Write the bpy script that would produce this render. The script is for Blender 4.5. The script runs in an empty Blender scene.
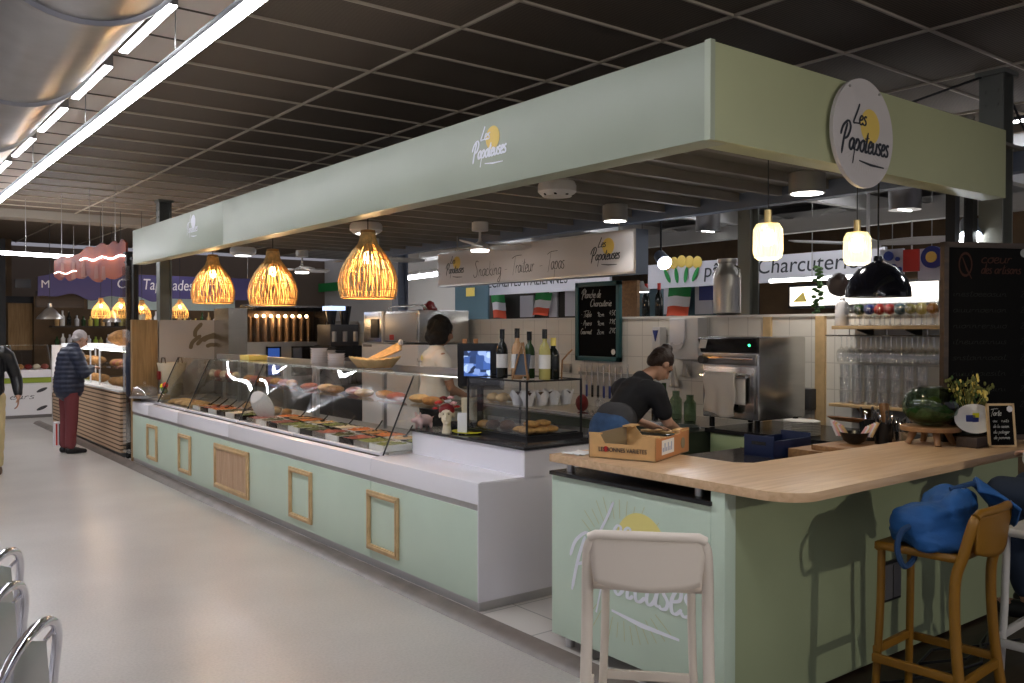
import bpy, bmesh, math, random
from mathutils import Vector, Matrix
random.seed(7)
PI = math.pi
scene = bpy.context.scene
COL = scene.collection

# ------------------------------------------------------------------ camera, world, exposure
CAM_H = 1.65; F_PX = 883.0; YAW = math.radians(37.57); PIT = math.radians(-0.75)
cam_d = bpy.data.cameras.new('camera'); cam = bpy.data.objects.new('camera', cam_d); COL.objects.link(cam)
cam_d.sensor_width = 36; cam_d.lens = F_PX / 1024 * 36; cam_d.clip_start = .05; cam_d.clip_end = 120
cam.location = (0, 0, CAM_H); cam.rotation_euler = (PI / 2 + PIT, 0, -YAW)
scene.camera = cam
scene.view_settings.view_transform = 'Standard'; scene.view_settings.look = 'None'
scene.view_settings.gamma = 1; scene.view_settings.use_curve_mapping = False
scene.view_settings.exposure = 0.85
world = bpy.data.worlds.new('hall_ambience'); scene.world = world; world.use_nodes = True
bg = world.node_tree.nodes['Background']; bg.inputs[0].default_value = (.80, .78, .90, 1); bg.inputs[1].default_value = .17
TUBE_E = 18.5          # the ceiling LED lines
SPOT_W = 34.0          # spots under the stand ceiling

scene.cycles.caustics_reflective = False; scene.cycles.caustics_refractive = False

KEY_W = 135.0          # the spot behind the viewer, on the right side of the bar

# ------------------------------------------------------------------ helpers
_f = Vector((math.sin(YAW) * math.cos(PIT), math.cos(YAW) * math.cos(PIT), math.sin(PIT)))
_r = Vector((math.cos(YAW), -math.sin(YAW), 0)); _u = _r.cross(_f)
def P(px, py, **k):
    """the point of the place seen at a pixel, on the plane x=, y= or z= it stands on"""
    d = _f + _r * ((px - 512) / F_PX) + _u * ((341.5 - py) / F_PX)
    a, v = list(k.items())[0]; i = 'xyz'.index(a); c = Vector((0, 0, CAM_H))
    return c + d * ((v - c[i]) / d[i])

_mats = {}
def mat(name, col, rough=.5, metal=0, var=0, vscale=8, bump=0, bscale=60, emit=0, ecol=None, trans=0, ior=1.45, coat=0, alpha=1, stretch=None, sheen=0):
    if name in _mats: return _mats[name]
    m = bpy.data.materials.new(name); m.use_nodes = True; nt = m.node_tree; b = nt.nodes['Principled BSDF']
    c = (*col, 1); b.inputs['Base Color'].default_value = c
    b.inputs['Roughness'].default_value = rough; b.inputs['Metallic'].default_value = metal
    b.inputs['Transmission Weight'].default_value = trans; b.inputs['IOR'].default_value = ior
    b.inputs['Coat Weight'].default_value = coat; b.inputs['Alpha'].default_value = alpha
    if sheen: b.inputs['Sheen Weight'].default_value = sheen
    if emit:
        b.inputs['Emission Color'].default_value = (*(ecol or col), 1); b.inputs['Emission Strength'].default_value = emit
    tc = None
    if var or bump:
        tc = nt.nodes.new('ShaderNodeTexCoord'); mp = nt.nodes.new('ShaderNodeMapping'); nt.links.new(tc.outputs['Object'], mp.inputs[0])
        if stretch: mp.inputs['Scale'].default_value = stretch
    if var:
        n = nt.nodes.new('ShaderNodeTexNoise'); n.inputs['Scale'].default_value = vscale; n.inputs['Detail'].default_value = 5
        r = nt.nodes.new('ShaderNodeValToRGB'); r.color_ramp.elements[0].position = .3; r.color_ramp.elements[1].position = .7
        r.color_ramp.elements[0].color = (*[max(0, x * (1 - var)) for x in col], 1); r.color_ramp.elements[1].color = (*[min(1, x * (1 + var)) for x in col], 1)
        nt.links.new(mp.outputs[0], n.inputs[0]); nt.links.new(n.outputs[0], r.inputs[0]); nt.links.new(r.outputs[0], b.inputs['Base Color'])
    if bump:
        n = nt.nodes.new('ShaderNodeTexNoise'); n.inputs['Scale'].default_value = bscale; n.inputs['Detail'].default_value = 4
        u = nt.nodes.new('ShaderNodeBump'); u.inputs['Strength'].default_value = bump; u.inputs['Distance'].default_value = .01
        nt.links.new(mp.outputs[0], n.inputs[0]); nt.links.new(n.outputs[0], u.inputs['Height']); nt.links.new(u.outputs[0], b.inputs['Normal'])
    _mats[name] = m; return m

def axes_vec(nt, a, b_, sa=1, sb=1):
    tc = nt.nodes.new('ShaderNodeTexCoord'); s = nt.nodes.new('ShaderNodeSeparateXYZ'); c = nt.nodes.new('ShaderNodeCombineXYZ')
    nt.links.new(tc.outputs['Object'], s.inputs[0])
    for i, (ax, sc) in enumerate(((a, sa), (b_, sb))):
        mt = nt.nodes.new('ShaderNodeMath'); mt.operation = 'MULTIPLY'; mt.inputs[1].default_value = sc
        nt.links.new(s.outputs['XYZ'.index(ax)], mt.inputs[0]); nt.links.new(mt.outputs[0], c.inputs[i])
    return c.outputs[0]

def brick_mat(name, c1, c2, mortar, a, b_, w, h, ms=.008, rough=.35, offset=0., bump=.3, noise=0):
    m = bpy.data.materials.new(name); m.use_nodes = True; nt = m.node_tree; b = nt.nodes['Principled BSDF']; b.inputs['Roughness'].default_value = rough
    v = axes_vec(nt, a, b_); t = nt.nodes.new('ShaderNodeTexBrick'); t.offset = offset; t.squash = 1
    t.inputs['Scale'].default_value = 1; t.inputs['Brick Width'].default_value = w; t.inputs['Row Height'].default_value = h; t.inputs['Mortar Size'].default_value = ms
    t.inputs['Color1'].default_value = (*c1, 1); t.inputs['Color2'].default_value = (*c2, 1); t.inputs['Mortar'].default_value = (*mortar, 1)
    nt.links.new(v, t.inputs[0]); out = t.outputs[0]
    if noise:
        tc = nt.nodes.new('ShaderNodeTexCoord'); n = nt.nodes.new('ShaderNodeTexNoise'); n.inputs['Scale'].default_value = 2.5; n.inputs['Detail'].default_value = 6
        nt.links.new(tc.outputs['Object'], n.inputs[0]); mx = nt.nodes.new('ShaderNodeMix'); mx.data_type = 'RGBA'; mx.blend_type = 'MULTIPLY'
        mx.inputs[0].default_value = noise; nt.links.new(out, mx.inputs[6]); nt.links.new(n.outputs[0], mx.inputs[7]); out = mx.outputs[2]
    nt.links.new(out, b.inputs['Base Color'])
    if bump:
        u = nt.nodes.new('ShaderNodeBump'); u.inputs['Strength'].default_value = bump; u.inputs['Distance'].default_value = .003; u.invert = True
        nt.links.new(t.outputs['Fac'], u.inputs['Height']); nt.links.new(u.outputs[0], b.inputs['Normal'])
    return m

def wood_mat(name, c1, c2, rough=.45, along='X', scale=1.0, plank=0):
    m = bpy.data.materials.new(name); m.use_nodes = True; nt = m.node_tree; b = nt.nodes['Principled BSDF']; b.inputs['Roughness'].default_value = rough
    tc = nt.nodes.new('ShaderNodeTexCoord'); mp = nt.nodes.new('ShaderNodeMapping'); s = [14 * scale] * 3; s['XYZ'.index(along)] = 1.2 * scale; mp.inputs['Scale'].default_value = s
    n = nt.nodes.new('ShaderNodeTexNoise'); n.inputs['Scale'].default_value = 2.2; n.inputs['Detail'].default_value = 8; n.inputs['Distortion'].default_value = .6
    r = nt.nodes.new('ShaderNodeValToRGB'); r.color_ramp.elements[0].position = .32; r.color_ramp.elements[1].position = .68
    r.color_ramp.elements[0].color = (*c1, 1); r.color_ramp.elements[1].color = (*c2, 1)
    nt.links.new(tc.outputs['Object'], mp.inputs[0]); nt.links.new(mp.outputs[0], n.inputs[0]); nt.links.new(n.outputs[0], r.inputs[0]); nt.links.new(r.outputs[0], b.inputs['Base Color'])
    return m

def stripe_mat(name, c1, c2, axis, period, duty=.5, rough=.6, metal=0):
    m = bpy.data.materials.new(name); m.use_nodes = True; nt = m.node_tree; b = nt.nodes['Principled BSDF']; b.inputs['Roughness'].default_value = rough; b.inputs['Metallic'].default_value = metal
    tc = nt.nodes.new('ShaderNodeTexCoord'); s = nt.nodes.new('ShaderNodeSeparateXYZ'); nt.links.new(tc.outputs['Object'], s.inputs[0])
    a = nt.nodes.new('ShaderNodeMath'); a.operation = 'DIVIDE'; a.inputs[1].default_value = period; nt.links.new(s.outputs['XYZ'.index(axis)], a.inputs[0])
    f = nt.nodes.new('ShaderNodeMath'); f.operation = 'FRACT'; nt.links.new(a.outputs[0], f.inputs[0])
    g = nt.nodes.new('ShaderNodeMath'); g.operation = 'LESS_THAN'; g.inputs[1].default_value = duty; nt.links.new(f.outputs[0], g.inputs[0])
    x = nt.nodes.new('ShaderNodeMix'); x.data_type = 'RGBA'; x.inputs[6].default_value = (*c2, 1); x.inputs[7].default_value = (*c1, 1)
    nt.links.new(g.outputs[0], x.inputs[0]); nt.links.new(x.outputs[2], b.inputs['Base Color']); return m

def thin_glass(name, tint=(.93, .96, .95), refl=.12, rough=.02):
    """a thin pane: mostly clear, with a real mirror reflection that grows at grazing angles"""
    m = bpy.data.materials.new(name); m.use_nodes = True; nt = m.node_tree; nt.nodes.clear()
    o = nt.nodes.new('ShaderNodeOutputMaterial'); t = nt.nodes.new('ShaderNodeBsdfTransparent'); t.inputs[0].default_value = (*tint, 1)
    g = nt.nodes.new('ShaderNodeBsdfGlossy'); g.inputs['Roughness'].default_value = rough; g.inputs[0].default_value = (1, 1, 1, 1)
    l = nt.nodes.new('ShaderNodeLayerWeight'); l.inputs[0].default_value = .5; pw = nt.nodes.new('ShaderNodeMath'); pw.operation = 'POWER'; pw.inputs[1].default_value = 4; nt.links.new(l.outputs['Facing'], pw.inputs[0])
    a = nt.nodes.new('ShaderNodeMath'); a.operation = 'MULTIPLY_ADD'; a.inputs[1].default_value = .75; a.inputs[2].default_value = refl; a.use_clamp = True
    x = nt.nodes.new('ShaderNodeMixShader'); nt.links.new(pw.outputs[0], a.inputs[0]); nt.links.new(a.outputs[0], x.inputs[0])
    nt.links.new(t.outputs[0], x.inputs[1]); nt.links.new(g.outputs[0], x.inputs[2]); nt.links.new(x.outputs[0], o.inputs[0]); return m

class MB:
    def __init__(s, T=None):
        s.v = []; s.f = []; s.o = Vector(T.location) if T is not None else Vector((0, 0, 0)); s.T = T
    def add(s, vs, fs):
        n = len(s.v); s.v += [Vector(a) for a in vs]; s.f += [tuple(i + n for i in f) for f in fs]; return s
    def box(s, x0, y0, z0, x1, y1, z1):
        return s.add([(x0, y0, z0), (x1, y0, z0), (x1, y1, z0), (x0, y1, z0), (x0, y0, z1), (x1, y0, z1), (x1, y1, z1), (x0, y1, z1)],
                     [(0, 3, 2, 1), (4, 5, 6, 7), (0, 1, 5, 4), (1, 2, 6, 5), (2, 3, 7, 6), (3, 0, 4, 7)])
    def cyl(s, p0, p1, r0, r1=None, n=16, cap=True):
        p0 = Vector(p0); p1 = Vector(p1); r1 = r0 if r1 is None else r1; d = (p1 - p0).normalized()
        a = d.orthogonal().normalized(); b = d.cross(a); vs = []
        for p, r in ((p0, r0), (p1, r1)):
            for i in range(n): t = 2 * PI * i / n; vs.append(p + (a * math.cos(t) + b * math.sin(t)) * r)
        fs = [(i, (i + 1) % n, n + (i + 1) % n, n + i) for i in range(n)]
        if cap: fs += [tuple(range(n))[::-1], tuple(range(n, 2 * n))]
        return s.add(vs, fs)
    def tube(s, pts, r, n=8, closed=False):
        pts = [Vector(p) for p in pts]; m = len(pts); vs = []; up = None
        for i, p in enumerate(pts):
            if closed: d = pts[(i + 1) % m] - pts[i - 1]
            else: d = pts[min(i + 1, m - 1)] - pts[max(i - 1, 0)]
            d.normalize()
            if up is None: up = d.orthogonal().normalized()
            up = (up - d * up.dot(d)); up = up.normalized() if up.length > 1e-6 else d.orthogonal().normalized()
            b = d.cross(up); rr = r[i] if isinstance(r, (list, tuple)) else r
            for k in range(n): t = 2 * PI * k / n; vs.append(p + (up * math.cos(t) + b * math.sin(t)) * rr)
        fs = []
        for i in range(m if closed else m - 1):
            j = (i + 1) % m
            for k in range(n): fs.append((i * n + k, i * n + (k + 1) % n, j * n + (k + 1) % n, j * n + k))
        if not closed: fs += [tuple(range(n))[::-1], tuple(range((m - 1) * n, m * n))]
        return s.add(vs, fs)
    def lathe(s, prof, c=(0, 0, 0), n=24, a0=0, a1=2 * PI, sx=1, sy=1):
        cx, cy, cz = c; full = abs(a1 - a0 - 2 * PI) < 1e-6; k = n if full else n + 1; vs = []
        for r, z in prof:
            for i in range(k): t = a0 + (a1 - a0) * i / n; vs.append((cx + r * math.cos(t) * sx, cy + r * math.sin(t) * sy, cz + z))
        fs = []
        for j in range(len(prof) - 1):
            for i in range(n):
                q = (i + 1) % k; fs.append((j * k + i, j * k + q, (j + 1) * k + q, (j + 1) * k + i))
        if full:
            if prof[0][0] > 1e-5: fs.append(tuple(range(k))[::-1])
            if prof[-1][0] > 1e-5: fs.append(tuple(range((len(prof) - 1) * k, len(prof) * k)))
        return s.add(vs, fs)
    def ball(s, c, r, n=16, m=10, rot=None):
        if not isinstance(r, (tuple, list)): r = (r, r, r)
        c = Vector(c); vs = []; R = rot or Matrix.Identity(3)
        vs.append(c + R @ Vector((0, 0, -r[2])))
        for j in range(1, m):
            ph = -PI / 2 + PI * j / m
            for i in range(n): t = 2 * PI * i / n; vs.append(c + R @ Vector((r[0] * math.cos(ph) * math.cos(t), r[1] * math.cos(ph) * math.sin(t), r[2] * math.sin(ph))))
        vs.append(c + R @ Vector((0, 0, r[2]))); fs = []
        for i in range(n): fs.append((0, 1 + (i + 1) % n, 1 + i))
        for j in range(m - 2):
            for i in range(n): a = 1 + j * n; fs.append((a + i, a + (i + 1) % n, a + n + (i + 1) % n, a + n + i))
        a = 1 + (m - 2) * n; L = len(vs) - 1
        for i in range(n): fs.append((a + i, a + (i + 1) % n, L))
        return s.add(vs, fs)
    def prism(s, pts, ax, lo, hi):
        """a 2-D outline swept along an axis: ax='x' takes (y,z), 'y' takes (x,z), 'z' takes (x,y)"""
        def q(p, w):
            return {'x': (w, p[0], p[1]), 'y': (p[0], w, p[1]), 'z': (p[0], p[1], w)}[ax]
        n = len(pts); vs = [q(p, lo) for p in pts] + [q(p, hi) for p in pts]
        return s.add(vs, [tuple(range(n))[::-1], tuple(range(n, 2 * n))] + [(i, (i + 1) % n, n + (i + 1) % n, n + i) for i in range(n)])
    def ring(s, pts_o, pts_i, fn):
        n = len(pts_o); vs = [fn(p, 0) for p in pts_o] + [fn(p, 0) for p in pts_i] + [fn(p, 1) for p in pts_o] + [fn(p, 1) for p in pts_i]; fs = []
        for i in range(n):
            j = (i + 1) % n
            fs += [(i, j, n + j, n + i), (2 * n + i, 3 * n + i, 3 * n + j, 2 * n + j), (i, 2 * n + i, 2 * n + j, j), (n + i, n + j, 3 * n + j, 3 * n + i)]
        return s.add(vs, fs)
    def grid(s, fn, nu, nv, thick=0):
        vs = [fn(i / nu, j / nv) for i in range(nu + 1) for j in range(nv + 1)]
        fs = [(i * (nv + 1) + j, (i + 1) * (nv + 1) + j, (i + 1) * (nv + 1) + j + 1, i * (nv + 1) + j + 1) for i in range(nu) for j in range(nv)]
        return s.add(vs, fs)
    def xform(s, M):
        s.v = [M @ v for v in s.v]; return s
    def build(s, name, m, parent=None, smooth=False, bevel=0, label=None, ang=35, solid=0):
        parent = parent if parent is not None else s.T
        me = bpy.data.meshes.new(name); me.from_pydata([tuple(v - s.o) for v in s.v], [], s.f)
        b = bmesh.new(); b.from_mesh(me)
        if not solid: bmesh.ops.recalc_face_normals(b, faces=b.faces[:])
        if bevel:
            es = [e for e in b.edges if len(e.link_faces) == 2 and e.calc_face_angle(0) > .6]
            bmesh.ops.bevel(b, geom=es, offset=bevel, segments=2, affect='EDGES', profile=.6, clamp_overlap=True)
        b.to_mesh(me); b.free()
        me.materials.append(m if not isinstance(m, str) else M[m])
        if smooth or bevel:
            me.polygons.foreach_set('use_smooth', [True] * len(me.polygons)); me.set_sharp_from_angle(angle=math.radians(ang))
        o = bpy.data.objects.new(name, me); COL.objects.link(o)
        if parent is not None: o.parent = parent
        if solid:
            md = o.modifiers.new('thickness', 'SOLIDIFY'); md.thickness = solid; md.offset = 0
        if label: o['label'] = label
        return o
    def solo(s, name, m, label, cat, group=None, kind=None, **k):
        xs = [v.x for v in s.v]; ys = [v.y for v in s.v]; zs = [v.z for v in s.v]
        c = Vector(((min(xs) + max(xs)) / 2, (min(ys) + max(ys)) / 2, min(zs))); s.o = c
        o = s.build(name, m, None, **k); o.location = c; tag(o, label, cat, group, kind); return o

def tag(o, label=None, cat=None, group=None, kind=None):
    if label: o['label'] = label
    if cat: o['category'] = cat
    if group: o['group'] = group
    if kind: o['kind'] = kind
    return o
def thing(name, label, cat, loc=(0, 0, 0), rz=0, group=None):
    o = bpy.data.objects.new(name, None); COL.objects.link(o); o.empty_display_size = .1
    o.location = loc; o.rotation_euler = (0, 0, rz); return tag(o, label, cat, group)
def struct(name, mb, m, **k):
    o = mb.build(name, m, None, **k); o['kind'] = 'structure'; return o
def kids(o): return [c for c in COL.objects if c.parent == o]
def dup(root, loc, rz=None, label=None, group=None, scale=None):
    def cp(o, par):
        c = o.copy(); COL.objects.link(c)
        if par is not None: c.parent = par
        for ch in kids_of.get(o.name, []): cp(ch, c)
        return c
    kids_of = {}
    for o in COL.objects:
        if o.parent: kids_of.setdefault(o.parent.name, []).append(o)
    r = cp(root, None); r.location = loc
    if rz is not None: r.rotation_euler = (0, 0, rz)
    if scale: r.scale = scale if isinstance(scale, (tuple, list)) else (scale,) * 3
    if label: r['label'] = label
    if group: r['group'] = group
    return r

def frame_matrix(o, xd, ud):
    xd = Vector(xd).normalized(); ud = Vector(ud).normalized(); n = xd.cross(ud)
    return Matrix(((xd.x, ud.x, n.x, o[0]), (xd.y, ud.y, n.y, o[1]), (xd.z, ud.z, n.z, o[2]), (0, 0, 0, 1)))
def text(s, size, m, parent, o, xd, ud, align='CENTER', depth=.002, name='lettering', width=None, shear=0, solo=None):
    c = bpy.data.curves.new('t', 'FONT'); c.body = s; c.size = size; c.align_x = align; c.align_y = 'CENTER'; c.extrude = depth / 2; c.shear = shear
    t = bpy.data.objects.new('t', c); COL.objects.link(t); bpy.context.view_layer.update()
    me = bpy.data.meshes.new_from_object(t.evaluated_get(bpy.context.evaluated_depsgraph_get()))
    bpy.data.objects.remove(t); bpy.data.curves.remove(c)
    if width and len(me.vertices):
        xs = [v.co.x for v in me.vertices]; k = width / max(1e-6, max(xs) - min(xs))
        for v in me.vertices: v.co.x *= k
    Mx = frame_matrix(o, xd, ud); me.transform(Mx)
    if parent is not None: me.transform(Matrix.Translation(-Vector(parent.location)))
    me.name = name; me.materials.clear(); me.materials.append(M[m] if isinstance(m, str) else m)
    ob = bpy.data.objects.new(name, me); COL.objects.link(ob)
    if parent is not None: ob.parent = parent
    return ob

# handwritten strokes: glyph -> (advance, strokes); x-height is 1
G = {'a': (.85, [[(.7, .75), (.45, 1), (.1, .7), (.1, .25), (.35, 0), (.6, .3), (.72, .95), (.68, .3), (.88, .05)]]),
 'b': (.8, [[(.15, 2.1), (.1, 0), (.45, 0), (.65, .4), (.5, .95), (.15, .7)]]),
 'c': (.7, [[(.6, .85), (.35, 1), (.08, .6), (.12, .15), (.4, 0), (.7, .2)]]),
 'd': (.85, [[(.65, .85), (.35, 1), (.1, .6), (.15, .1), (.5, .1), (.7, .8), (.78, 2.1)], [(.74, 1.2), (.68, .2), (.88, .05)]]),
 'e': (.7, [[(.1, .45), (.5, .6), (.52, .95), (.25, .98), (.07, .5), (.2, .05), (.45, 0), (.72, .25)]]),
 'g': (.8, [[(.68, .8), (.4, 1), (.1, .65), (.15, .2), (.45, .1), (.65, .6), (.68, .9), (.6, -.6), (.35, -1), (.1, -.7), (.8, .1)]]),
 'h': (.85, [[(.2, 2.1), (.1, 0)], [(.12, .5), (.4, .95), (.58, .8), (.58, .2), (.85, .05)]]),
 'i': (.38, [[(.15, .95), (.12, .2), (.38, .05)], [(.2, 1.4), (.24, 1.5)]]),
 'k': (.78, [[(.15, 2), (.1, 0)], [(.6, .95), (.15, .5), (.65, 0), (.78, .1)]]),
 'l': (.4, [[(.2, 2.1), (.1, .2), (.4, .05)]]),
 'm': (1.2, [[(.1, 1), (.1, 0)], [(.1, .5), (.35, .95), (.5, .85), (.5, 0)], [(.5, .5), (.75, .95), (.92, .85), (.95, .2), (1.2, .05)]]),
 'n': (.87, [[(.1, 1), (.1, 0)], [(.1, .5), (.35, .95), (.55, .85), (.58, .2), (.87, .05)]]),
 'o': (.75, [[(.4, 1), (.1, .7), (.12, .2), (.4, 0), (.65, .3), (.62, .8), (.4, 1), (.8, .95)]]),
 'p': (.87, [[(.15, 1.05), (.05, -1.15)], [(.12, .5), (.4, 1), (.72, .7), (.55, .1), (.2, .05)]]),
 'r': (.6, [[(.1, 1), (.1, 0)], [(.1, .55), (.3, .95), (.55, .9)]]),
 's': (.6, [[(.55, .9), (.3, 1.02), (.12, .75), (.45, .4), (.45, .1), (.2, 0), (0, .12)]]),
 't': (.58, [[(.32, 1.75), (.2, .2), (.35, 0), (.58, .15)], [(-.08, 1.15), (.62, 1.28)]]),
 'u': (.87, [[(.1, 1), (.12, .2), (.35, 0), (.6, .3), (.68, 1), (.66, .2), (.87, .05)]]),
 'L': (1.0, [[(.75, 2.35), (.5, 1.4), (.1, .1), (.5, .05), (1.15, .1)]]),
 'P': (1.15, [[(.5, 2.2), (.25, 1), (.15, -.5)], [(-.35, 1.1), (-.1, 1.9), (.6, 2.4), (1.05, 1.9), (.8, 1.1), (.3, .8)]]),
 'S': (1.1, [[(.95, 2), (.6, 2.2), (.25, 1.8), (.75, .9), (.7, .1), (.2, -.1), (-.1, .3)]]),
 'T': (.9, [[(.7, 2.1), (.3, -.3)], [(-.2, 1.95), (.8, 2.25), (2.3, 2.3)]]),
 'C': (1.1, [[(1, 1.8), (.6, 2.1), (.1, 1.2), (.2, .2), (.6, 0), (1.1, .3)]]),
 'A': (1.2, [[(.0, 0), (.6, 2), (1, 0)], [(.2, .8), (.9, .8)]]),
 'G': (1.2, [[(1, 1.8), (.6, 2.1), (.1, 1.2), (.2, .2), (.7, 0), (1, .8), (.6, .9)]]),
 '-': (.8, [[(.1, .8), (.65, .85)]]), ' ': (.55, []),
 '1': (.5, [[(.1, 1.4), (.3, 1.8), (.25, 0)]]), '2': (.8, [[(.1, 1.4), (.35, 1.8), (.6, 1.4), (.1, 0), (.7, 0)]]),
 '4': (.8, [[(.4, 1.8), (.1, .7), (.7, .7)], [(.55, 1.2), (.5, 0)]]), '5': (.8, [[(.6, 1.8), (.2, 1.8), (.15, 1.1), (.6, .9), (.5, .1), (.1, 0)]]),
 '9': (.8, [[(.6, 1.5), (.3, 1.8), (.15, 1.3), (.6, 1.2), (.6, 1.6), (.45, 0)]]), '€': (.8, [[(.65, 1.6), (.35, 1.8), (.15, .9), (.35, 0), (.65, .2)], [(0, 1.1), (.5, 1.1)], [(0, .7), (.5, .7)]])}
def catmull(pts, k=5):
    if len(pts) < 3: return [Vector((*p, 0)) for p in pts]
    q = [Vector((*p, 0)) for p in pts]; q = [q[0] * 2 - q[1]] + q + [q[-1] * 2 - q[-2]]; out = []
    for i in range(1, len(q) - 2):
        for t in range(k):
            t /= k; a, b, c, d = q[i - 1:i + 3]
            out.append(.5 * ((2 * b) + (-a + c) * t + (2 * a - 5 * b + 4 * c - d) * t * t + (-a + 3 * b - 3 * c + d) * t ** 3))
    out.append(q[-2]); return out
def ribbon(mb, pts, w, Mx, z=0, calli=.45, taper=True):
    L = []; R = []; n = len(pts)
    for i, p in enumerate(pts):
        d = (pts[min(i + 1, n - 1)] - pts[max(i - 1, 0)]); d = d.normalized() if d.length else Vector((1, 0, 0))
        nn = Vector((-d.y, d.x, 0)); ww = w * (1 - calli + calli * abs(d.y)) / 2
        if taper and (i == 0 or i == n - 1): ww *= .5
        zz = z + i * .000012; L.append(Mx @ (p + nn * ww + Vector((0, 0, zz)))); R.append(Mx @ (p - nn * ww + Vector((0, 0, zz))))
    mb.add(L + R, [(i, i + 1, n + i + 1, n + i) for i in range(n - 1)])
def script(mb, s, xh, w, Mx, x0=0, y0=0, slant=.22, rise=0, z=0, width=None, squeeze=1):
    x = 0; S = []
    for ch in s:
        if ch not in G: x += .5; continue
        a, st = G[ch]
        for q in st: S.append([(px + x, py) for px, py in q])
        x += a
    k = xh * squeeze if width is None else width / x
    for q in S:
        pts = [((px * k) + slant * py * xh + x0, py * xh + y0 + rise * px * k) for px, py in q]
        ribbon(mb, catmull(pts), w, Mx, z); z += .0004 / 10
    return x * k
def disc2(mb, cx, cy, r, Mx, z=0, n=40, sy=1):
    mb.add([Mx @ Vector((cx + r * math.cos(2 * PI * i / n), cy + r * sy * math.sin(2 * PI * i / n), z)) for i in range(n)], [tuple(range(n))])
def logo(T, o, xd, ud, w, ink, sun='logo_yellow', rays=None, pen=.03, sc=1.0, burst=None, gap=.35, oy=0):
    """two-line brush lettering 'Les / Papoteuses' with a sun disc behind it; w is the width of the long word"""
    Mx = frame_matrix(o, xd, ud)
    a = MB(T); xh = w * .125
    script(a, 'Papoteuses', xh, w * pen, Mx, -w * .42, -w * .12, width=w * .92, rise=0, z=.0012)
    script(a, 'Les', xh * .75, w * pen * .8, Mx, -w * .2, w * .17, width=w * .26, z=.0012)
    ribbon(a, [Vector((-w * .08, -w * .22, .0012)), Vector((w * .15, -w * .245, .0012)), Vector((w * .42, -w * .25, .0012))], w * .028, Mx, calli=0)
    a.build('lettering', ink)
    s = MB(T); disc2(s, w * .14, w * .17, w * .19, Mx, .0006); s.build('sun_emblem', sun)
    if rays:
        q = MB(T); rnd = random.Random(3)
        R0, R1 = (w * .5, w * .62) if burst is None else burst
        for i in range(44):
            t = 2 * PI * i / 44 + .05
            if abs(math.sin(t)) < gap: continue
            r0 = R0 * (1 + .1 * rnd.random()); r1 = R1 * (1 + .12 * rnd.random())
            ribbon(q, [Vector((r0 * math.cos(t), r0 * math.sin(t) * .9 - w * .02 + oy, .0004)), Vector((r1 * math.cos(t), r1 * math.sin(t) * .9 - w * .02 + oy, .0004))], w * .008, Mx, calli=0)
        q.build('sun_rays', rays)

# soft bodies: overlapping tapered capsules fused into one continuous skin
class Blob:
    def __init__(s): s.mb = MB()
    def cap(s, p0, p1, r0, r1=None, n=14):
        r1 = r0 if r1 is None else r1; s.mb.cyl(p0, p1, r0, r1, n); s.mb.ball(p0, r0, n, 8); s.mb.ball(p1, r1, n, 8); return s
    def chain(s, pts):
        for (p, r), (q, t) in zip(pts, pts[1:]): s.cap(p, q, r, t)
        return s
    def ell(s, c, r, rot=None, n=18, m=12): s.mb.ball(c, r, n, m, rot); return s
    def make(s, name, m, parent, voxel=.012, smooth=3, solo_tag=None, label=None, fold=0, fscale=6, disp=None):
        me = bpy.data.meshes.new(name); me.from_pydata([tuple(v) for v in s.mb.v], [], s.mb.f)
        o = bpy.data.objects.new(name, me); COL.objects.link(o)
        r = o.modifiers.new('r', 'REMESH'); r.mode = 'VOXEL'; r.voxel_size = voxel
        if smooth:
            k = o.modifiers.new('s', 'SMOOTH'); k.factor = .6; k.iterations = smooth
        bpy.context.view_layer.update()
        nm = bpy.data.meshes.new_from_object(o.evaluated_get(bpy.context.evaluated_depsgraph_get()))
        bpy.data.objects.remove(o); bpy.data.meshes.remove(me)
        if disp:
            ns = [v.normal.copy() for v in nm.vertices]
            for v, q in zip(nm.vertices, ns): v.co += q * disp(v.co)
        nm.name = name; nm.materials.clear(); nm.materials.append(M[m] if isinstance(m, str) else m)
        nm.polygons.foreach_set('use_smooth', [True] * len(nm.polygons))
        o = bpy.data.objects.new(name, nm); COL.objects.link(o)
        if parent is not None: o.parent = parent
        if label: o['label'] = label
        return o
def point_light(name, loc, w, col=(1, .8, .55), r=.03, parent=None):
    l = bpy.data.lights.new(name, 'POINT'); l.energy = w; l.color = col; l.shadow_soft_size = r
    o = bpy.data.objects.new(name, l); COL.objects.link(o); o.location = loc
    if parent is not None: o.parent = parent
    return o
def spot_light(name, loc, target, w, col, ang=90, r=.05, parent=None, blend=.6):
    l = bpy.data.lights.new(name, 'SPOT'); l.energy = w; l.color = col; l.shadow_soft_size = r; l.spot_size = math.radians(ang); l.spot_blend = blend
    o = bpy.data.objects.new(name, l); COL.objects.link(o); o.location = loc
    o.rotation_euler = (Vector(target) - Vector(loc)).to_track_quat('-Z', 'Y').to_euler()
    if parent is not None: o.parent = parent
    return o

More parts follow.
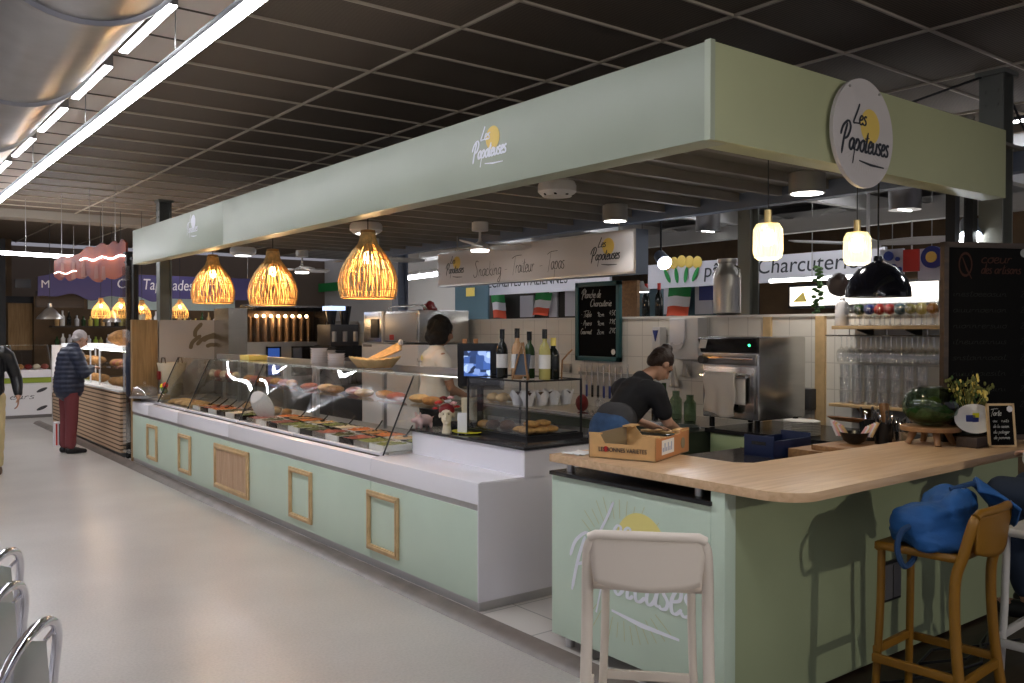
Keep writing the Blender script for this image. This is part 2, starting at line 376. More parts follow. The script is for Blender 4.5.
# ------------------------------------------------------------------ materials
M = {}
def reg(k, *a, **kw): M[k] = mat(k, *a, **kw)
reg('green', (.56, .68, .56), .38, var=.03, vscale=2)
reg('green_edge', (.40, .44, .33), .4)
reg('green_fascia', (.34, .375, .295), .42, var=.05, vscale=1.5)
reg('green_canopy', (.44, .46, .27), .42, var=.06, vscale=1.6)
reg('green_side', (.33, .38, .23), .45, var=.05, vscale=2)  # the bar's green, darkened in colour because its side gets little light
reg('green_cabinet', (.40, .50, .28), .45)
reg('white_gloss', (.88, .87, .92), .2)
reg('white_panel', (.80, .79, .84), .16)
reg('white', (.78, .77, .74), .5)
reg('white_paint', (.75, .75, .76), .5)
reg('white_sign', (.62, .60, .62), .35)
reg('round_sign_white', (.62, .58, .57), .35, var=.03, vscale=6)
reg('ceramic', (.85, .84, .80), .15)
reg('alu', (.55, .55, .56), .32, metal=.9)
reg('alu_dark', (.25, .24, .24), .35, metal=.8)
reg('steel', (.55, .54, .52), .24, metal=1, var=.06, vscale=3, stretch=(1, 1, 12))
reg('steel_matte', (.42, .41, .39), .38, metal=.8)
reg('chrome', (.78, .78, .84), .06, metal=1)
reg('galvanised', (.50, .50, .51), .28, metal=.95, var=.12, vscale=5)
reg('brass', (.72, .55, .25), .3, metal=1)
reg('black', (.012, .012, .013), .25)
reg('black_matte', (.016, .016, .018), .6)
reg('black_frame', (.012, .012, .013), .35)
reg('dark_top', (.03, .028, .03), .15)
reg('charcoal', (.05, .05, .055), .5)
reg('post_grey', (.21, .215, .19), .5, metal=.3)
reg('beam_blue', (.20, .24, .32), .5)
reg('beam_white', (.50, .50, .49), .5)
reg('ink', (.03, .035, .045), .5)
reg('chalk', (.45, .45, .42), .8)
reg('chalk_faint', (.25, .26, .25), .8)
reg('logo_white', (.82, .84, .90), .5)
reg('logo_yellow', (.78, .56, .13), .5)
reg('logo_pale_yellow', (.82, .72, .25), .5)
reg('ray_gold', (.55, .55, .28), .5)
reg('ray_grey', (.52, .49, .45), .5)
reg('teal_frame', (.02, .10, .11), .4)
reg('board_black', (.004, .004, .004), .9)
reg('led', (1, 1, 1), .5, emit=TUBE_E, ecol=(.93, .94, 1.0))
reg('led_soft', (1, 1, 1), .5, emit=6, ecol=(1, .97, .92))
reg('warm_bulb', (1, .9, .7), .4, emit=22, ecol=(1, .72, .36))
reg('rattan', (.70, .45, .17), .6, var=.25, vscale=30)
reg('rattan_dark', (.34, .16, .04), .6)
reg('oak_frame', (.60, .42, .22), .5, var=.12, vscale=14)
reg('mustard', (.24, .11, .009), .42)
reg('stool_grey', (.74, .66, .57), .42)
reg('stool_white', (.55, .53, .50), .45)
reg('skin', (.50, .28, .19), .5)
reg('skin_tan', (.36, .19, .12), .5)
reg('hair_black', (.006, .005, .005), .8, bump=.6, bscale=90)
reg('hair_brown', (.03, .016, .012), .55, bump=.5, bscale=90)
reg('hair_grey', (.52, .47, .46), .7, bump=.5, bscale=90)
reg('tshirt_white', (.72, .70, .64), .85)
reg('tshirt_black', (.010, .010, .012), .85)
reg('jeans', (.05, .11, .24), .85, var=.15, vscale=20)
reg('jeans_dark', (.012, .022, .045), .85)
reg('apron_grey', (.06, .06, .065), .85)
reg('trousers_black', (.015, .015, .018), .8)
reg('navy_jacket', (.018, .024, .048), .5)
reg('maroon', (.16, .035, .04), .8)
reg('khaki', (.50, .40, .21), .85)
reg('leather_black', (.012, .012, .014), .35)
reg('leather_brown', (.10, .055, .03), .5)
reg('shirt_grey', (.42, .41, .38), .85)
reg('blue_bag', (.012, .085, .27), .75, var=.12, vscale=14, bump=.25, bscale=40)
reg('blue_bag_dark', (.012, .045, .12), .8)
reg('blue_crate', (.006, .014, .055), .45)
reg('card', (.62, .38, .16), .7, var=.08, vscale=20)
reg('card_dark', (.50, .22, .09), .7)
reg('card_inner', (.28, .22, .14), .8)
reg('paper', (.80, .80, .80), .7)
reg('paper_blue', (.35, .42, .60), .7)
reg('towel', (.74, .71, .67), .95, bump=.4, bscale=120)
reg('red', (.55, .03, .02), .45)
reg('red_dark', (.20, .012, .012), .4)
reg('pink', (.72, .38, .38), .5)
reg('pig_pink', (.72, .52, .50), .35)
reg('yellow', (.75, .72, .03), .35)
reg('butter', (.80, .64, .16), .5)
reg('cream', (.74, .66, .48), .6)
reg('leaf', (.06, .14, .03), .6)
reg('leaf_olive', (.14, .15, .04), .7)
reg('moss', (.05, .10, .03), .9, var=.5, vscale=40)
reg('bread', (.45, .22, .07), .7, var=.3, vscale=30, bump=.3)
reg('bread_pale', (.66, .45, .22), .7, var=.2, vscale=30)
reg('cookie', (.50, .27, .08), .75, var=.3, vscale=60)
reg('meat', (.38, .10, .07), .5, var=.2, vscale=20)
reg('salad', (.22, .25, .06), .6, var=.5, vscale=60)
reg('carrot', (.62, .18, .03), .6, var=.3, vscale=50)
reg('olive', (.07, .08, .02), .4, var=.4, vscale=60)
reg('choc', (.06, .025, .012), .6, var=.4, vscale=50)
reg('straw', (.62, .47, .24), .75, bump=.5, bscale=90)
reg('straw_pale', (.66, .58, .42), .8, bump=.4, bscale=80)
reg('wine_glass_black', (.008, .010, .008), .08)
reg('wine_rose', (.50, .30, .16), .08)
reg('wine_white', (.40, .36, .12), .08)
reg('label_white', (.70, .69, .66), .6)
reg('green_bottle', (.03, .07, .02), .1)
reg('purple', (.055, .045, .15), .5)
reg('poster_blue', (.03, .05, .25), .4)
reg('flag_green', (.02, .26, .06), .7)
reg('flag_white', (.70, .68, .70), .7)
reg('flag_red', (.62, .08, .03), .7)
reg('banner', (.62, .62, .68), .6)
reg('back_brown', (.11, .065, .03), .7, var=.2, vscale=4)
reg('back_dark', (.03, .026, .022), .7)
reg('back_teal', (.08, .15, .19), .6)
reg('far_wall', (.16, .12, .09), .8)
reg('white_wall', (.68, .66, .62), .8)
reg('lime', (.30, .40, .04), .5)
reg('screen', (.05, .1, .3), .3, emit=.8, ecol=(.15, .3, .75))
reg('screen_pale', (.3, .4, .6), .3, emit=1.0, ecol=(.45, .6, .9))
reg('lightbox', (1, 1, 1), .5, emit=1.5, ecol=(1, .93, .82))
reg('diode', (0, 1, .3), .5, emit=3, ecol=(.05, 1, .3))
reg('display_blue', (.02, .05, .2), .3, emit=.25, ecol=(.05, .15, .6))
reg('shade_steel', (.5, .48, .45), .3, metal=.9)
reg('black_enamel', (.008, .009, .016), .12)
reg('dark_green_steel', (.035, .045, .03), .35)
reg('grey_bin', (.10, .12, .11), .45)
reg('orange_film', (.50, .07, .005), .25)
_mats['board_black'].node_tree.nodes['Principled BSDF'].inputs['Specular IOR Level'].default_value = .15
M['glass'] = thin_glass('glass', (.98, .99, .985), .05)
M['glass_case'] = thin_glass('glass_case', (.965, .98, .97), .07)
M['glass_clear'] = thin_glass('glass_clear', (.96, .97, .98), .20, .06)
M['glass_green'] = thin_glass('glass_green', (.42, .55, .42), .05)
M['glass_amber'] = thin_glass('glass_amber', (.97, .93, .80), .08, .1)
M['acrylic'] = thin_glass('acrylic', (.93, .93, .95), .06)
M['tile'] = brick_mat('wall_tiles', (.80, .775, .72), (.78, .755, .70), (.60, .575, .53), 'Y', 'Z', .2, .2, .004, .3, bump=.15)
M['floor_tile'] = brick_mat('floor_tiles', (.62, .58, .53), (.60, .56, .52), (.33, .31, .28), 'X', 'Y', .45, .45, .006, .3)
M['mesh_tile'] = stripe_mat('mesh_tile', (.19, .145, .105), (.10, .075, .055), 'Y', .02, .5, .7)
M['beige_tile'] = mat('beige_tile', (.80, .70, .62), .8)
M['oak'] = wood_mat('oak', (.56, .36, .20), (.70, .49, .30), .38, 'X')
M['oak_panel'] = wood_mat('oak_panel', (.46, .29, .17), (.58, .40, .26), .5, 'Z')
M['wood_mid'] = wood_mat('wood_mid', (.22, .11, .045), (.34, .18, .07), .5, 'X')
M['wood_dark'] = wood_mat('wood_dark', (.025, .014, .008), (.05, .028, .016), .5, 'X')
M['wood_panel'] = wood_mat('wood_panel', (.24, .14, .05), (.36, .22, .09), .6, 'Z')
M['slats'] = stripe_mat('slats', (.62, .43, .27), (.10, .05, .02), 'Z', .055, .68, .6)
def concrete():
    m = bpy.data.materials.new('polished_concrete'); m.use_nodes = True; nt = m.node_tree; b = nt.nodes['Principled BSDF']
    tc = nt.nodes.new('ShaderNodeTexCoord')
    n1 = nt.nodes.new('ShaderNodeTexNoise'); n1.inputs['Scale'].default_value = 1.1; n1.inputs['Detail'].default_value = 7
    n2 = nt.nodes.new('ShaderNodeTexNoise'); n2.inputs['Scale'].default_value = 70; n2.inputs['Detail'].default_value = 3
    for n in (n1, n2): nt.links.new(tc.outputs['Object'], n.inputs[0])
    r1 = nt.nodes.new('ShaderNodeValToRGB'); r1.color_ramp.elements[0].color = (.455, .425, .395, 1); r1.color_ramp.elements[1].color = (.53, .50, .465, 1)
    r1.color_ramp.elements[0].position = .35; r1.color_ramp.elements[1].position = .65
    r2 = nt.nodes.new('ShaderNodeValToRGB'); r2.color_ramp.elements[0].color = (.88, .88, .88, 1); r2.color_ramp.elements[1].color = (1, 1, 1, 1)
    r2.color_ramp.elements[0].position = .35; r2.color_ramp.elements[1].position = .6
    nt.links.new(n1.outputs[0], r1.inputs[0]); nt.links.new(n2.outputs[0], r2.inputs[0])
    x = nt.nodes.new('ShaderNodeMix'); x.data_type = 'RGBA'; x.blend_type = 'MULTIPLY'; x.inputs[0].default_value = 1
    nt.links.new(r1.outputs[0], x.inputs[6]); nt.links.new(r2.outputs[0], x.inputs[7]); nt.links.new(x.outputs[2], b.inputs['Base Color'])
    b.inputs['Roughness'].default_value = .30; return m
M['concrete'] = concrete()
M['kerb'] = mat('kerb', (.16, .13, .11), .35, var=.25, vscale=5)
# ------------------------------------------------------------------ the hall: floor, ceiling, walls
struct('floor', MB().box(-9, -5, -.1, 2.9, 26, 0), 'concrete')
struct('floor', MB().box(2.9, 11.4, -.1, 20, 26, 0), 'concrete')
struct('floor', MB().box(6.6, 2.42, -.1, 20, 11.4, 0), 'concrete')
struct('floor', MB().box(2.9, -5, -.1, 20, 2.42, 0), 'wood_dark')
struct('floor', MB().box(2.9, 2.42, -.1, 6.6, 11.4, .042), 'floor_tile')
struct('trim_1', MB().prism([(2.79, 0), (2.80, .008), (2.83, .034), (2.865, .042), (2.899, .044), (2.899, 0)], 'y', 1.2, 17.5), 'kerb', smooth=True, ang=50)
CZ = 3.57
# dark perforated tiles 1.2 x 0.6 on pale bars, to the right of the LED line
struct('ceiling', MB().box(1.99, -3, CZ + .012, 9.2, 22, CZ + .05), 'mesh_tile')
g = MB()
for k in range(0, 7): x = 1.99 + 1.2 * k; g.box(x - .010, -3, CZ - .004, x + .010, 22, CZ + .012)
for k in range(0, 31): y = -2.52 + .6 * k; g.box(1.99, y - .008, CZ - .003, 9.2, y + .008, CZ + .012)
M['tbar'] = mat('tbar', (.55, .48, .38), .5)
struct('trim_2', g, 'tbar')
# beige tiles on the left
struct('ceiling', MB().box(-9, -3, CZ + .012, 1.99, 24, CZ + .05), 'beige_tile')
g = MB()
for k in range(0, 45): y = -2.97 + .6 * k; g.box(-9, y - .006, CZ + .004, 1.97, y + .006, CZ + .012)
struct('trim_3', g, mat('joint', (.14, .11, .09), .8))
# pale steel deck further right, over the other stands
M['deck_far'] = stripe_mat('deck_far', (.33, .32, .31), (.25, .24, .235), 'X', .4, .6, .6)
struct('ceiling', MB().box(9.2, -3, CZ, 24, 22, CZ + .05), 'deck_far')
# beams
struct('trim_4', MB().box(-9, 16.0, CZ - .12, 12, 16.5, CZ + .01), mat('beam_pale', (.34, .30, .25), .7))
struct('wall_far', MB().box(-9, 24, -.1, 24, 24.2, CZ + .1), 'far_wall')
struct('wall_right', MB().box(18, -3, -.1, 18.2, 24, CZ + .1), 'white_wall')
struct('wall_stand', MB().box(10.3, 3, 0, 10.4, 12, 3.0), 'back_brown')
struct('wall_white', MB().box(12.5, 12.5, 0, 12.6, 24, CZ), 'white_wall')
struct('wall_dark', MB().box(-2, 21.2, 0, 3.0, 21.3, CZ), 'back_brown')

# ------------------------------------------------------------------ ceiling fixtures on the aisle
def led_line(x, z, y0, y1, label, w=.095):
    T = thing('linear_light', label, 'ceiling light', (x, (y0 + y1) / 2, z))
    MB(T).box(x - w / 2, y0, z, x + w / 2, y1, z + .035).build('housing', 'charcoal', bevel=.004)
    MB(T).box(x - w / 2 + .008, y0 + .01, z - .006, x + w / 2 - .008, y1 - .01, z + .001).build('diffuser', 'led')
    for k in range(int((y1 - y0) / 2.4)):
        y = y0 + .8 + 2.4 * k; MB(T).cyl((x, y, z + .035), (x, y, CZ + .01), .004, n=6).build('hanger', 'steel_matte')
    return T
led_line(1.66, 3.27, -2.5, 15.9, 'long white LED line hanging over the aisle beside the round duct')
led_line(9.8, 3.47, 12.5, 19, 'LED line over the white partition behind the stand')  # no lamp seen here; added to brighten the white partition
led_line(8.2, 3.47, 3, 13.5, 'LED line over the stands behind the tiled wall')  # added above the rear stands, hidden by the deck, to light their banners
led_line(5.4, 3.4, 12.2, 20.5, 'LED line over the bakery and olive stands')  # added fixture hidden behind the fascia, lifts the bakery area
led_line(-3.4, 3.27, -2.5, 15.9, 'second LED line over the far side of the aisle')  # invented parallel row out of view, fill light from the left
T = thing('linear_light', 'white LED tube crossing the far aisle before the red hanging sign', 'ceiling light', (1.9, 15, 2.95))
a, b = P(-60, 248.5, y=14.6), P(128, 262, y=12.6)
a = Vector((1.0, 14.6, 2.78)); b = Vector((3.45, 14.6, 2.74))
MB(T).cyl(a, b, .028, n=10).build('tube', 'led')
for k in range(3): x = 1.2 + k * 1.05; MB(T).cyl((x, 14.6, 2.78), (x, 14.6, CZ), .004, n=6).build('hanger', 'steel_matte')
T = thing('spotlight', 'track spotlight behind the viewer aimed at the right side of the bar', 'spotlight', (3.5, -4.4, 2.5))
MB(T).cyl((3.5, -4.52, 2.52), (3.5, -4.38, 2.49), .06, .07, 20).build('can', 'charcoal', smooth=True); MB(T).cyl((3.5, -4.5, 2.55), (3.5, -4.5, CZ), .01, n=8).build('stem', 'charcoal'); MB(T).box(3.3, -4.55, CZ - .02, 3.7, -4.45, CZ + .01).build('track', 'charcoal')
spot_light('spot_lamp', (0, .08, -.03), (.35, 6.7, -1.2), KEY_W, (1, .93, .80), 48, .045, T, .5)
# short strips along the duct
for k in range(7):
    y0 = 3.61 + 1.44 * k
    T = thing('strip_light', ['nearest', 'second nearest', 'third nearest', 'fourth', 'fifth', 'sixth', 'seventh and farthest'][k] + ' short white strip light beside the round duct', 'ceiling light', (1.51, y0 + .5, 3.45), group='short strip lights along the duct')
    MB(T).box(1.48, y0, 3.455, 1.54, y0 + 1.05, 3.58).build('housing', 'alu_dark'); MB(T).box(1.485, y0, 3.448, 1.535, y0 + 1.05, 3.456).build('diffuser', 'led')
T = thing('ventilation_duct', 'large round galvanised ventilation duct under the ceiling', 'duct', (.72, 8, 3.0))
MB(T).cyl((.70, -2, 3.13), (.70, 21, 3.13), .385, n=48).build('duct_pipe', 'galvanised', smooth=True)
for k in range(14):
    y = .54 + 1.44 * k; r = MB(T); r.lathe([(.385, -.02), (.402, -.014), (.402, .014), (.385, .02)], n=48); r.xform(Matrix.Translation((.70, y, 3.13)) @ Matrix.Rotation(PI / 2, 4, 'X'))
    r.build('duct_flange', 'galvanised', smooth=True)

# ------------------------------------------------------------------ stand shell: canopy, deck, posts, walls
CX, CY0, CY1, CX1, CZ0, CZ1 = 2.9, 2.417, 11.33, 5.62, 2.446, 2.855
T = thing('canopy', 'pale green canopy box running the whole length of the market stand', 'canopy', (4.2, 6.9, CZ0))
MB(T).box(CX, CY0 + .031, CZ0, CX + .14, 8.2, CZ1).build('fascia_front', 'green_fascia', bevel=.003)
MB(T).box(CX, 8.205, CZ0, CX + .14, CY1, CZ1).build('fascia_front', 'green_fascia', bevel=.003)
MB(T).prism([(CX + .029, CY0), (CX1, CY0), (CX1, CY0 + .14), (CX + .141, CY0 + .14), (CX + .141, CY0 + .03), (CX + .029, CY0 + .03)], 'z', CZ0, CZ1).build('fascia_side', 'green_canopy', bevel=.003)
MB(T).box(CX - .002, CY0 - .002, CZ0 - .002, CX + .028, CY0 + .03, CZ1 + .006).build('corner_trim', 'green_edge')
logo(T, (CX - .002, 3.99, 2.655), (0, -1, 0), (0, 0, 1), .34, 'logo_white', pen=.045)
logo(T, (CX - .002, 9.1, 2.685), (0, -1, 0), (0, 0, 1), .36, 'logo_white', sun='logo_white', pen=.03)
# round sign on the side fascia
S = thing('round_sign', 'round white shop sign with yellow sun on the side of the green canopy', 'sign', (3.992, 2.36, 2.35))
b = MB(S); b.cyl((3.992, 2.375, 2.607), (3.992, 2.395, 2.607), .264, n=64); b.build('sign_board', 'round_sign_white', smooth=True)
logo(S, (3.982, 2.3745, 2.57), (1, 0, 0), (0, 0, 1), .45, 'ink', rays='ray_grey', pen=.037, burst=(.11, .16))
for sx in (-.13, .13): MB(S).cyl((3.992 + sx, 2.368, 2.607 + .21), (3.992 + sx, 2.376, 2.607 + .21), .006, n=10).build('screw', 'steel_matte')
for sx in (-.05, .02): MB(S).cyl((3.992 + sx, 2.395, 2.607 - .2), (3.992 + sx, 2.418, 2.607 - .2), .02, n=10).build('spacer', 'steel_matte')
# slatted deck under the canopy
M['deck'] = mat('deck', (.27, .25, .22), .6, var=.1, vscale=3)
struct('ceiling', MB().box(CX + .14, CY0 + .14, 2.83, 6.3, CY1 + .3, 2.85), mat('deck_plate', (.20, .18, .15), .7))
g = MB()
for k in range(21):
    y = CY0 + .28 + .43 * k
    g.box(CX + .14, y, 2.755, 6.2, y + .05, 2.83)
struct('trim_5', g, 'deck')
struct('trim_6', MB().box(6.22, CY0, 2.70, 6.34, CY1 + .3, 2.86), 'beam_blue')

def post(loc, h, label, s=.14, m='post_grey', z0=0):
    T = thing('steel_post', label, 'post', (loc[0], loc[1], z0))
    b = MB(T); x, y = loc; t = .012
    b.box(x - s / 2, y - s / 2, z0, x - s / 2 + t, y + s / 2, h); b.box(x + s / 2 - t, y - s / 2, z0, x + s / 2, y + s / 2, h); b.box(x - s / 2 + t, y - t / 2, z0, x + s / 2 - t, y + t / 2, h)
    b.build('column', m); MB(T).box(x - s / 2 - .02, y - s / 2 - .02, h, x + s / 2 + .02, y + s / 2 + .02, h + .03).build('cap_plate', m)
    for k in range(4): MB(T).cyl((x - s / 2 - .008, y - .04 + .08 * (k % 2), h - .1 - .09 * (k // 2)), (x - s / 2, y - .04 + .08 * (k % 2), h - .1 - .09 * (k // 2)), .012, n=8).build('bolt', m)
    return T
post((6.04, 2.66), 3.30, 'dark steel post at the right end of the green canopy', .15)
post((3.36, 11.65), 3.27, 'grey steel post behind the smallest rattan lamp', .15)
post((6.42, 4.92), 2.83, 'pale steel column behind the oven and the left glass pendant', .13, 'post_grey')
p = P(400, 290, x=6.42); post((6.42, p.y), 2.9, 'bluish steel column behind the largest rattan lamp', .17, 'beam_blue')
T = thing('tie_rod', 'thin dark rods running to the top of the right post', 'rod', (6.0, 2.6, 3.2))
MB(T).tube([(5.96, 2.72, 3.30), (5.3, 3.6, 2.95), (5.1, 3.8, 2.86)], .008).build('rod', 'black_matte')
MB(T).tube([(6.12, 2.66, 3.30), (6.6, 2.7, 3.0), (6.9, 2.75, CZ)], .008).build('rod', 'black_matte')
T = thing('window_frame', 'black framed glazed panel hanging beside the right post above the menu board', 'frame', (5.9, 2.8, 2.0))
x0, x1, z0, z1 = 5.62, 5.92, 2.0, 2.70; b = MB(T)
for q in ((x0, z0, x0 + .06, z1), (x1 - .06, z0, x1, z1), (x0, z0, x1, z0 + .06), (x0, z1 - .06, x1, z1)): b.box(q[0], 2.72, q[1], q[2], 2.78, q[3])
b.build('frame_bars', 'black_frame'); MB(T).box(x0 + .06, 2.745, z0 + .06, x1 - .06, 2.75, z1 - .06).build('pane', 'glass')

struct('wall_back', MB().box(6.0, 2.78, .042, 6.12, 11.5, 1.76), 'tile')
struct('wall_side', MB().box(3.22, 11.4, .042, 6.0, 11.5, 1.775), mat('beige_wall', (.50, .45, .40), .6, var=.05, vscale=2))
struct('wall_end', MB().box(2.90, 11.38, .042, 3.2, 11.46, 1.775), 'wood_panel')
struct('trim_7', MB().box(5.97, 4.36, .9, 6.0, 4.43, 1.755), 'oak_frame')
struct('trim_8', MB().box(5.97, 3.87, .9, 6.0, 3.95, 1.755), 'oak_frame')
struct('trim_9', MB().box(5.985, 2.78, 1.755, 6.13, 11.5, 1.775), 'white')

# ------------------------------------------------------------------ the long counter
def wooden_frame(T, y0, y1, z0=.158, z1=.56, w=.038, panel=False):
    b = MB(T); x = 2.9
    for (yy0, zz0, yy1, zz1) in ((y0, z0, y1, z0 + w), (y0, z1 - w, y1, z1), (y0, z0 + w, y0 + w, z1 - w), (y1 - w, z0 + w, y1, z1 - w)):
        b.box(x - .018, yy0, zz0, x - .001, yy1, zz1)
    q = w * .45
    for (yy0, zz0, yy1, zz1) in ((y0 + q, z0 + q, y1 - q, z0 + w * .75), (y0 + q, z1 - w * .75, y1 - q, z1 - q), (y0 + q, z0 + q, y0 + w * .75, z1 - q), (y1 - w * .75, z0 + q, y1 - q, z1 - q)):
        b.box(x - .024, yy0, zz0, x - .016, yy1, zz1)
    o = b.build('wood_moulding', 'oak_frame', bevel=.002)
    if panel:
        p = MB(T); n = 9
        for k in range(n):
            ya = y0 + w + (y1 - y0 - 2 * w) * k / n; yb = y0 + w + (y1 - y0 - 2 * w) * (k + 1) / n
            p.box(x - .010, ya + .003, z0 + w, x - .001, yb - .003, z1 - w)
        p.build('wood_slats', 'oak_panel')
def counter_unit(label, y0, y1, frames, glass=True, group='units of the long counter'):
    T = thing('display_counter' if glass else 'sales_counter', label, 'counter', (3.4, (y0 + y1) / 2, .042), group=None)
    MB(T).box(2.925, y0, .11, 3.95, y1, .77).build('body', 'white_panel')
    MB(T).box(2.90, y0 + .004, .096, 2.924, y1 - .004, .618).build('front_panel', 'green', bevel=.002)
    MB(T).box(2.908, y0, .044, 3.93, y1, .11).build('plinth', 'alu')
    MB(T).box(2.905, y0, .618, 2.925, y1, .658).build('groove', 'alu')
    MB(T).prism([(2.895, .655), (2.90, .775), (2.915, .782), (3.26, .782), (3.26, .77), (2.93, .765), (2.925, .655)], 'y', y0, y1).build('ledge', 'white_gloss', bevel=.003)
    for f in frames: wooden_frame(T, *f)
    return T
units = []
c1 = counter_unit('white end of the long counter with black worktop and low front ledge', 4.085, 5.35, [], glass=False)
wooden_frame(c1, 4.965, 5.385)
MB(c1).box(3.23, 4.085, .77, 3.95, 5.35, .94).build('riser', 'white_gloss')
MB(c1).box(2.897, 4.079, .096, 3.95, 4.087, .772).build('end_panel', 'white_panel')
MB(c1).box(3.232, 4.079, .77, 3.95, 4.088, .935).build('end_panel', 'white_panel')
MB(c1).box(3.215, 4.065, .94, 3.97, 5.35, .957).build('worktop', 'dark_top', bevel=.003)
def glass_case(T, y0, y1, joints=(), near=False, far=False):
    """leaning front pane, glass top, end panes, glass shelf and steel deck"""
    B = (3.0, .785); K = (3.245, 1.325)
    ys = [y0] + list(joints) + [y1]
    for a, b in zip(ys, ys[1:]):
        def fn(u, v, a=a, b=b):
            bulge = .010 * math.sin(PI * v) * math.sin(PI * u) + .004 * math.sin(9 * u + 3 * v)
            return (B[0] + (K[0] - B[0]) * v - bulge, a + .004 + (b - a - .008) * u, B[1] + (K[1] - B[1]) * v + bulge * .4)
        MB(T).grid(fn, 16, 10).build('front_glass', 'glass_case', smooth=True)
        MB(T).box(3.245, a + .003, 1.325, 3.72, b - .003, 1.333).build('top_glass', 'glass_case')
        MB(T).box(2.975, a + .01, .783, 3.01, b - .01, .806).build('sill', 'white_gloss', bevel=.002)
        MB(T).box(2.955, a + .01, .781, 2.975, b - .01, .787).build('sill_seal', 'black_matte')
    for y in ([y0] if near else []) + [y1]:
        MB(T).prism([(B[0], B[1]), (3.8, .785), (3.72, 1.33), (K[0], K[1])], 'y', y - .003, y + .003).build('end_glass', 'glass_case')
        MB(T).tube([(B[0] - .004, y, B[1]), (K[0] - .004, y, K[1])], .006, 6).build('glass_clip', 'black_matte')
    MB(T).box(3.04, y0, .783, 3.9, y1, .80).build('deck', 'steel_matte')
    MB(T).box(3.42, y0 + .03, 1.075, 3.78, y1 - .03, 1.083).build('shelf', 'glass_case')
    MB(T).box(3.70, y0, 1.30, 3.76, y1, 1.36).build('top_rail', 'alu')
    MB(T).box(3.705, y0 + .05, 1.29, 3.735, y1 - .05, 1.30).build('case_lamp', mat('case_led', (1, 1, 1), .5, emit=1.6, ecol=(1, .98, .92)))
    for y in (y0 + .04, (y0 + y1) / 2, y1 - .04): MB(T).box(3.76, y - .015, .79, 3.79, y + .015, 1.34).build('upright', 'alu')
c2 = counter_unit('wide chilled display counter with two glass fronts full of salads', 5.35, 8.08, [(6.27, 6.69)])
glass_case(c2, 5.35, 8.08, (6.82,), near=True)
c3 = counter_unit('chilled display counter with slatted wood panel low on its front', 8.08, 9.6, [])
glass_case(c3, 8.08, 9.6)
T = thing('slatted_panel', 'square slatted wood panel in moulding fixed low on the green counter front', 'panel', (2.9, 8.0, .15))
wooden_frame(T, 7.56, 8.44, .148, .57, .05, panel=True)
c4 = counter_unit('narrow display counter at the far end with straw basket behind it', 9.6, 10.7, [])
glass_case(c4, 9.6, 10.7)
for (a, b) in ((9.15, 9.55), (10.33, 10.73)):
    T = thing('wood_moulding_frame', 'empty pale wood frame on the counter front, %s' % ('next to the slatted panel' if a < 10 else 'farthest of all, by the black posts'), 'frame', (2.9, (a + b) / 2, .158), group=None)
    wooden_frame(T, a, b)
c5 = counter_unit('plain far end of the long green counter with cake dome on it', 10.7, 11.38, [], glass=False)
MB(c5).box(3.0, 10.7, .782, 3.95, 11.38, .83).build('worktop', 'alu')
# ------------------------------------------------------------------ the bar
T = thing('bar_counter', 'pale green corner bar with a sun logo and a thick oak top', 'bar', (3.6, 2.9, .042))
MB(T).box(2.90, 2.41, .107, 2.93, 3.435, .916).build('front_panel', 'green', bevel=.002)
MB(T).box(2.899, 2.335, .107, 2.97, 2.408, .98).build('corner_post', 'green', bevel=.002)
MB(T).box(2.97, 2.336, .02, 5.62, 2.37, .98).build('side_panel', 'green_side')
MB(T).box(2.93, 2.41, .107, 3.36, 3.43, .135).build('bottom_shelf', 'black_matte')
MB(T).box(2.885, 2.40, .916, 3.40, 3.44, .935).build('black_shelf', 'black', bevel=.002)
MB(T).box(3.34, 2.41, .135, 3.37, 3.43, .916).build('inner_panel', 'black_matte')
for y in (3.36, 2.52): MB(T).cyl((2.96, y, .935), (2.96, y, .982), .02, n=16).build('standoff', 'alu', smooth=True)
for p in ((2.96, 3.36), (2.96, 2.48), (3.3, 3.36)): MB(T).cyl((*p, .044), (*p, .107), .022, n=16).build('foot', 'alu', smooth=True)
R = .16; cx, cy = 2.885 + R, 1.995 + R
pts = [(2.885, 3.44)] + [(cx - R * math.cos(t), cy - R * math.sin(t)) for t in [PI / 2 * k / 10 for k in range(11)]] + [(5.3, 2.06), (5.62, 2.06), (5.62, 2.62), (3.46, 2.62), (3.40, 2.68), (3.40, 3.44)]
MB(T).prism(pts, 'z', .981, 1.02).build('oak_top', 'oak', bevel=.004)
# white script logo with sun on the front panel
logo(T, (2.8985, 2.93, .515), (0, -1, 0), (0, 0, 1), .84, 'logo_white', sun='logo_pale_yellow', rays='ray_gold', pen=.026, burst=(.25, .35), gap=.6, oy=.03)
# socket grille in the side panel
S = thing('wall_socket', 'small metal socket panel set in the dark green side of the bar', 'socket', (4.28, 2.33, .36))
q0, q1 = P(882, 563, y=2.33), P(900, 597, y=2.33)
MB(S).box(q0.x, 2.325, q1.z, q1.x, 2.336, q0.z).build('frame', 'black_frame'); hx = (q0.x + q1.x) / 2
for (xa, xb) in ((q0.x + .012, hx - .006), (hx + .006, q1.x - .012)): MB(S).box(xa, 2.318, q1.z + .015, xb, 2.326, q0.z - .015).build('cover', 'alu')
# cables on the floor below the bar side
b = MB()
for k in range(3):
    pts = [(3.45 + .25 * i, 2.2 - .07 * k + .07 * math.sin(2.1 * i + k * 1.7), .012 + .004 * k) for i in range(7)]
    b.tube(pts, .007, 6)
b.solo('power_cable', 'leather_black', 'tangled dark power cables lying on the floor under the bar side', 'cable')

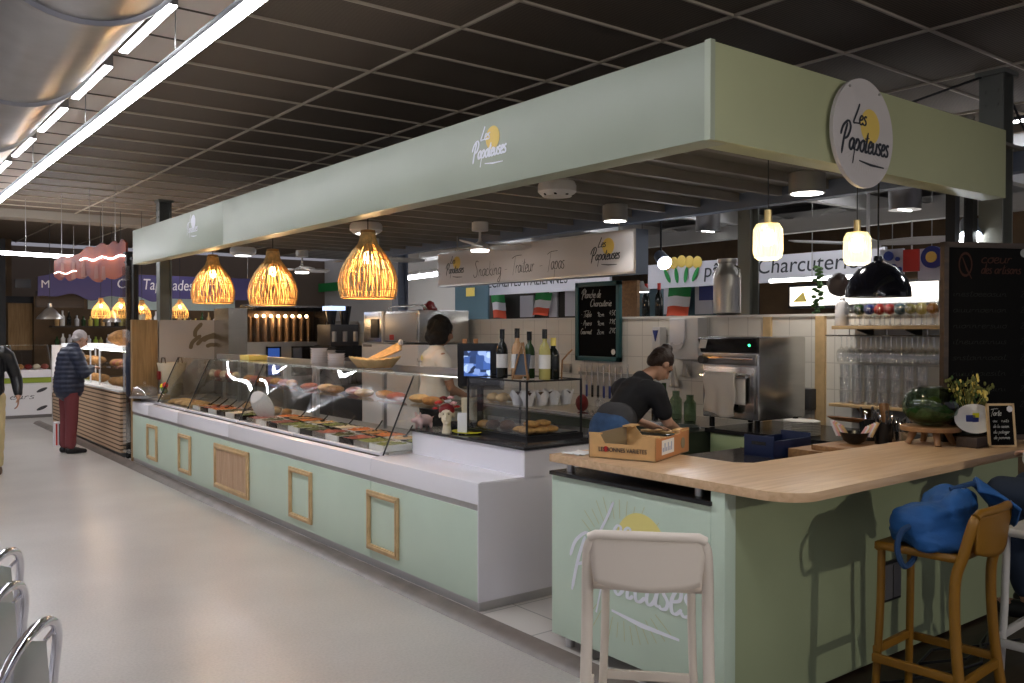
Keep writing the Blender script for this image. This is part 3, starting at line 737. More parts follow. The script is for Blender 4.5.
# ------------------------------------------------------------------ bar stools
def bar_stool(label, loc, rz, m, group=None, h=.74, hb=.955, w=.205, d=.195):
    """moulded plastic stool, local +y is the way the sitter faces"""
    T = thing('bar_stool', label, 'stool', loc, rz, group)
    def leg(p0, p1, p2=None, r0=.021, r1=.015):
        b = MB(); pts = [p0, p1] + ([p2] if p2 else []); n = len(pts)
        b.tube([Vector(q) for q in (catmull3(pts) if n > 2 else pts)], r0, 10); return b
    def catmull3(pts):
        q = [Vector(p) for p in pts]; q = [q[0] * 2 - q[1]] + q + [q[-1] * 2 - q[-2]]; out = []
        for i in range(1, len(q) - 2):
            for t in range(6):
                t /= 6; a, b, c, d = q[i - 1:i + 3]
                out.append(.5 * ((2 * b) + (-a + c) * t + (2 * a - 5 * b + 4 * c - d) * t * t + (-a + 3 * b - 3 * c + d) * t ** 3))
        out.append(q[-2]); return out
    for s in (-1, 1):
        b = MB(); pts = catmull3([(s * (w + .02), -d - .045, 0), (s * (w + .006), -d + .0, .35), (s * (w), -d + .01, .62), (s * (w - .003), -d - .02, h + .02), (s * (w - .01), -d - .05, hb - .05), (s * (w - .03), -d - .056, hb - .012)])
        b.tube(pts, [.021] * (len(pts) - 8) + [.021 - .0006 * i for i in range(8)], 10); b.build('leg', m, T, smooth=True, ang=60)
        b = MB(); b.tube(catmull3([(s * (w - .02), d + .01, 0), (s * (w - .04), d - .005, .4), (s * (w - .045), d - .01, h - .01)]), .0165, 10); b.build('leg', m, T, smooth=True, ang=60)
    b = MB(); b.grid(lambda u, v: ((u - .5) * 2 * (w + .0), (v - .5) * 2 * d + .0, h - .018 * math.sin(PI * u) * math.sin(PI * v) + .012 * (1 - v) * 0), 12, 10)
    b.build('seat', m, T, smooth=True, solid=.03)
    b = MB(); b.tube([(-w + .02, d - .01, h - .01), (w - .02, d - .01, h - .01)], .02, 8); b.build('seat_rim', m, T, smooth=True)
    # backrest: shell with a rolled top edge, narrower at the bottom
    def bk(u, v):
        x = (u - .5) * 2; ww = w - .012 - .018 * (1 - v) ** 2
        return (x * ww, -d - .056 - .008 * v - .035 * (1 - x * x) * .6, h + .028 + (hb - h - .028) * v - (.025 * (1 - x * x) * (1 - v)))
    b = MB(); b.grid(bk, 16, 8); b.build('backrest', m, T, smooth=True, solid=.012)
    b = MB(); b.tube([(x * (w - .012), -d - .064 - .035 * (1 - x * x) * .6, hb + .004 * (1 - x * x) - (.012 if abs(x) > .98 else 0)) for x in [-1 + i / 8 for i in range(17)]], .017, 10); b.build('top_rail', m, T, smooth=True, ang=80)
    z = .25; wl = w + .012; 
    for z_, a_, b_ in ((.27, (-wl + .03, d + .005), (wl - .03, d + .005)), (.23, (-wl - .004, -d - .015), (wl + .004, -d - .015))):
        b = MB(); b.box(a_[0], a_[1] - .011, z_ - .018, b_[0], a_[1] + .011, z_ + .018); b.build('stretcher', m, T, bevel=.005)
    for s in (-1, 1):
        b = MB(); b.box(s * wl - .011, -d - .01, .232, s * wl + .011, d, .268); b.build('stretcher', m, T, bevel=.005)
    return T
bar_stool('light grey plastic bar stool standing alone in front of the bar logo', (2.42, 2.31, 0), -math.radians(47), 'stool_grey', w=.212, hb=.935)
YST = bar_stool('mustard yellow plastic bar stool carrying a blue bag', (3.70, 1.87, .012), math.radians(4), 'mustard', h=.725, hb=.915, w=.185, d=.17)
WST = bar_stool('off-white plastic bar stool under the seated person at the right edge', (4.33, 1.60, .012), math.radians(4), 'stool_white')

# blue canvas bag on the yellow stool
def cat3(pts):
    q = [Vector(p) for p in pts]; q = [q[0] * 2 - q[1]] + q + [q[-1] * 2 - q[-2]]; out = []
    for i in range(1, len(q) - 2):
        for t in range(6):
            t /= 6; a, b, c, d = q[i - 1:i + 3]; out.append(.5 * ((2 * b) + (-a + c) * t + (2 * a - 5 * b + 4 * c - d) * t * t + (-a + 3 * b - 3 * c + d) * t ** 3))
    return out + [q[-2]]
T = thing('shoulder_bag', 'blue canvas shoulder bag slumped on the yellow bar stool', 'bag', (3.74, 1.86, .735), math.radians(14))
import mathutils.noise as mn
B = Blob(); B.ell((0, .02, .09), (.23, .15, .095)); B.ell((-.13, .05, .11), (.12, .12, .09)); B.ell((.12, .0, .13), (.15, .12, .10)); B.ell((.0, .10, .06), (.20, .09, .06)); B.ell((.05, -.06, .16), (.16, .06, .085)); B.ell((-.12, -.02, .05), (.14, .12, .06))
B.make('bag_body', 'blue_bag', T, .012, 3, disp=lambda c: .020 * mn.noise(c * 7) + .020 * abs(mn.noise(Vector((c.x * 9 + c.z * 14, c.y * 10, c.z * 22 - c.x * 8)))) - .006)
b = MB(); b.tube([tuple(v) for v in cat3([(-.22, .05, .12), (-.27, .09, .09), (-.29, .10, .02), (-.27, .08, -.05), (-.20, .06, -.03), (-.15, .06, .03)])], .012, 6); b.build('strap', 'blue_bag_dark', T, smooth=True)
b = MB(); b.grid(lambda u, v: (.05 + .16 * u, -.13 - .16 * v + .05 * u, .23 - .10 * v + .05 * math.sin(3 * u + 2 * v)), 8, 8); b.build('flap', 'blue_bag', T, smooth=True, solid=.012)
b = MB(); b.tube([(.02, -.03, .235), (.08, -.10, .26), (.15, -.17, .22), (.2, -.26, .14)], .012, 6); b.build('zip_edge', 'blue_bag_dark', T, smooth=True)
MB().box(.04, -.08, .235, .075, -.05, .242).build('buckle', 'alu', T)

# ------------------------------------------------------------------ chrome chairs at the lower left
def chrome_chair(label, loc, rz):
    T = thing('chrome_chair', label, 'chair', loc, rz, 'chrome tube chairs at the lower left edge')
    w, d, h, hb = .20, .20, .45, .80
    pts = [Vector((-w, -d, .0)), Vector((-w, -d, .45))]
    arch = [Vector((-w * math.cos(t), -d - .03 - .05 * math.sin(t), .56 + (hb - .56) * math.sin(t) ** .7)) for t in [PI * k / 20 for k in range(21)]]
    b = MB(); b.tube([(-w, -d + .02, 0), (-w, -d, .3)] + arch + [(w, -d, .3), (w, -d + .02, 0)], .0155, 10); b.build('back_frame', 'chrome', T, smooth=True, ang=80)
    for s in (-1, 1): b = MB(); b.tube([(s * w, d, 0), (s * w, d - .02, .40), (s * w, d - .06, h), (s * w, -d, h)], .0115, 10); b.build('leg', 'chrome', T, smooth=True, ang=80)
    b = MB(); b.box(-w, -d + .02, h, w, d, h + .022); b.build('seat', 'alu', T, bevel=.008)
    b = MB(); b.prism([(-.13, .50), (.13, .50), (.10, .72), (0, .755), (-.10, .72)], 'y', -d - .055, -d - .045); b.build('back_plate', 'alu', T, bevel=.003)
    for s in (-1, 1): b = MB(); b.tube([(s * .10, -d - .05, .72), (s * .16, -d - .055, .74)], .007, 6); b.build('tie', 'chrome', T)
    return T
ca = chrome_chair('nearest of the three chrome chairs at the lower left edge', (.232, 2.99, 0), math.radians(57))
dup(ca, (.216, 3.46, 0), math.radians(58), 'middle one of the three chrome chairs at the lower left edge')
dup(ca, (.28, 3.99, 0), math.radians(57), 'farthest of the three chrome chairs at the left edge, only its back showing')

# ------------------------------------------------------------------ rattan pendants
def rattan_lamp(label, loc, s=1.0, n=76, light=16, group=None, simple=False):
    """loc is the underside rim centre"""
    T = thing('rattan_pendant', label, 'pendant lamp', loc, 0, group)
    prof = [(.055, .50), (.06, .455), (.075, .41), (.115, .36), (.165, .29), (.205, .21), (.225, .13), (.222, .06), (.205, .0)]
    q = [Vector((r * s, z * s, 0)) for r, z in prof]; prof2 = []
    for a, b in zip(q, q[1:]): prof2 += [a, a.lerp(b, .5)]
    prof2.append(q[-1]); b = MB()
    for k in range(n):
        t0 = 2 * PI * k / n; j = random.uniform(-.05, .05); r = random.uniform(.0036, .0058) * s
        b.tube([(p.x * math.cos(t0 + j * math.sin(i * .6 + k)), p.x * math.sin(t0 + j * math.sin(i * .6 + k)), p.y) for i, p in enumerate(prof2)], r, 4 if simple else 5)
    b.build('cane_ribs', 'rattan', T, smooth=True, ang=80)
    b = MB()
    for r, z in ((.205, 0), (.222, .06), (.205, .21), (.115, .36), (.165, .29), (.075, .41)):
        rr = .007 if z in (0, .41) else .0028
        b.tube([((r * s) * math.cos(2 * PI * i / 40), (r * s) * math.sin(2 * PI * i / 40), z * s) for i in range(40)], rr * s, 6, closed=True)
    b.build('cane_hoops', 'rattan', T, smooth=True, ang=80)
    b = MB(); b.lathe([(.052, .40), (.058, .44), (.056, .52), (.03, .525)], n=20); b.xform(Matrix.Scale(s, 4)); b.build('neck', 'rattan_dark', T, smooth=True)
    b = MB(); b.cyl((0, 0, .36 * s), (0, 0, .42 * s), .022 * s, n=14); b.build('lamp_socket', 'black_matte', T)
    b = MB(); b.ball((0, 0, .315 * s), (.034 * s, .034 * s, .044 * s), 14, 10); b.build('bulb', 'warm_bulb', T, smooth=True)
    b = MB(); b.cyl((0, 0, .52 * s), (0, 0, (CZ - loc[2]) if loc[1] > 11.6 else max(.53, CZ0 + .3 - loc[2])), .004, n=6); b.build('cord', 'black_matte', T)
    if light: point_light('bulb_light', (0, 0, .24 * s), light, (1, .62, .28), .03, T)
    return T
p1, p2, p3 = P(213, 303, x=3.27), P(273, 305, x=3.27), P(368, 298, x=3.27)
rattan_lamp('smallest and farthest of the three rattan pendants over the counter', p1, 1.0, light=10)
rattan_lamp('middle rattan pendant, above the black grill', p2, 1.0, light=10)
rattan_lamp('largest and nearest rattan pendant, above the coffee machine', p3, 1.0, n=84, light=10)

# ------------------------------------------------------------------ ribbed glass pendants
def glass_pendant(label, loc, ztop):
    T = thing('glass_pendant', label, 'pendant lamp', loc)
    def rb(u, v):
        t = 2 * PI * u; prof = [(.03, .2), (.06, .195), (.075, .165), (.0775, .12), (.0775, .05), (.07, .012), (.05, 0)]
        x = v * (len(prof) - 1); i = min(int(x), len(prof) - 2); f = x - i; r = prof[i][0] * (1 - f) + prof[i + 1][0] * f; z = prof[i][1] * (1 - f) + prof[i + 1][1] * f
        r *= 1 + .025 * math.cos(28 * t) * (1 if .03 < z < .17 else .3); return (r * math.cos(t), r * math.sin(t), z)
    b = MB(); b.grid(rb, 168, 12); b.build('glass_shade', 'ribbed_glass', T, smooth=True)
    b = MB(); b.lathe([(.0, .27), (.02, .27), (.021, .2), (.032, .198), (.032, .192), (0, .19)], n=20); b.build('brass_cap', 'brass', T, smooth=True)
    b = MB(); b.ball((0, 0, .12), (.036, .036, .045), 14, 10); b.build('bulb', 'warm_white_bulb', T, smooth=True)
    b = MB(); b.cyl((0, 0, .27), (0, 0, (ztop - loc[2]) / .88), .003, n=6); b.build('cord', 'black_matte', T)
    T.scale = (.88, .88, .88)
    point_light('bulb_light', (0, 0, -.03), 3.5, (1, .8, .5), .04, T)
    return T
M['ribbed_glass'] = mat('ribbed_glass', (.95, .90, .70), .25, trans=.6, ior=1.12, emit=.12, ecol=(1, .78, .38))
M['warm_white_bulb'] = mat('warm_white_bulb', (1, 1, 1), .4, emit=5.5, ecol=(1, .88, .62))
q = P(768, 260, y=2.6); glass_pendant('ribbed glass pendant on the left, hanging before the pale column', q, 2.8)
q = P(857, 265, y=2.6); glass_pendant('ribbed glass pendant on the right, hanging under the round sign', q, 2.8)
b = MB(); b.tube([(q.x - .06, 2.62, 2.48), (q.x, 2.6, 2.44), (q.x + .05, 2.62, 2.49)], .006, 6); b.solo('cord_hook', 'black_matte', 'little black hook holding the cord of the right glass pendant', 'hook')

# black dome pendant
q = P(878, 297, x=5.5); T = thing('dome_pendant', 'black enamel dome pendant above the glass shelf', 'pendant lamp', q)
b = MB(); b.lathe([(.205, 0), (.20, .06), (.175, .125), (.12, .19), (.05, .225), (.03, .235), (.028, .27), (0, .272)], n=40); b.build('shade', 'black_enamel', T, smooth=True, solid=.004)
b = MB(); b.cyl((0, 0, .27), (0, 0, 2.8 - q.z), .006, n=8); b.build('cord', 'black_matte', T)
b = MB(); b.ball((0, 0, .10), .035, 12, 8); b.build('bulb', 'led_soft', T, smooth=True)

# ------------------------------------------------------------------ spots, discs, fans under the deck
def flush_disc(label, px, py, z=2.76, r=.16, lit=True):
    q = P(px, py, z=z - .06); T = thing('ceiling_disc', label, 'ceiling fitting', (q.x, q.y, z - .11))
    b = MB(); b.lathe([(.06, -.0), (r * .75, .0), (r, .035), (r, .08), (r * .9, .11)], n=32); b.build('housing', 'white_paint', T, smooth=True)
    if lit: b = MB(); b.cyl((0, 0, -.004), (0, 0, .0), r * .6, n=28); b.build('diffuser', 'led_soft', T)
    else:
        for k in range(8):
            t = 2 * PI * k / 8; b = MB(); b.ball((r * .75 * math.cos(t), r * .75 * math.sin(t), .01), (.02, .012, .01), 8, 6); b.build('vent_hole', 'black_matte', T)
    return T
flush_disc('round white ceiling unit with dark vents, nearest under the canopy edge', 557, 190, r=.145, lit=False)
flush_disc('round white ceiling unit behind the top of the largest rattan lamp', 366, 229, r=.17)
flush_disc('small round white ceiling light between the two farther rattan lamps', 243, 252, r=.17)
def spot_can(label, px, py, w=SPOT_W, z=2.73, r=.10, m='steel_matte', power=True):
    q = P(px, py, z=z - .10); T = thing('spotlight', label, 'spotlight', (q.x, q.y, z - .11))
    b = MB(); b.lathe([(r, 0), (r, .14), (r * .8, .15), (0, .15)], n=28); b.build('can', m, T, smooth=True, solid=.004)
    b = MB(); b.cyl((0, 0, -.004), (0, 0, -.001), r * .88, n=24); b.build('lens', 'led_soft', T)
    if power: spot_light('spot_lamp', (0, 0, -.01), (.0, 0, -1), w, (1, .93, .84), 110, .06, T)
    return T
spot_can('flat bright downlight left of the pale column', 615, 220, r=.11, w=9)
spot_can('bright downlight right of the left glass pendant', 807, 192, r=.125)
for lab, px, py, X in (('grey cylinder downlight over the white dispenser', 708, 222, 7.4), ('dark grey cylinder downlight right of the round sign', 905, 198, 7.2)):
    q = P(px, py, x=X); T = thing('cylinder_light', lab, 'spotlight', (q.x, q.y, q.z - .1))
    b = MB(); b.cyl((0, 0, 0), (0, 0, .2), .13, n=28); b.build('can', 'alu_dark', T, smooth=True)
    b = MB(); b.cyl((0, 0, .2), (0, 0, CZ - q.z + .1), .02, n=8); b.build('stem', 'alu_dark', T)
    for k in range(3): b = MB(); b.cyl((-.07 + .07 * k, 0, -.006), (-.07 + .07 * k, 0, 0), .022, n=12); b.build('lens', 'led_soft', T)
def track_spot(label, px, py, X, tgt, w=30):
    q = P(px, py, x=X); T = thing('spotlight', label, 'spotlight', q)
    d = (Vector(tgt) - q).normalized(); b = MB(); b.cyl(-d * .14, d * .02, .06, .075, 20); b.build('can', 'beam_blue', T, smooth=True)
    b = MB(); b.cyl(d * .02, d * .028, .068, n=20); b.build('lens', 'spot_lens', T); b = MB(); b.cyl((-d * .1), Vector((0, 0, (2.82 if X < 6.3 else CZ) - q.z)) - d * .1, .010, n=8); b.build('stem', 'black_matte', T)
    spot_light('spot_lamp', d * .05, d * 2, w, (.95, .95, 1), 80, .05, T)
M['spot_lens'] = mat('spot_lens', (1, 1, 1), .4, emit=30, ecol=(.95, .97, 1))
track_spot('tilted white spotlight shining just right of the long sign', 664, 262, 6.6, (5.7, 4.2, 1.0), 4)
track_spot('glaring spotlight hanging over the black menu board', 970, 236, 5.95, (4.8, 2.2, 1.0), 10)
def ceiling_fan(label, px, py, X, rot, zt=2.76, r=.62, lit=True):
    q = P(px, py, x=X); T = thing('ceiling_fan', label, 'ceiling fan', (q.x, q.y, q.z), rot)
    b = MB(); b.lathe([(0, 0), (.10, 0), (.105, .02), (.085, .055), (.03, .08), (.018, .10), (.018, .12)], n=28); b.build('motor_housing', 'white_paint', T, smooth=True)
    b = MB(); b.cyl((0, 0, .1), (0, 0, zt - q.z - .1), .014, n=10); b.build('downrod', 'white_paint', T)
    b = MB(); b.lathe([(.012, 0), (.085, .01), (.085, .10), (0, .10)], (0, 0, zt - q.z - .1), n=28); b.build('ceiling_mount', 'white_paint', T, smooth=True)
    if lit: b = MB(); b.cyl((0, 0, -.018), (0, 0, 0), .092, n=28); b.build('light_disc', 'led_soft', T, smooth=True, bevel=.004)
    for k in range(3):
        t = 2 * PI * k / 3
        def bl(u, v, t=t):
            x = .09 + (r - .09) * u; y = (v - .5) * (.10 + .07 * math.sin(PI * min(1, u * 1.1)) + .02 * u) * (1 if u < .96 else .7); z = .035 - .22 * y
            return (x * math.cos(t) - y * math.sin(t), x * math.sin(t) + y * math.cos(t), z)
        b = MB(); b.grid(bl, 12, 4); b.build('blade', 'white_paint', T, smooth=True, solid=.008)
    return T
ceiling_fan('white ceiling fan with a lit disc in front of the long grey sign', 480, 250, 5.3, math.radians(-20))
ceiling_fan('second white ceiling fan half hidden behind the largest rattan lamp', 372, 262, 5.2, math.radians(-15), r=.66)
ceiling_fan('white ceiling fan between the farther two rattan lamps', 302, 272, 5.2, math.radians(20), r=.5)
ceiling_fan('white fan with thin blades behind the right glass pendant', 868, 248, 6.9, math.radians(40), zt=3.5, r=.75, lit=False)

# ------------------------------------------------------------------ the long sign over the back wall
SX = 5.8; y0, y1, z0, z1 = P(636, 277, x=SX).y, P(438, 288, x=SX).y, 2.165, 2.575
T = thing('long_sign', 'long grey-white sign with handwritten menu words hanging over the tiled wall', 'sign', (SX, (y0 + y1) / 2, z0))
MB(T).box(SX, y0, z0, SX + .16, y1, z1).build('sign_box', 'beam_blue', bevel=.003)
MB(T).box(SX - .006, y0 + .0, z0, SX + .0, y1, z1).build('rim', 'alu')
MB(T).box(SX - .010, y0 + .02, z0 + .02, SX - .005, y1 - .02, z1 - .02).build('sign_face', 'white_sign')
Mx = frame_matrix((SX - .011, y1, z0), (0, -1, 0), (0, 0, 1)); L = y1 - y0; b = MB(T)
script(b, 'Snacking', .080, .010, Mx, y1 - 8.24, .09, width=.52, slant=.1)
script(b, '-', .08, .012, Mx, y1 - 7.68, .075)
script(b, 'Traiteur', .080, .010, Mx, y1 - 7.53, .095, width=.38, slant=.1)
script(b, '-', .08, .012, Mx, y1 - 7.08, .08)
script(b, 'Tapas', .080, .010, Mx, y1 - 6.94, .10, width=.27, slant=.1)
b.build('handwriting', 'ink')
logo(T, (SX - .011, 8.64, z0 + .20), (0, -1, 0), (0, 0, 1), .40, 'ink', pen=.035)
logo(T, (SX - .011, 6.10, z0 + .20), (0, -1, 0), (0, 0, 1), .42, 'ink', pen=.035)
for y in (y0 + .3, y1 - .3): MB(T).cyl((SX + .08, y, z1), (SX + .08, y, 2.76), .008, n=8).build('hanger', 'steel_matte')

# chalkboard on the back wall
XB = 5.93; a, c = P(575, 283, x=XB), P(619, 362, x=XB)
T = thing('chalkboard', 'teal framed chalkboard with chalk price list on the tiled wall', 'chalkboard', (XB, (a.y + c.y) / 2, c.z))
yl, yr, zt, zb = a.y, c.y, a.z, c.z; b = MB(T)
for q in ((yr, zb, yl, zb + .045), (yr, zt - .045, yl, zt), (yr, zb, yr + .045, zt), (yl - .045, zb, yl, zt)): b.box(XB, q[0], q[1], XB + .04, q[2], q[3])
b.build('frame', 'teal_frame', bevel=.003); MB(T).box(XB + .015, yr + .04, zb + .04, XB + .03, yl - .04, zt - .04).build('slate', 'board_black')
Mx = frame_matrix((XB + .013, yl - .07, zb), (0, -1, 0), (0, 0, 1)); b = MB(T); W = yl - yr - .14; Hh = zt - zb
script(b, 'Planche de', .038, .009, Mx, .02, Hh * .80, width=.27); script(b, 'Charcuterie', .034, .009, Mx, .14, Hh * .69, width=.30)
for k, (s1, s2, s3) in enumerate((('- Table', '9cm', '45€'), ('- Apero', '9cm', '19€'), ('Gourmet', '2cm', '21€'))):
    z = Hh * (.56 - .11 * k); script(b, s1, .026, .007, Mx, 0, z, width=.16); script(b, s2, .024, .007, Mx, .24, z, width=.10); script(b, s3, .026, .006, Mx, .41, z + .012, width=.09)
b.build('chalk_writing', 'chalk'); b = MB(T); disc2(b, W - .02, Hh * .12, .028, Mx, z=.002); b.build('sticker', 'white')

# big black menu board standing on the bar end
T = thing('menu_board', 'tall black menu board standing on the right end of the bar', 'chalkboard', (5.165, 2.36, 1.02), math.radians(-26))
b = MB(); w, h = .70, 1.125
for q in ((-.24, 0, w, .03), (-.24, h - .03, w, h), (-.24, 0, -.21, h)): b.box(q[0], -.018, q[1], q[2], .018, q[3])
b.build('frame', 'wood_dark', T); b = MB(); b.box(-.215, -.010, .02, w, .012, h - .02); b.build('slate', 'board_black', T)
Mx = frame_matrix((-.24, -.0115, 0), (1, 0, 0), (0, 0, 1)); b = MB()
M['board_orange'] = mat('board_orange', (.035, .009, .004), .9)
b.add([Mx @ Vector((.14 + .045 * math.cos(2 * PI * i / 30) * k, 1.08 + .07 * math.sin(2 * PI * i / 30) * k - .08, .0005)) for k in (1, .8) for i in range(30)], [(i, (i + 1) % 30, 30 + (i + 1) % 30, 30 + i) for i in range(30)])
ribbon(b, [Vector((.12, 1.04, .001)), Vector((.15, .97, .001)), Vector((.18, .92, .001))], .012, Mx); b.build('emblem', 'board_orange', T)
b = MB(); script(b, 'coeur', .03, .008, Mx, .24, 1.01, width=.2); script(b, 'des artisans', .028, .008, Mx, .24, .95, width=.26); b.build('emblem_lettering', 'board_orange', T)
b = MB()
rnd = random.Random(4)
for k in range(8):
    z = .82 - .09 * k; script(b, ''.join(rnd.choice('aeoinrstu') for _ in range(12)), .018, .004, Mx, .06, z, width=.35); script(b, '2€', .018, .004, Mx, .5, z, width=.06)
b.build('chalk_writing', mat('chalk_dim', (.011, .012, .010), .9), T)
b = MB(); disc2(b, .52, 1.07, .024, Mx, z=.002); b.build('sticker', 'chalk_faint', T)
# ------------------------------------------------------------------ people (local: +y is forward, x is right)
def head(B, c, fwd, k=1.0, up=(0, 0, 1)):
    """skull, jaw, nose, ears, lips, brow fused with the neck; c is the centre of the head"""
    f = Vector(fwd).normalized(); u = Vector(up); u = (u - f * u.dot(f)).normalized(); r = f.cross(u); R = Matrix((r, f, u)).transposed()
    c = Vector(c); w = lambda x, y, z: c + R @ Vector((x * k, y * k, z * k))
    B.ell(w(0, -.012, .025), (.074 * k, .092 * k, .088 * k), R); B.ell(w(0, .02, -.045), (.056 * k, .066 * k, .066 * k), R); B.ell(w(0, .055, -.085), (.026 * k, .024 * k, .02 * k), R)
    B.cap(w(0, .086, .018), w(0, .106, -.022), .009 * k, .014 * k, 8); B.ell(w(0, .086, -.052), (.024 * k, .012 * k, .010 * k), R)
    B.ell(w(0, .078, .034), (.052 * k, .014 * k, .010 * k), R)
    for s in (-1, 1): B.ell(w(s * .077, -.008, -.01), (.011 * k, .020 * k, .032 * k), R)
    return w, R
def face_bits(T, w, R, k=1.0):
    b = MB()
    for s in (-1, 1): b.ball(w(s * .03, .073, .012), .0095 * k, 10, 8)
    b.build('eyes', mat('eye_dark', (.03, .02, .015), .2), T, smooth=True)
def hand(B, wr, d, n, s=1, curl=.5, k=1.0):
    """palm, four fingers of different lengths and a thumb leaving the side of the palm; d = along the hand, n = palm normal"""
    d = Vector(d).normalized(); n = Vector(n); n = (n - d * n.dot(d)).normalized(); t = d.cross(n) * s; wr = Vector(wr)
    for q in (-.028, -.009, .010, .028): B.cap(wr + d * .012 + t * q * .7, wr + d * .085 + t * q, .014 * k, .011 * k, 8)
    for q, L in ((-.030, .058), (-.010, .072), (.010, .078), (.030, .068)):
        p = wr + d * .085 + t * q; e = d
        for i, seg in enumerate((.45, .32, .23)):
            a = curl * (.55 + .5 * i); e = (e * math.cos(a) + n * math.sin(a)).normalized(); p2 = p + e * L * seg; B.cap(p, p2, .0092 * k - .0006 * i, .0086 * k - .0008 * i, 8); p = p2
    p = wr + d * .025 + t * .034; q = p + (d * .6 + t * .7 + n * .25).normalized() * .038; B.cap(p, q, .013 * k, .0105 * k, 8)
    B.cap(q, q + (d * .85 + t * .2 + n * .35).normalized() * .032, .0105 * k, .009 * k, 8)

PZ = .045
# --- worker in the black T-shirt bending over the back worktop. local y -> world +X
T = thing('person', 'person in black T-shirt and blue jeans bending over the back worktop, hair in a bun', 'person', (4.19, 4.35, PZ), -PI / 2); T.scale = (.94, .94, .94)
B = Blob()
hip = Vector((0, 0, .90)); ch = Vector((.0, .26, 1.22)); nk = Vector((.01, .36, 1.36)); hd = Vector((.03, .50, 1.44))
for s in (-1, 1): B.chain([((s * .085, .0, .88), .085), ((s * .09, .03, .50), .056), ((s * .09, -.01, .09), .04)]); B.ell((s * .09, .06, .035), (.04, .11, .035))
B.chain([(hip, .125), ((0, .10, 1.05), .115), (ch, .13), (nk, .055), ((.02, .42, 1.39), .05)])
for s in (-1, 1):
    sh = (s * .165, .28, 1.27); el = (s * .21, .38, 1.03); wr = (s * .12, .58, .96)
    B.chain([(sh, .055), (el, .04), (wr, .028)]); hand(B, wr, (-.25 * s, .9, -.15), (0, -.2, -1), s, .5)
w, R = head(B, hd, (.15, .62, -.78), 1.0, (0, .6, .8))
B.make('body', 'skin', T, .0095, 2); face_bits(T, w, R)
C = Blob(); C.chain([(hip + Vector((0, .03, .10)), .125), ((0, .10, 1.07), .128), (ch, .145), ((.0, .33, 1.32), .085)])
for s in (-1, 1): C.chain([((s * .12, .26, 1.26), .09), ((s * .175, .285, 1.25), .082), ((s * .205, .345, 1.11), .068)])
C.make('t_shirt', 'tshirt_black', T, .012, 3, disp=lambda c: .006 * mn.noise(c * 12))
C = Blob(); C.ell((0, -.03, .90), (.172, .145, .155)); C.cap((-.05, .01, 1.0), (.05, .01, 1.0), .128)
for s in (-1, 1): C.chain([((s * .085, -.01, .86), .105), ((s * .09, .03, .50), .072), ((s * .09, -.01, .12), .058)])
C.make('jeans', 'jeans', T, .014, 3, disp=lambda c: .004 * mn.noise(c * 14))
C = Blob(); C.cap((-.04, .06, 1.06), (.04, .06, 1.06), .128); C.cap((-.07, .10, .80), (.07, .10, .80), .09); C.cap((-.06, .13, .6), (.06, .13, .6), .06); C.cap((.11, .06, .90), (.12, .06, .72), .08, .07)
C.make('apron', 'apron_grey', T, .014, 3)
C = Blob(); C.ell(w(0, -.03, .04), (.088, .098, .095), R); C.ell(w(0, -.055, .125), (.048, .048, .042), R); C.ell(w(0, -.07, -.01), (.075, .05, .07), R)
C.make('hair', 'hair_brown', T, .01, 2, disp=lambda c: .005 * mn.noise(c * 40))

# --- worker in the white T-shirt, back turned, facing right
T = thing('person', 'person in white T-shirt with bushy black hair standing behind the glass counter, back turned', 'person', (4.22, 6.62, PZ), math.radians(-98))
B = Blob()
for s in (-1, 1): B.chain([((s * .085, 0, .88), .085), ((s * .09, .01, .50), .056), ((s * .09, -.01, .09), .04)]); B.ell((s * .09, .06, .035), (.04, .11, .035))
B.chain([((0, 0, .92), .12), ((0, .01, 1.1), .105), ((0, .02, 1.3), .12), ((0, .03, 1.43), .055), ((0, .045, 1.50), .05)])
for s, el, wr, hdv in ((1, (.22, .06, 1.10), (.16, .27, 1.0), (-.1, .9, -.2)), (-1, (-.22, .04, 1.10), (-.17, .26, 1.02), (.1, .9, -.1))):
    B.chain([((s * .165, .01, 1.36), .052), (el, .038), (wr, .027)]); hand(B, wr, hdv, (0, 0, -1), s, .5)
w, R = head(B, (.01, .075, 1.59), (.1, .9, -.3)); B.make('body', 'skin_tan', T, .0095, 2); face_bits(T, w, R)
C = Blob(); C.chain([((0, 0, .99), .15), ((0, .01, 1.12), .13), ((0, .02, 1.3), .145), ((0, .025, 1.40), .09)])
for s in (-1, 1): C.chain([((s * .11, .015, 1.36), .08), ((s * .18, .015, 1.33), .068), ((s * .205, .03, 1.22), .062)])
C.make('t_shirt', 'tshirt_white', T, .012, 3, disp=lambda c: .004 * mn.noise(c * 11))
b = MB(); Mx = frame_matrix((-.02, -.128, 1.33), (1, .0, 0), (0, .0, 1)); disc2(b, .045, .03, .025, Mx); b.build('printed_sun', 'logo_pale_yellow', T)
b = MB(); script(b, 'Papoteuses', .014, .004, Mx, -.06, -.01, width=.12); b.build('printed_lettering', 'chalk_faint', T)
C = Blob(); C.ell((0, 0, .93), (.165, .13, .13))
for s in (-1, 1): C.chain([((s * .085, 0, .86), .10), ((s * .09, .01, .50), .075), ((s * .09, -.01, .12), .065)])
C.make('trousers', 'trousers_black', T, .014, 3)
C = Blob(); C.ell(w(0, -.035, .035), (.108, .115, .108), R); C.ell(w(0, -.06, -.06), (.10, .075, .09), R); C.ell(w(-.06, .0, -.02), (.05, .07, .09), R); C.ell(w(.065, -.01, -.04), (.045, .06, .09), R)
C.make('hair', 'hair_black', T, .011, 1, disp=lambda c: .014 * mn.noise(c * 26))

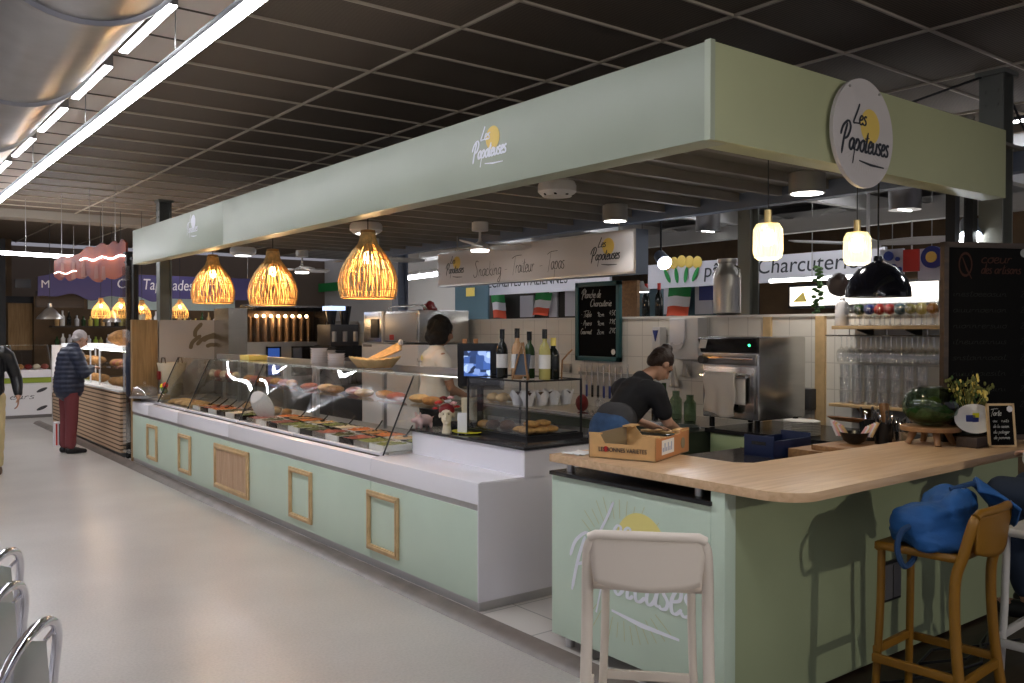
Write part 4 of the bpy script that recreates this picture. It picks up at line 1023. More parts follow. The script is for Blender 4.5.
# --- old man in the navy quilted jacket, facing the bakery counter
T = thing('person', 'person with short grey hair, navy quilted jacket and dark red trousers at the slatted counter', 'person', (2.50, 12.98, 0), math.radians(-78))
B = Blob()
for s in (-1, 1): B.chain([((s * .08, 0, .86), .08), ((s * .085, .0, .48), .055), ((s * .085, -.02, .08), .04)])
B.chain([((0, 0, .92), .12), ((0, .02, 1.2), .13), ((0, .06, 1.38), .06), ((0, .11, 1.45), .052)])
for s in (-1, 1):
    wr = (s * .08, .27, 1.14); B.chain([((s * .17, .03, 1.33), .05), ((s * .235, .08, 1.08), .04), (wr, .028)]); hand(B, wr, (-s * .4, .8, .1), (0, -.2, -1), s, .6)
w, R = head(B, (0, .155, 1.525), (0, .86, -.5)); B.make('body', 'skin', T, .0095, 2); face_bits(T, w, R)
C = Blob(); C.chain([((0, 0, .88), .185), ((0, .01, 1.05), .18), ((0, .03, 1.27), .17), ((0, .06, 1.40), .085)])
for s in (-1, 1): C.chain([((s * .13, .03, 1.33), .095), ((s * .20, .04, 1.28), .08), ((s * .245, .09, 1.08), .072), ((s * .11, .24, 1.13), .055)])
C.make('quilted_jacket', 'navy_jacket', T, .013, 2, disp=lambda c: .009 * abs(math.sin(c.z * PI / .062)) + .003 * mn.noise(c * 15))
C = Blob(); C.ell((0, 0, .86), (.15, .125, .12))
for s in (-1, 1): C.chain([((s * .078, 0, .82), .098), ((s * .085, .0, .48), .078), ((s * .085, -.02, .12), .066)])
C.make('trousers', 'maroon', T, .013, 2, disp=lambda c: .005 * mn.noise(c * 16))
for s in (-1, 1): C = Blob(); C.chain([((s * .09, -.05, .045), .042), ((s * .095, .07, .035), .042), ((s * .10, .16, .025), .032)]); C.make('shoe', 'leather_black', T, .01, 2)
C = Blob(); C.ell(w(0, -.025, .035), (.083, .095, .087), R); C.ell(w(0, -.06, -.02), (.07, .05, .05), R); C.make('hair', 'hair_grey', T, .009, 1, disp=lambda c: .003 * mn.noise(c * 50))

# --- walking man cut by the left edge, coming towards us
T = thing('person', 'person in black leather jacket and khaki trousers walking in at the left edge', 'person', (1.41, 11.7, 0), math.radians(172))
B = Blob()
B.chain([((-.08, 0, .88), .08), ((-.09, .06, .48), .055), ((-.09, .02, .08), .04)]); B.chain([((.08, 0, .88), .08), ((.09, -.02, .48), .055), ((.09, -.22, .14), .04)])
B.chain([((0, 0, .94), .12), ((0, .0, 1.22), .13), ((0, .02, 1.44), .06), ((0, .03, 1.52), .052)])
for s, el, wr in ((-1, (-.27, -.04, 1.10), (-.30, .07, .88)), (1, (.26, -.02, 1.10), (.27, .10, .88))):
    B.chain([((s * .18, 0, 1.38), .05), (el, .042), (wr, .03)]); hand(B, wr, (0, .15, -1), (-s, 0, 0), s, .5)
w, R = head(B, (0, .06, 1.62), (0, 1, -.05)); B.make('body', 'skin', T, .0095, 2); face_bits(T, w, R)
C = Blob(); C.chain([((0, 0, .96), .165), ((0, 0, 1.12), .165), ((0, 0, 1.33), .165), ((0, .01, 1.45), .09)])
for s, el, wr in ((-1, (-.28, -.04, 1.10), (-.30, .05, .92)), (1, (.27, -.02, 1.10), (.27, .08, .92))): C.chain([((s * .14, 0, 1.38), .09), ((s * .20, 0, 1.34), .078), (el, .066), (wr, .048)])
C.make('leather_jacket', 'leather_black', T, .012, 2, disp=lambda c: .006 * mn.noise(c * 13))
C = Blob(); C.ell((0, 0, .90), (.15, .125, .11)); C.chain([((-.08, 0, .86), .10), ((-.09, .06, .48), .075), ((-.09, .02, .12), .06)]); C.chain([((.08, 0, .86), .10), ((.09, -.02, .48), .075), ((.09, -.21, .17), .06)])
C.make('trousers', 'khaki', T, .012, 2, disp=lambda c: .006 * mn.noise(c * 14))
for s, y, z in ((-1, 0, 0), (1, -.24, .07)): C = Blob(); C.chain([((s * .09, y - .03, z + .045), .045), ((s * .095, y + .08, z + .035), .044), ((s * .10, y + .16, z + .025), .034)]); C.make('shoe', 'leather_brown', T, .01, 2)
C = Blob(); C.ell(w(0, -.03, .04), (.083, .094, .085), R); C.make('hair', 'hair_grey', T, .009, 1)

# --- seated person at the right edge
T = thing('person', 'seated person in light grey sweatshirt and dark jeans at the right edge of the bar', 'person', (4.57, 1.58, .012), math.radians(-6))
B = Blob()
for s in (-1, 1): B.chain([((s * .09, -.05, .84), .085), ((s * .12, .34, .84), .06), ((s * .11, .22, .38), .042)]); B.ell((s * .11, .28, .31), (.042, .115, .036))
B.chain([((0, -.06, .88), .12), ((0, -.04, 1.15), .125), ((0, .03, 1.34), .06), ((0, .06, 1.41), .052)])
for s in (-1, 1): wr = (s * .06, .20, 1.05); B.chain([((s * .17, .0, 1.28), .05), ((s * .25, .10, 1.05), .04), (wr, .028)]); hand(B, wr, (-.4 * s, .9, 0), (0, 0, -1), s, .3)
w, R = head(B, (0, .10, 1.50), (0, 1, -.2)); B.make('body', 'skin', T, .0095, 2); face_bits(T, w, R)
C = Blob(); C.chain([((0, -.06, .92), .155), ((0, -.04, 1.1), .15), ((0, -.01, 1.25), .145), ((0, .03, 1.33), .08)])
for s in (-1, 1): C.chain([((s * .12, 0, 1.28), .085), ((s * .19, .03, 1.24), .074), ((s * .26, .10, 1.06), .068), ((s * .08, .16, 1.05), .05)])
C.make('sweatshirt', 'shirt_grey', T, .012, 2, disp=lambda c: .008 * mn.noise(c * 13))
C = Blob(); C.ell((0, -.05, .87), (.17, .15, .10))
for s in (-1, 1): C.chain([((s * .09, -.03, .85), .105), ((s * .12, .34, .85), .082), ((s * .11, .23, .42), .062)])
C.make('jeans', 'jeans_dark', T, .013, 2, disp=lambda c: .005 * mn.noise(c * 13))
for s in (-1, 1): C = Blob(); C.chain([((s * .11, .19, .315), .045), ((s * .11, .30, .30), .045), ((s * .11, .38, .295), .035)]); C.make('shoe', 'leather_black', T, .01, 2)
C = Blob(); C.ell(w(0, -.03, .04), (.085, .096, .09), R); C.make('hair', 'hair_brown', T, .009, 1)
# ------------------------------------------------------------------ things on the black worktop near the till
WT = .957
# glass cake case with black frame
x0, x1, y0, y1, z0, z1 = 3.40, 3.86, 4.27, 4.92, WT, 1.335
T = thing('pastry_case', 'small glass pastry case with a black frame on the black worktop', 'display case', ((x0 + x1) / 2, (y0 + y1) / 2, z0))
f = .011; b = MB(T)
for x in (x0, x1 - f):
    for y in (y0, y1 - f): b.box(x, y, z0, x + f, y + f, z1)
for z in (z1 - f, ):
    b.box(x0, y0, z, x1, y0 + f, z + f); b.box(x0, y1 - f, z, x1, y1, z + f); b.box(x0, y0, z, x0 + f, y1, z + f); b.box(x1 - f, y0, z, x1, y1, z + f)
b.box(x0 - .005, y0 - .005, z0, x1 + .005, y1 + .005, z0 + .03); b.build('frame', 'black_frame')
MB(T).box(x0 + f, y0 + f, z1 - .008, x1 - f, y1 - f, z1 - .004).build('top_pane', 'glass'); MB(T).box(x0 + .003, y0 + f, z0 + .03, x0 + .007, y1 - f, z1 - f).build('front_pane', 'glass')
MB(T).box(x0 + f, y0 + .003, z0 + .03, x1 - f, y0 + .007, z1 - f).build('side_pane', 'glass'); MB(T).box(x0 + f, y1 - .007, z0 + .03, x1 - f, y1 - .003, z1 - f).build('side_pane', 'glass')
MB(T).box(x0 + f, y0 + .02, 1.165, x1 - .02, y1 - .02, 1.171).build('shelf', 'glass')
MB(T).box(x0 + .02, y0 + .02, z0 + .03, x1 - .02, y1 - .02, z0 + .036).build('tray', 'black')
def muffin(label, loc, group):
    T = thing('muffin', label, 'muffin', loc, random.random() * 3, group)
    b = MB(); n = 24; vs = []
    for j, (r, z) in enumerate(((.030, 0), (.038, .04), (.050, .066))):
        for i in range(n): t = 2 * PI * i / n; q = 1 + .05 * math.cos(8 * t) * j; vs.append((r * q * math.cos(t), r * q * math.sin(t), z + (.028 * abs(math.cos(2 * t)) if j == 2 else 0)))
    b.add(vs, [tuple(range(n))[::-1]] + [(j * n + i, j * n + (i + 1) % n, (j + 1) * n + (i + 1) % n, (j + 1) * n + i) for j in range(2) for i in range(n)]); b.build('paper_case', 'flag_white', T, smooth=True)
    b = MB(); b.ball((0, 0, .060), (.040, .040, .026), 14, 8); b.build('cake', 'choc', T, smooth=True); return T
m0 = muffin('chocolate muffin in tall white paper, upper glass shelf of the pastry case', (3.47, 4.345, 1.171), 'muffins on the shelf of the pastry case')
k = 0
for (x, y) in ((3.575, 4.34), (3.68, 4.345), (3.78, 4.34), (3.47, 4.45), (3.58, 4.455), (3.69, 4.45)): dup(m0, (x, y, 1.171), k * 1.1); k += 1
def lump(name, m, label, cat, loc, r, group=None, seed=0, rz=0, amp=.12):
    b = MB(); b.ball((0, 0, 0), r, 16, 10); rnd = random.Random(seed)
    b.v = [v * (1 + amp * mn.noise(v * (1.6 / max(r)) + Vector((seed, 0, 0)))) for v in b.v]
    b.xform(Matrix.Rotation(rz, 4, 'Z')); zm = min(v.z for v in b.v); b.xform(Matrix.Translation((loc[0], loc[1], loc[2] - zm)))
    return b.solo(name, m, label, cat, group, smooth=True)
k = 0
for (x, y, z) in ((3.46, 4.34, 0), (3.56, 4.33, 0), (3.66, 4.35, 0), (3.48, 4.43, 0), (3.59, 4.44, 0), (3.52, 4.37, .036), (3.62, 4.38, .036)):
    k += 1; lump('cookie', 'cookie', 'golden cookie in the heap at the bottom of the pastry case', 'cookie', (x, y, z0 + .036 + z), (.056, .050, .022), 'cookies at the bottom of the pastry case', k)
for k, (x, y) in enumerate(((3.47, 4.56), (3.53, 4.64), (3.46, 4.70))): lump('brownie', 'choc', 'dark brown cake piece at the bottom of the pastry case', 'cake', (x, y, z0 + .036), (.052, .045, .032), 'dark cakes at the bottom of the pastry case', k)
lump('bun', 'bread', 'round golden bun at the left bottom of the pastry case', 'bun', (3.46, 4.80, z0 + .036), (.05, .045, .028))
for k, (x, y) in enumerate(((3.50, 4.66), (3.56, 4.72), (3.50, 4.76), (3.60, 4.67))): lump('cake_slice', 'bread_pale', 'pale cake slice on the glass shelf at the left of the pastry case', 'cake', (x, y, 1.171), (.045, .04, .03), 'pale cakes on the glass shelf', k + 9)
# bottles on the case
def bottle(label, loc, m, cap, h=.31, r=.037, lab='label_white', group=None, kind='wine_bottle', cat='bottle'):
    T = thing(kind, label, cat, loc, 0, group)
    b = MB(); b.lathe([(r * .9, 0), (r, .01), (r, h * .58), (r * .8, h * .68), (r * .40, h * .76), (r * .36, h * .97), (r * .42, h * .975), (r * .42, h), (0, h)], n=22); b.build('bottle_body', m, T, smooth=True)
    b = MB(); b.cyl((0, 0, h * .82), (0, 0, h + .004), r * .45, n=16); b.build('capsule', cap, T, smooth=True)
    if lab: b = MB(); b.lathe([(r * 1.015, h * .22), (r * 1.015, h * .50)], n=22); b.build('label', lab, T, smooth=True)
    return T
zt = 1.336
bottle('black wine bottle with white label, leftmost on the pastry case', (3.45, 4.59, zt), 'wine_glass_black', 'black', .315)
bottle('rosé wine bottle with black capsule, second from left on the pastry case', (3.48, 4.47, zt), 'wine_rose', 'black', .32)
bottle('green wine bottle standing behind the rosé bottle', (3.58, 4.47, zt), 'green_bottle', 'black', .30)
bottle('pale wine bottle behind the small slate easel on the pastry case', (3.56, 4.29, zt), 'wine_white', 'black', .315)
bottle('dark squat bottle with gold neck, rightmost on the pastry case', (3.64, 4.30, zt), 'wine_glass_black', 'butter', .26, .04, None)
T = thing('slate_easel', 'small slate on a little wooden easel among the wine bottles', 'easel', (3.42, 4.36, zt), math.radians(-75))
b = MB(); b.box(-.055, -.004, .03, .055, .004, .165); b.xform(Matrix.Rotation(-.2, 4, 'X')); b.build('slate', mat('slate_blue', (.05, .07, .10), .6), T)
for s in (-1, 1): b = MB(); b.cyl((s * .06, -.005, 0), (s * .005, .025, .235), .006, n=8); b.build('easel_leg', 'wood_mid', T)
b = MB(); b.cyl((0, .09, 0), (0, .025, .235), .006, n=8); b.build('easel_leg', 'wood_mid', T); b = MB(); b.box(-.06, -.015, .025, .06, .006, .032); b.build('ledge', 'wood_mid', T)
b = MB(); b.tube([(3.70, 4.29, zt), (3.69, 4.27, zt + .12), (3.71, 4.24, zt + .16), (3.73, 4.22, zt + .19)], .006, 6); b.solo('cork_puller', 'wood_mid', 'wooden stick leaning on the rightmost dark bottle', 'utensil')
# till screen
q = P(478, 360, x=3.62); T = thing('till_screen', 'black touch-screen till seen from its side, on a pole', 'till', (3.60, 5.06, WT), math.radians(-96 + 50))
b = MB(); b.prism([(-.02, .30), (.04, .28), (.19, .26), (.21, .31), (.02, .60), (-.035, .60)], 'x', -.15, .15); b.build('till_body', 'black', T, bevel=.006)
def screen_mat():
    m = bpy.data.materials.new('till_picture'); m.use_nodes = True; nt = m.node_tree; b = nt.nodes['Principled BSDF']; tc = nt.nodes.new('ShaderNodeTexCoord')
    v = nt.nodes.new('ShaderNodeTexVoronoi'); v.inputs['Scale'].default_value = 22; v.distance = 'CHEBYCHEV'; nt.links.new(tc.outputs['Object'], v.inputs[0])
    r = nt.nodes.new('ShaderNodeValToRGB'); e = r.color_ramp.elements; e[0].color = (.01, .02, .05, 1); e[1].color = (.45, .6, .9, 1); x = e.new(.5); x.color = (.05, .12, .4, 1)
    s = nt.nodes.new('ShaderNodeSeparateColor'); nt.links.new(v.outputs['Color'], s.inputs[0]); nt.links.new(s.outputs[0], r.inputs[0]); nt.links.new(r.outputs[0], b.inputs['Emission Color']); b.inputs['Emission Strength'].default_value = .8
    b.inputs['Base Color'].default_value = (.02, .02, .03, 1); b.inputs['Roughness'].default_value = .3; return m
M['till_picture'] = screen_mat()
b = MB(); b.box(-.10, -.040, .37, .085, -.032, .545); b.xform(Matrix.Translation((0, 0, 0))); b.build('screen', 'till_picture', T)
b = MB(); b.box(-.02, .03, 0, .02, .07, .30); b.box(-.09, -.03, 0, .09, .13, .015); b.build('stand', 'black_matte', T, bevel=.003)
for dx in (.0, .08): b = MB(); b.box(-.12 + dx, .0, .6, -.09 + dx, .02, .63); b.build('clip', 'card_dark', T)
# cream canister, flowers head, pig, plate, card
q = P(461, 405, x=3.7); b = MB(); b.cyl((0, 0, 0), (0, 0, .20), .055, .062, 24); b.xform(Matrix.Translation((3.66, 5.26, WT))); b.solo('canister', 'cream', 'cream printed canister standing behind the flower-crowned head vase', 'canister', smooth=True)
T = thing('head_vase', 'ceramic head vase crowned with red and pink flowers on the black worktop', 'vase', (3.27, 4.97, WT), math.radians(142))
B = Blob(); B.chain([((0, 0, .0), .034), ((0, 0, .05), .026), ((0, .01, .08), .026)]); w, R = head(B, (0, .012, .125), (0, 1, 0), .62); B.make('ceramic_head', 'cream', T, .005, 1)
b = MB(); b.ball(w(.0, .086, -.052), (.010, .005, .004), 8, 6); b.build('lips', 'red', T, smooth=True); face_bits(T, w, R, .45)
C = Blob(); C.ell(w(0, -.02, .05), (.055, .058, .045), R); C.make('hair', 'red_dark', T, .006, 1)
def rose(T, c, r, m, seed):
    b = MB(); rnd = random.Random(seed)
    for k in range(9):
        t = 2.4 * k; rr = r * (.15 + .1 * k); q = Vector((math.cos(t), math.sin(t), 0)) * rr * .6
        b.ball(Vector(c) + q + Vector((0, 0, r * .3 - rr * .25)), (r * .42, r * .42, r * .30), 8, 6)
    b.build('flower', m, T, smooth=True)
for k, (x, y, z, r, m) in enumerate(((-.05, .035, .20, .030, 'pink'), (-.015, .05, .215, .028, 'flag_white'), (.05, .03, .205, .032, 'red'), (.02, .02, .235, .030, 'red_dark'), (-.03, .0, .235, .028, 'pink'), (.06, -.02, .195, .026, 'pink'), (-.07, .0, .175, .024, 'red'), (.0, -.04, .225, .03, 'red_dark'), (.075, .01, .165, .02, 'red'))): rose(T, (x, y, z), r, m, k)
T = thing('piggy_bank', 'pink patterned ceramic piggy bank on the black worktop', 'piggy bank', (3.31, 5.33, WT), math.radians(95))
B = Blob(); B.ell((0, 0, .055), (.045, .075, .042)); B.cap((0, .06, .06), (0, .092, .058), .022, .016)
for s in (-1, 1): B.cap((s * .022, .045, .09), (s * .028, .05, .112), .012, .006); B.cap((s * .025, .04, .03), (s * .025, .042, .008), .014, .012); B.cap((s * .025, -.045, .03), (s * .025, -.045, .008), .014, .012)
B.make('pig_body', 'pig_pink', T, .006, 1); b = MB(); b.tube([(0, -.075, .06), (.008, -.085, .07), (0, -.09, .075)], .004, 6); b.build('tail', 'pink', T)
T = thing('coin_dish', 'bright yellow shallow dish on the black worktop edge', 'dish', (3.36, 4.86, WT)); b = MB(); b.lathe([(.05, 0), (.075, .006), (.095, .014), (.092, .018), (.07, .009), (0, .006)], n=32, sy=1.3); b.build('dish', 'yellow', T, smooth=True)
lump('olive_leaf', 'leaf', 'small green leaf lying in the yellow dish', 'leaf', (3.36, 4.88, WT + .008), (.02, .03, .006), amp=.1)
T = thing('card_stand', 'white upright card beside the head vase', 'card', (3.30, 4.83, WT), math.radians(-52)); b = MB(); b.box(-.032, -.004, 0, .032, .004, .145); b.build('card', 'paper', T); b = MB(); b.box(-.02, -.02, 0, .02, .02, .006); b.build('foot', 'black', T)
T = thing('scale_box', 'low black box behind the yellow dish beside the pastry case', 'box', (3.46, 5.02, WT)); MB(T).box(3.40, 4.94, WT, 3.56, 5.12, WT + .06).build('box_body', 'black', bevel=.004); MB(T).box(3.398, 4.96, WT + .02, 3.401, 5.0, WT + .06).build('label', 'paper_blue')

# ------------------------------------------------------------------ food in the glass counters
def food_tray(loc, sx, sy, m, label, group, dish='steel', seed=0, pile=.03, spoon=True):
    T = thing('food_tray', label, 'food tray', loc, 0, group)
    b = MB(); h = .045; t = .004; b.box(-sx, -sy, 0, sx, sy, .005); b.box(-sx, -sy, .005, -sx + t, sy, h); b.box(sx - t, -sy, .005, sx, sy, h); b.box(-sx + t, -sy, .005, sx - t, -sy + t, h); b.box(-sx + t, sy - t, .005, sx - t, sy, h)
    b.build('tray', dish, T)
    b = MB(); b.grid(lambda u, v: ((u - .5) * 2 * (sx - t), (v - .5) * 2 * (sy - t), .03 + pile * math.sin(PI * u) ** .5 * math.sin(PI * v) ** .5 * .6 + .02 * mn.noise(Vector((u * sx * 60 + seed * 7, v * sy * 60, seed)))), 22, 22)
    b.build('food', m, T, smooth=True)
    if spoon: b = MB(); b.tube([(0, 0, .05), (sx * .5, sy * .3, .085), (sx * .9, sy * .6, .12)], .006, 6); b.ball((0, 0, .052), (.025, .02, .008), 8, 6); b.build('spoon', 'black', T, smooth=True)
    return T
ORD = ['first from the right', 'second from the right', 'third from the right', 'fourth from the right', 'fifth from the right', 'in the middle', 'fifth from the left', 'fourth from the left', 'third from the left', 'second from the left', 'first from the left']
foods = [('salad', 'green salad'), ('carrot', 'grated carrot'), ('olive', 'dark olive'), ('bread_pale', 'pale pasta'), ('meat', 'red meat'), ('salad', 'mixed salad'), ('olive', 'black olive'), ('cream', 'creamy'), ('meat', 'brown stew'), ('carrot', 'orange vegetable'), ('salad', 'leaf salad'), ('bread', 'baked gratin')]
n = 0
for k in range(11):
    y = 5.50 + .235 * k
    for j, x in enumerate((3.14, 3.40)):
        fm, fn = foods[(n * 5) % len(foods)]; n += 1
        row = 'front' if j == 0 else 'rear'
        food_tray((x, y, .80), .115, .105, fm, '%s tray, %s in the %s row of the wide counter' % (fn, ORD[k], row), 'food trays in the wide chilled counter', ('steel', 'ceramic', 'black')[n % 3], n, spoon=(n % 4 == 0))
for k in range(9): lump('quiche', ('bread', 'bread_pale', 'meat')[k % 3], 'baked savoury on the glass shelf of the wide chilled counter', 'pastry', (3.56 + .05 * (k % 2), 5.6 + .27 * k, 1.083), (.08, .09, .035), 'savouries on the glass shelf', k)
for k in range(6):
    y = 8.22 + .25 * k; food_tray((3.2, y, .80), .15, .11, foods[(k * 7) % 12][0], 'deli tray, %s in the middle glass counter' % ['rightmost', 'second from the right', 'third from the right', 'third from the left', 'second from the left', 'leftmost'][k], 'trays in the middle glass counter', ('black', 'ceramic')[k % 2], 30 + k)
for k in range(10): lump('pastry', ('bread', 'cookie', 'bread_pale')[k % 3], 'small baked roll in the row of the middle glass counter', 'pastry', (3.52 + .06 * (k % 2), 8.2 + .13 * k, .80), (.05, .05, .035), 'rolls in the middle glass counter', k + 40)
for k in range(7): lump('pastry', ('bread', 'meat')[k % 2], 'pastry on the glass shelf of the middle counter', 'pastry', (3.58, 8.2 + .19 * k, 1.083), (.06, .06, .04), 'pastries on the glass shelf of the middle counter', k + 60)
for k in range(8): lump('sandwich', 'bread_pale', 'long pale sandwich lying in the narrow far glass counter', 'sandwich', (3.12 + .12 * (k % 2), 9.72 + .11 * k, .80 + .0), (.09, .03, .03), 'sandwiches in the narrow glass counter', k + 80)
for k in range(5): lump('jar_food', ('cream', 'meat')[k % 2], 'round bun on the shelf of the narrow far counter', 'bun', (3.58, 9.75 + .18 * k, 1.083), (.05, .05, .05), 'buns on the shelf of the narrow glass counter', k + 95)
# big platter standing on edge, bowl
T = thing('platter', 'round pale platter standing tilted inside the wide glass counter', 'platter', (3.12, 7.85, .80), math.radians(20)); b = MB(); b.lathe([(0, 0), (.10, .0), (.15, .02), (.148, .026), (.1, .008), (0, .006)], n=32); b.xform(Matrix.Translation((0, 0, .14)) @ Matrix.Rotation(math.radians(70), 4, 'Y')); b.build('plate', 'ceramic', T, smooth=True)

# on the glass tops
TOP = 1.333
for k, (x, y, h) in enumerate(((3.50, 7.42, .17), (3.56, 7.20, .13), (3.62, 7.50, .15))):
    T = thing('cup_stack', ['tallest stack of white cups on the glass counter top', 'shortest stack of white tubs, right of the taller stacks', 'white cup stack behind the tallest one'][k], 'cups', (x, y, TOP))
    b = MB(); n = int(h / .022)
    for i in range(n): b.lathe([(.066, .022 * i), (.078, .022 * i + .018), (.082, .022 * i + .0215)], n=20)
    b.lathe([(0, h), (.078, h)], n=20); b.build('cups', 'flag_white', T, smooth=True)
T = thing('bread_basket', 'oval wicker basket of bread sticks with a white bow on the counter top', 'basket', (3.52, 6.42, TOP), math.radians(-35))
def bk(u, v): t = 2 * PI * u; r = .09 + .05 * v; return (1.5 * r * math.cos(t), r * math.sin(t) * .9, .01 + .07 * v + .02 * abs(math.cos(t)) ** 2 * v + .004 * math.sin(40 * t))
b = MB(); b.grid(bk, 60, 6); b.build('basket_wall', 'straw', T, smooth=True, solid=.008); b = MB(); b.lathe([(0, .006), (.09, .008)], n=24, sx=1.5, sy=.9); b.build('basket_base', 'straw', T)
for k in range(5): b = MB(); b.tube([(-.10, -.03 + .015 * k, .05), (.08, -.02 + .012 * k, .10 + .012 * k), (.22, -.01 + .01 * k, .16 + .015 * k)], .010, 8); b.build('bread_stick', 'bread_pale', T, smooth=True)
b = MB()
for s in (-1, 1): b.ball((.19 + .02, s * .03, .215), (.02, .035, .025), 10, 8)
b.build('bow', 'flag_white', T, smooth=True)
# straw basket bag at the far end, cake dome, flowers, jars
q = P(173, 400, x=3.75)
T = thing('straw_bag', 'tall straw bag with brown leather patch standing at the far end of the counter', 'bag', (3.28, 11.08, .83))
b = MB(); b.lathe([(.10, 0), (.13, .03), (.19, .25), (.235, .42), (.228, .42), (.12, .03)], n=32, sy=1.0, sx=.7); b.build('bag_body', 'straw_pale', T, smooth=True)
b = MB(); b.box(-.17, -.05, .22, -.145, .03, .32); b.build('leather_patch', 'red_dark', T)
for s in (-1, 1): b = MB(); b.tube([(s * .1, -.09, .41), (s * .1, -.06, .48), (s * .1, .06, .48), (s * .1, .09, .41)], .007, 6); b.build('handle', 'leather_brown', T)
T = thing('cake_dome', 'glass cake dome on the far corner of the long counter', 'cake dome', (3.0, 11.22, .83))
b = MB(); b.lathe([(.16, 0), (.16, .06), (.13, .12), (.07, .155), (0, .165)], n=32); b.build('glass_dome', 'glass_clear', T, smooth=True); b = MB(); b.ball((0, 0, .18), .018, 10, 8); b.build('knob', 'glass_clear', T, smooth=True); b = MB(); b.cyl((0, 0, 0), (0, 0, .01), .175, n=32); b.build('plate', 'alu', T)
T = thing('flower_pot', 'little wooden pot of yellow and red flowers on the far counter', 'flowers', (3.10, 10.78, .83)); b = MB(); b.box(-.05, -.07, 0, .05, .07, .06); b.build('pot', 'oak_frame', T, bevel=.003)
for k, (x, y, z, m) in enumerate(((0, .04, .15, 'yellow'), (0, -.05, .17, 'red'), (.0, .0, .12, 'leaf'), (0, -.03, .10, 'leaf'), (0, .06, .10, 'flag_white'))): b = MB(); b.ball((x, y, z), .036, 10, 8); b.cyl((x, y, .05), (x, y, z), .004, n=6); b.build('flower', m, T, smooth=True)
# cake with butter dish on the far glass top
q = P(227, 352, x=3.55); b = MB(); b.box(-.1, -.13, 0, .1, .13, .055); b.xform(Matrix.Translation((3.5, 9.0, TOP))); b.solo('butter_block', 'butter', 'yellow block on the glass counter top below the grill', 'cheese', bevel=.008)

# ------------------------------------------------------------------ back equipment
# rotisserie: tall black hooded grill facing us at the far end
GY = 10.95; xl, xr = P(235, 305, y=GY).x, P(326, 310, y=GY).x
T = thing('rotisserie', 'wide grill cabinet with lit black hood and two glass doors at the far end', 'oven', ((xl + xr) / 2, GY + .3, PZ))
zt = P(280, 309, y=GY).z; zh = P(280, 342, y=GY).z; zb = P(280, 375, y=GY).z
MB(T).box(xl + .12, GY + .05, .045, xr - .02, GY + .42, zh).build('cabinet', 'steel_matte', bevel=.005)
b = MB(T); b.prism([(GY - .12, zt + .02), (GY + .42, zt + .06), (GY + .42, zt), (GY - .10, zt - .03)], 'x', xl + .22, xr + .02); b.build('hood_top', 'black')
b = MB(T); b.add([(xl + .30, GY - .10, zt - .03), (xr, GY - .10, zt - .03), (xr - .10, GY + .06, zh), (xl + .14, GY + .06, zh)], [(0, 1, 2, 3)]); b.build('hood_glass', 'glass_case')
MB(T).box(xl + .12, GY + .32, zh, xr - .02, GY + .42, zt).build('hood_back', mat('brown_steel', (.10, .07, .05), .3, metal=.8))
for s in (0, 1): b = MB(T); x = (xl + .12, xr - .03)[s]; b.prism([(GY + .05, zh), (GY + .42, zh), (GY + .42, zt), (GY - .10, zt - .03)], 'x', x, x + .015); b.build('hood_cheek', 'black')
for k in range(8):
    x = xl + .34 + (xr - xl - .55) * k / 7; b = MB(T); b.ball((x, GY + .16, zt - .09), .022, 10, 8); b.build('heat_lamp', mat('warm_bulb_dim', (1, .8, .5), .4, emit=9, ecol=(1, .62, .32)), T)
for k in range(9):
    x = xl + .28 + (xr - xl - .42) * k / 8; b = MB(T); b.cyl((x, GY + .25, zh), (x, GY + .25, zt - .1), .03, n=10); b.build('spit', mat('copper_dark', (.20, .13, .08), .4, metal=.7), T, smooth=True)
for (u0, u1) in ((.34, .50), (.62, .88)):
    xa, xb = xl + (xr - xl) * u0, xl + (xr - xl) * u1
    b = MB(T); w_ = .02
    for q in ((xa, zb - .02, xa + w_, zh - .06), (xb - w_, zb - .02, xb, zh - .06), (xa, zb - .02, xb, zb), (xa, zh - .06 - w_, xb, zh - .06)): b.box(q[0], GY + .03, q[1], q[2], GY + .05, q[3])
    b.build('door_frame', 'black'); MB(T).box(xa + w_, GY + .038, zb, xb - w_, GY + .045, zh - .06 - w_).build('door_glass', 'display_blue' if u0 < .5 else 'chrome')
MB(T).box(xl - .12, GY - .1, .045, xl + .12, GY + .42, zt).build('steel_cheek', 'steel')
point_light('grill_light', ((xl + xr) / 2, GY + .15, zt - .12), 3, (1, .65, .35), .1)

# coffee machine
cx_, cy_ = 4.95, 10.3
T = thing('coffee_machine', 'black coffee machine with hoppers between the grill and the steel cabinet', 'coffee machine', (cx_, cy_, .92))
q0, q1 = P(331, 375, y=cy_), P(362, 300, y=cy_)
x0, x1 = q0.x, q1.x; b = MB(T); b.box(x0, cy_, .95, x1, cy_ + .5, 1.45); b.build('machine_body', 'black', bevel=.01)
MB(T).box(x0 + .02, cy_ + .05, 1.45, x1 - .02, cy_ + .45, 1.72).build('group_head', 'charcoal', bevel=.01)
for k in range(3): x = x0 + .07 + (x1 - x0 - .14) * k / 2; b = MB(T); b.cyl((x, cy_ + .06, 1.50), (x, cy_ + .06, 1.63), .035, n=14); b.build('canister', 'steel_matte', T, smooth=True)
for k in range(2): x = x0 + .10 + .2 * k; b = MB(T); b.cyl((x, cy_ + .2, 1.72), (x, cy_ + .2, 1.96), .05, .085, 16); b.build('hopper', 'black', T, smooth=True)
MB(T).box(x0 - .02, cy_ - .01, 1.90, x0 + .20, cy_ + .2, 1.955).build('display', 'screen_pale'); MB(T).box(x0 + .02, cy_ - .012, 1.1, x1 - .02, cy_ - .0, 1.3).build('drip_panel', 'alu_dark')
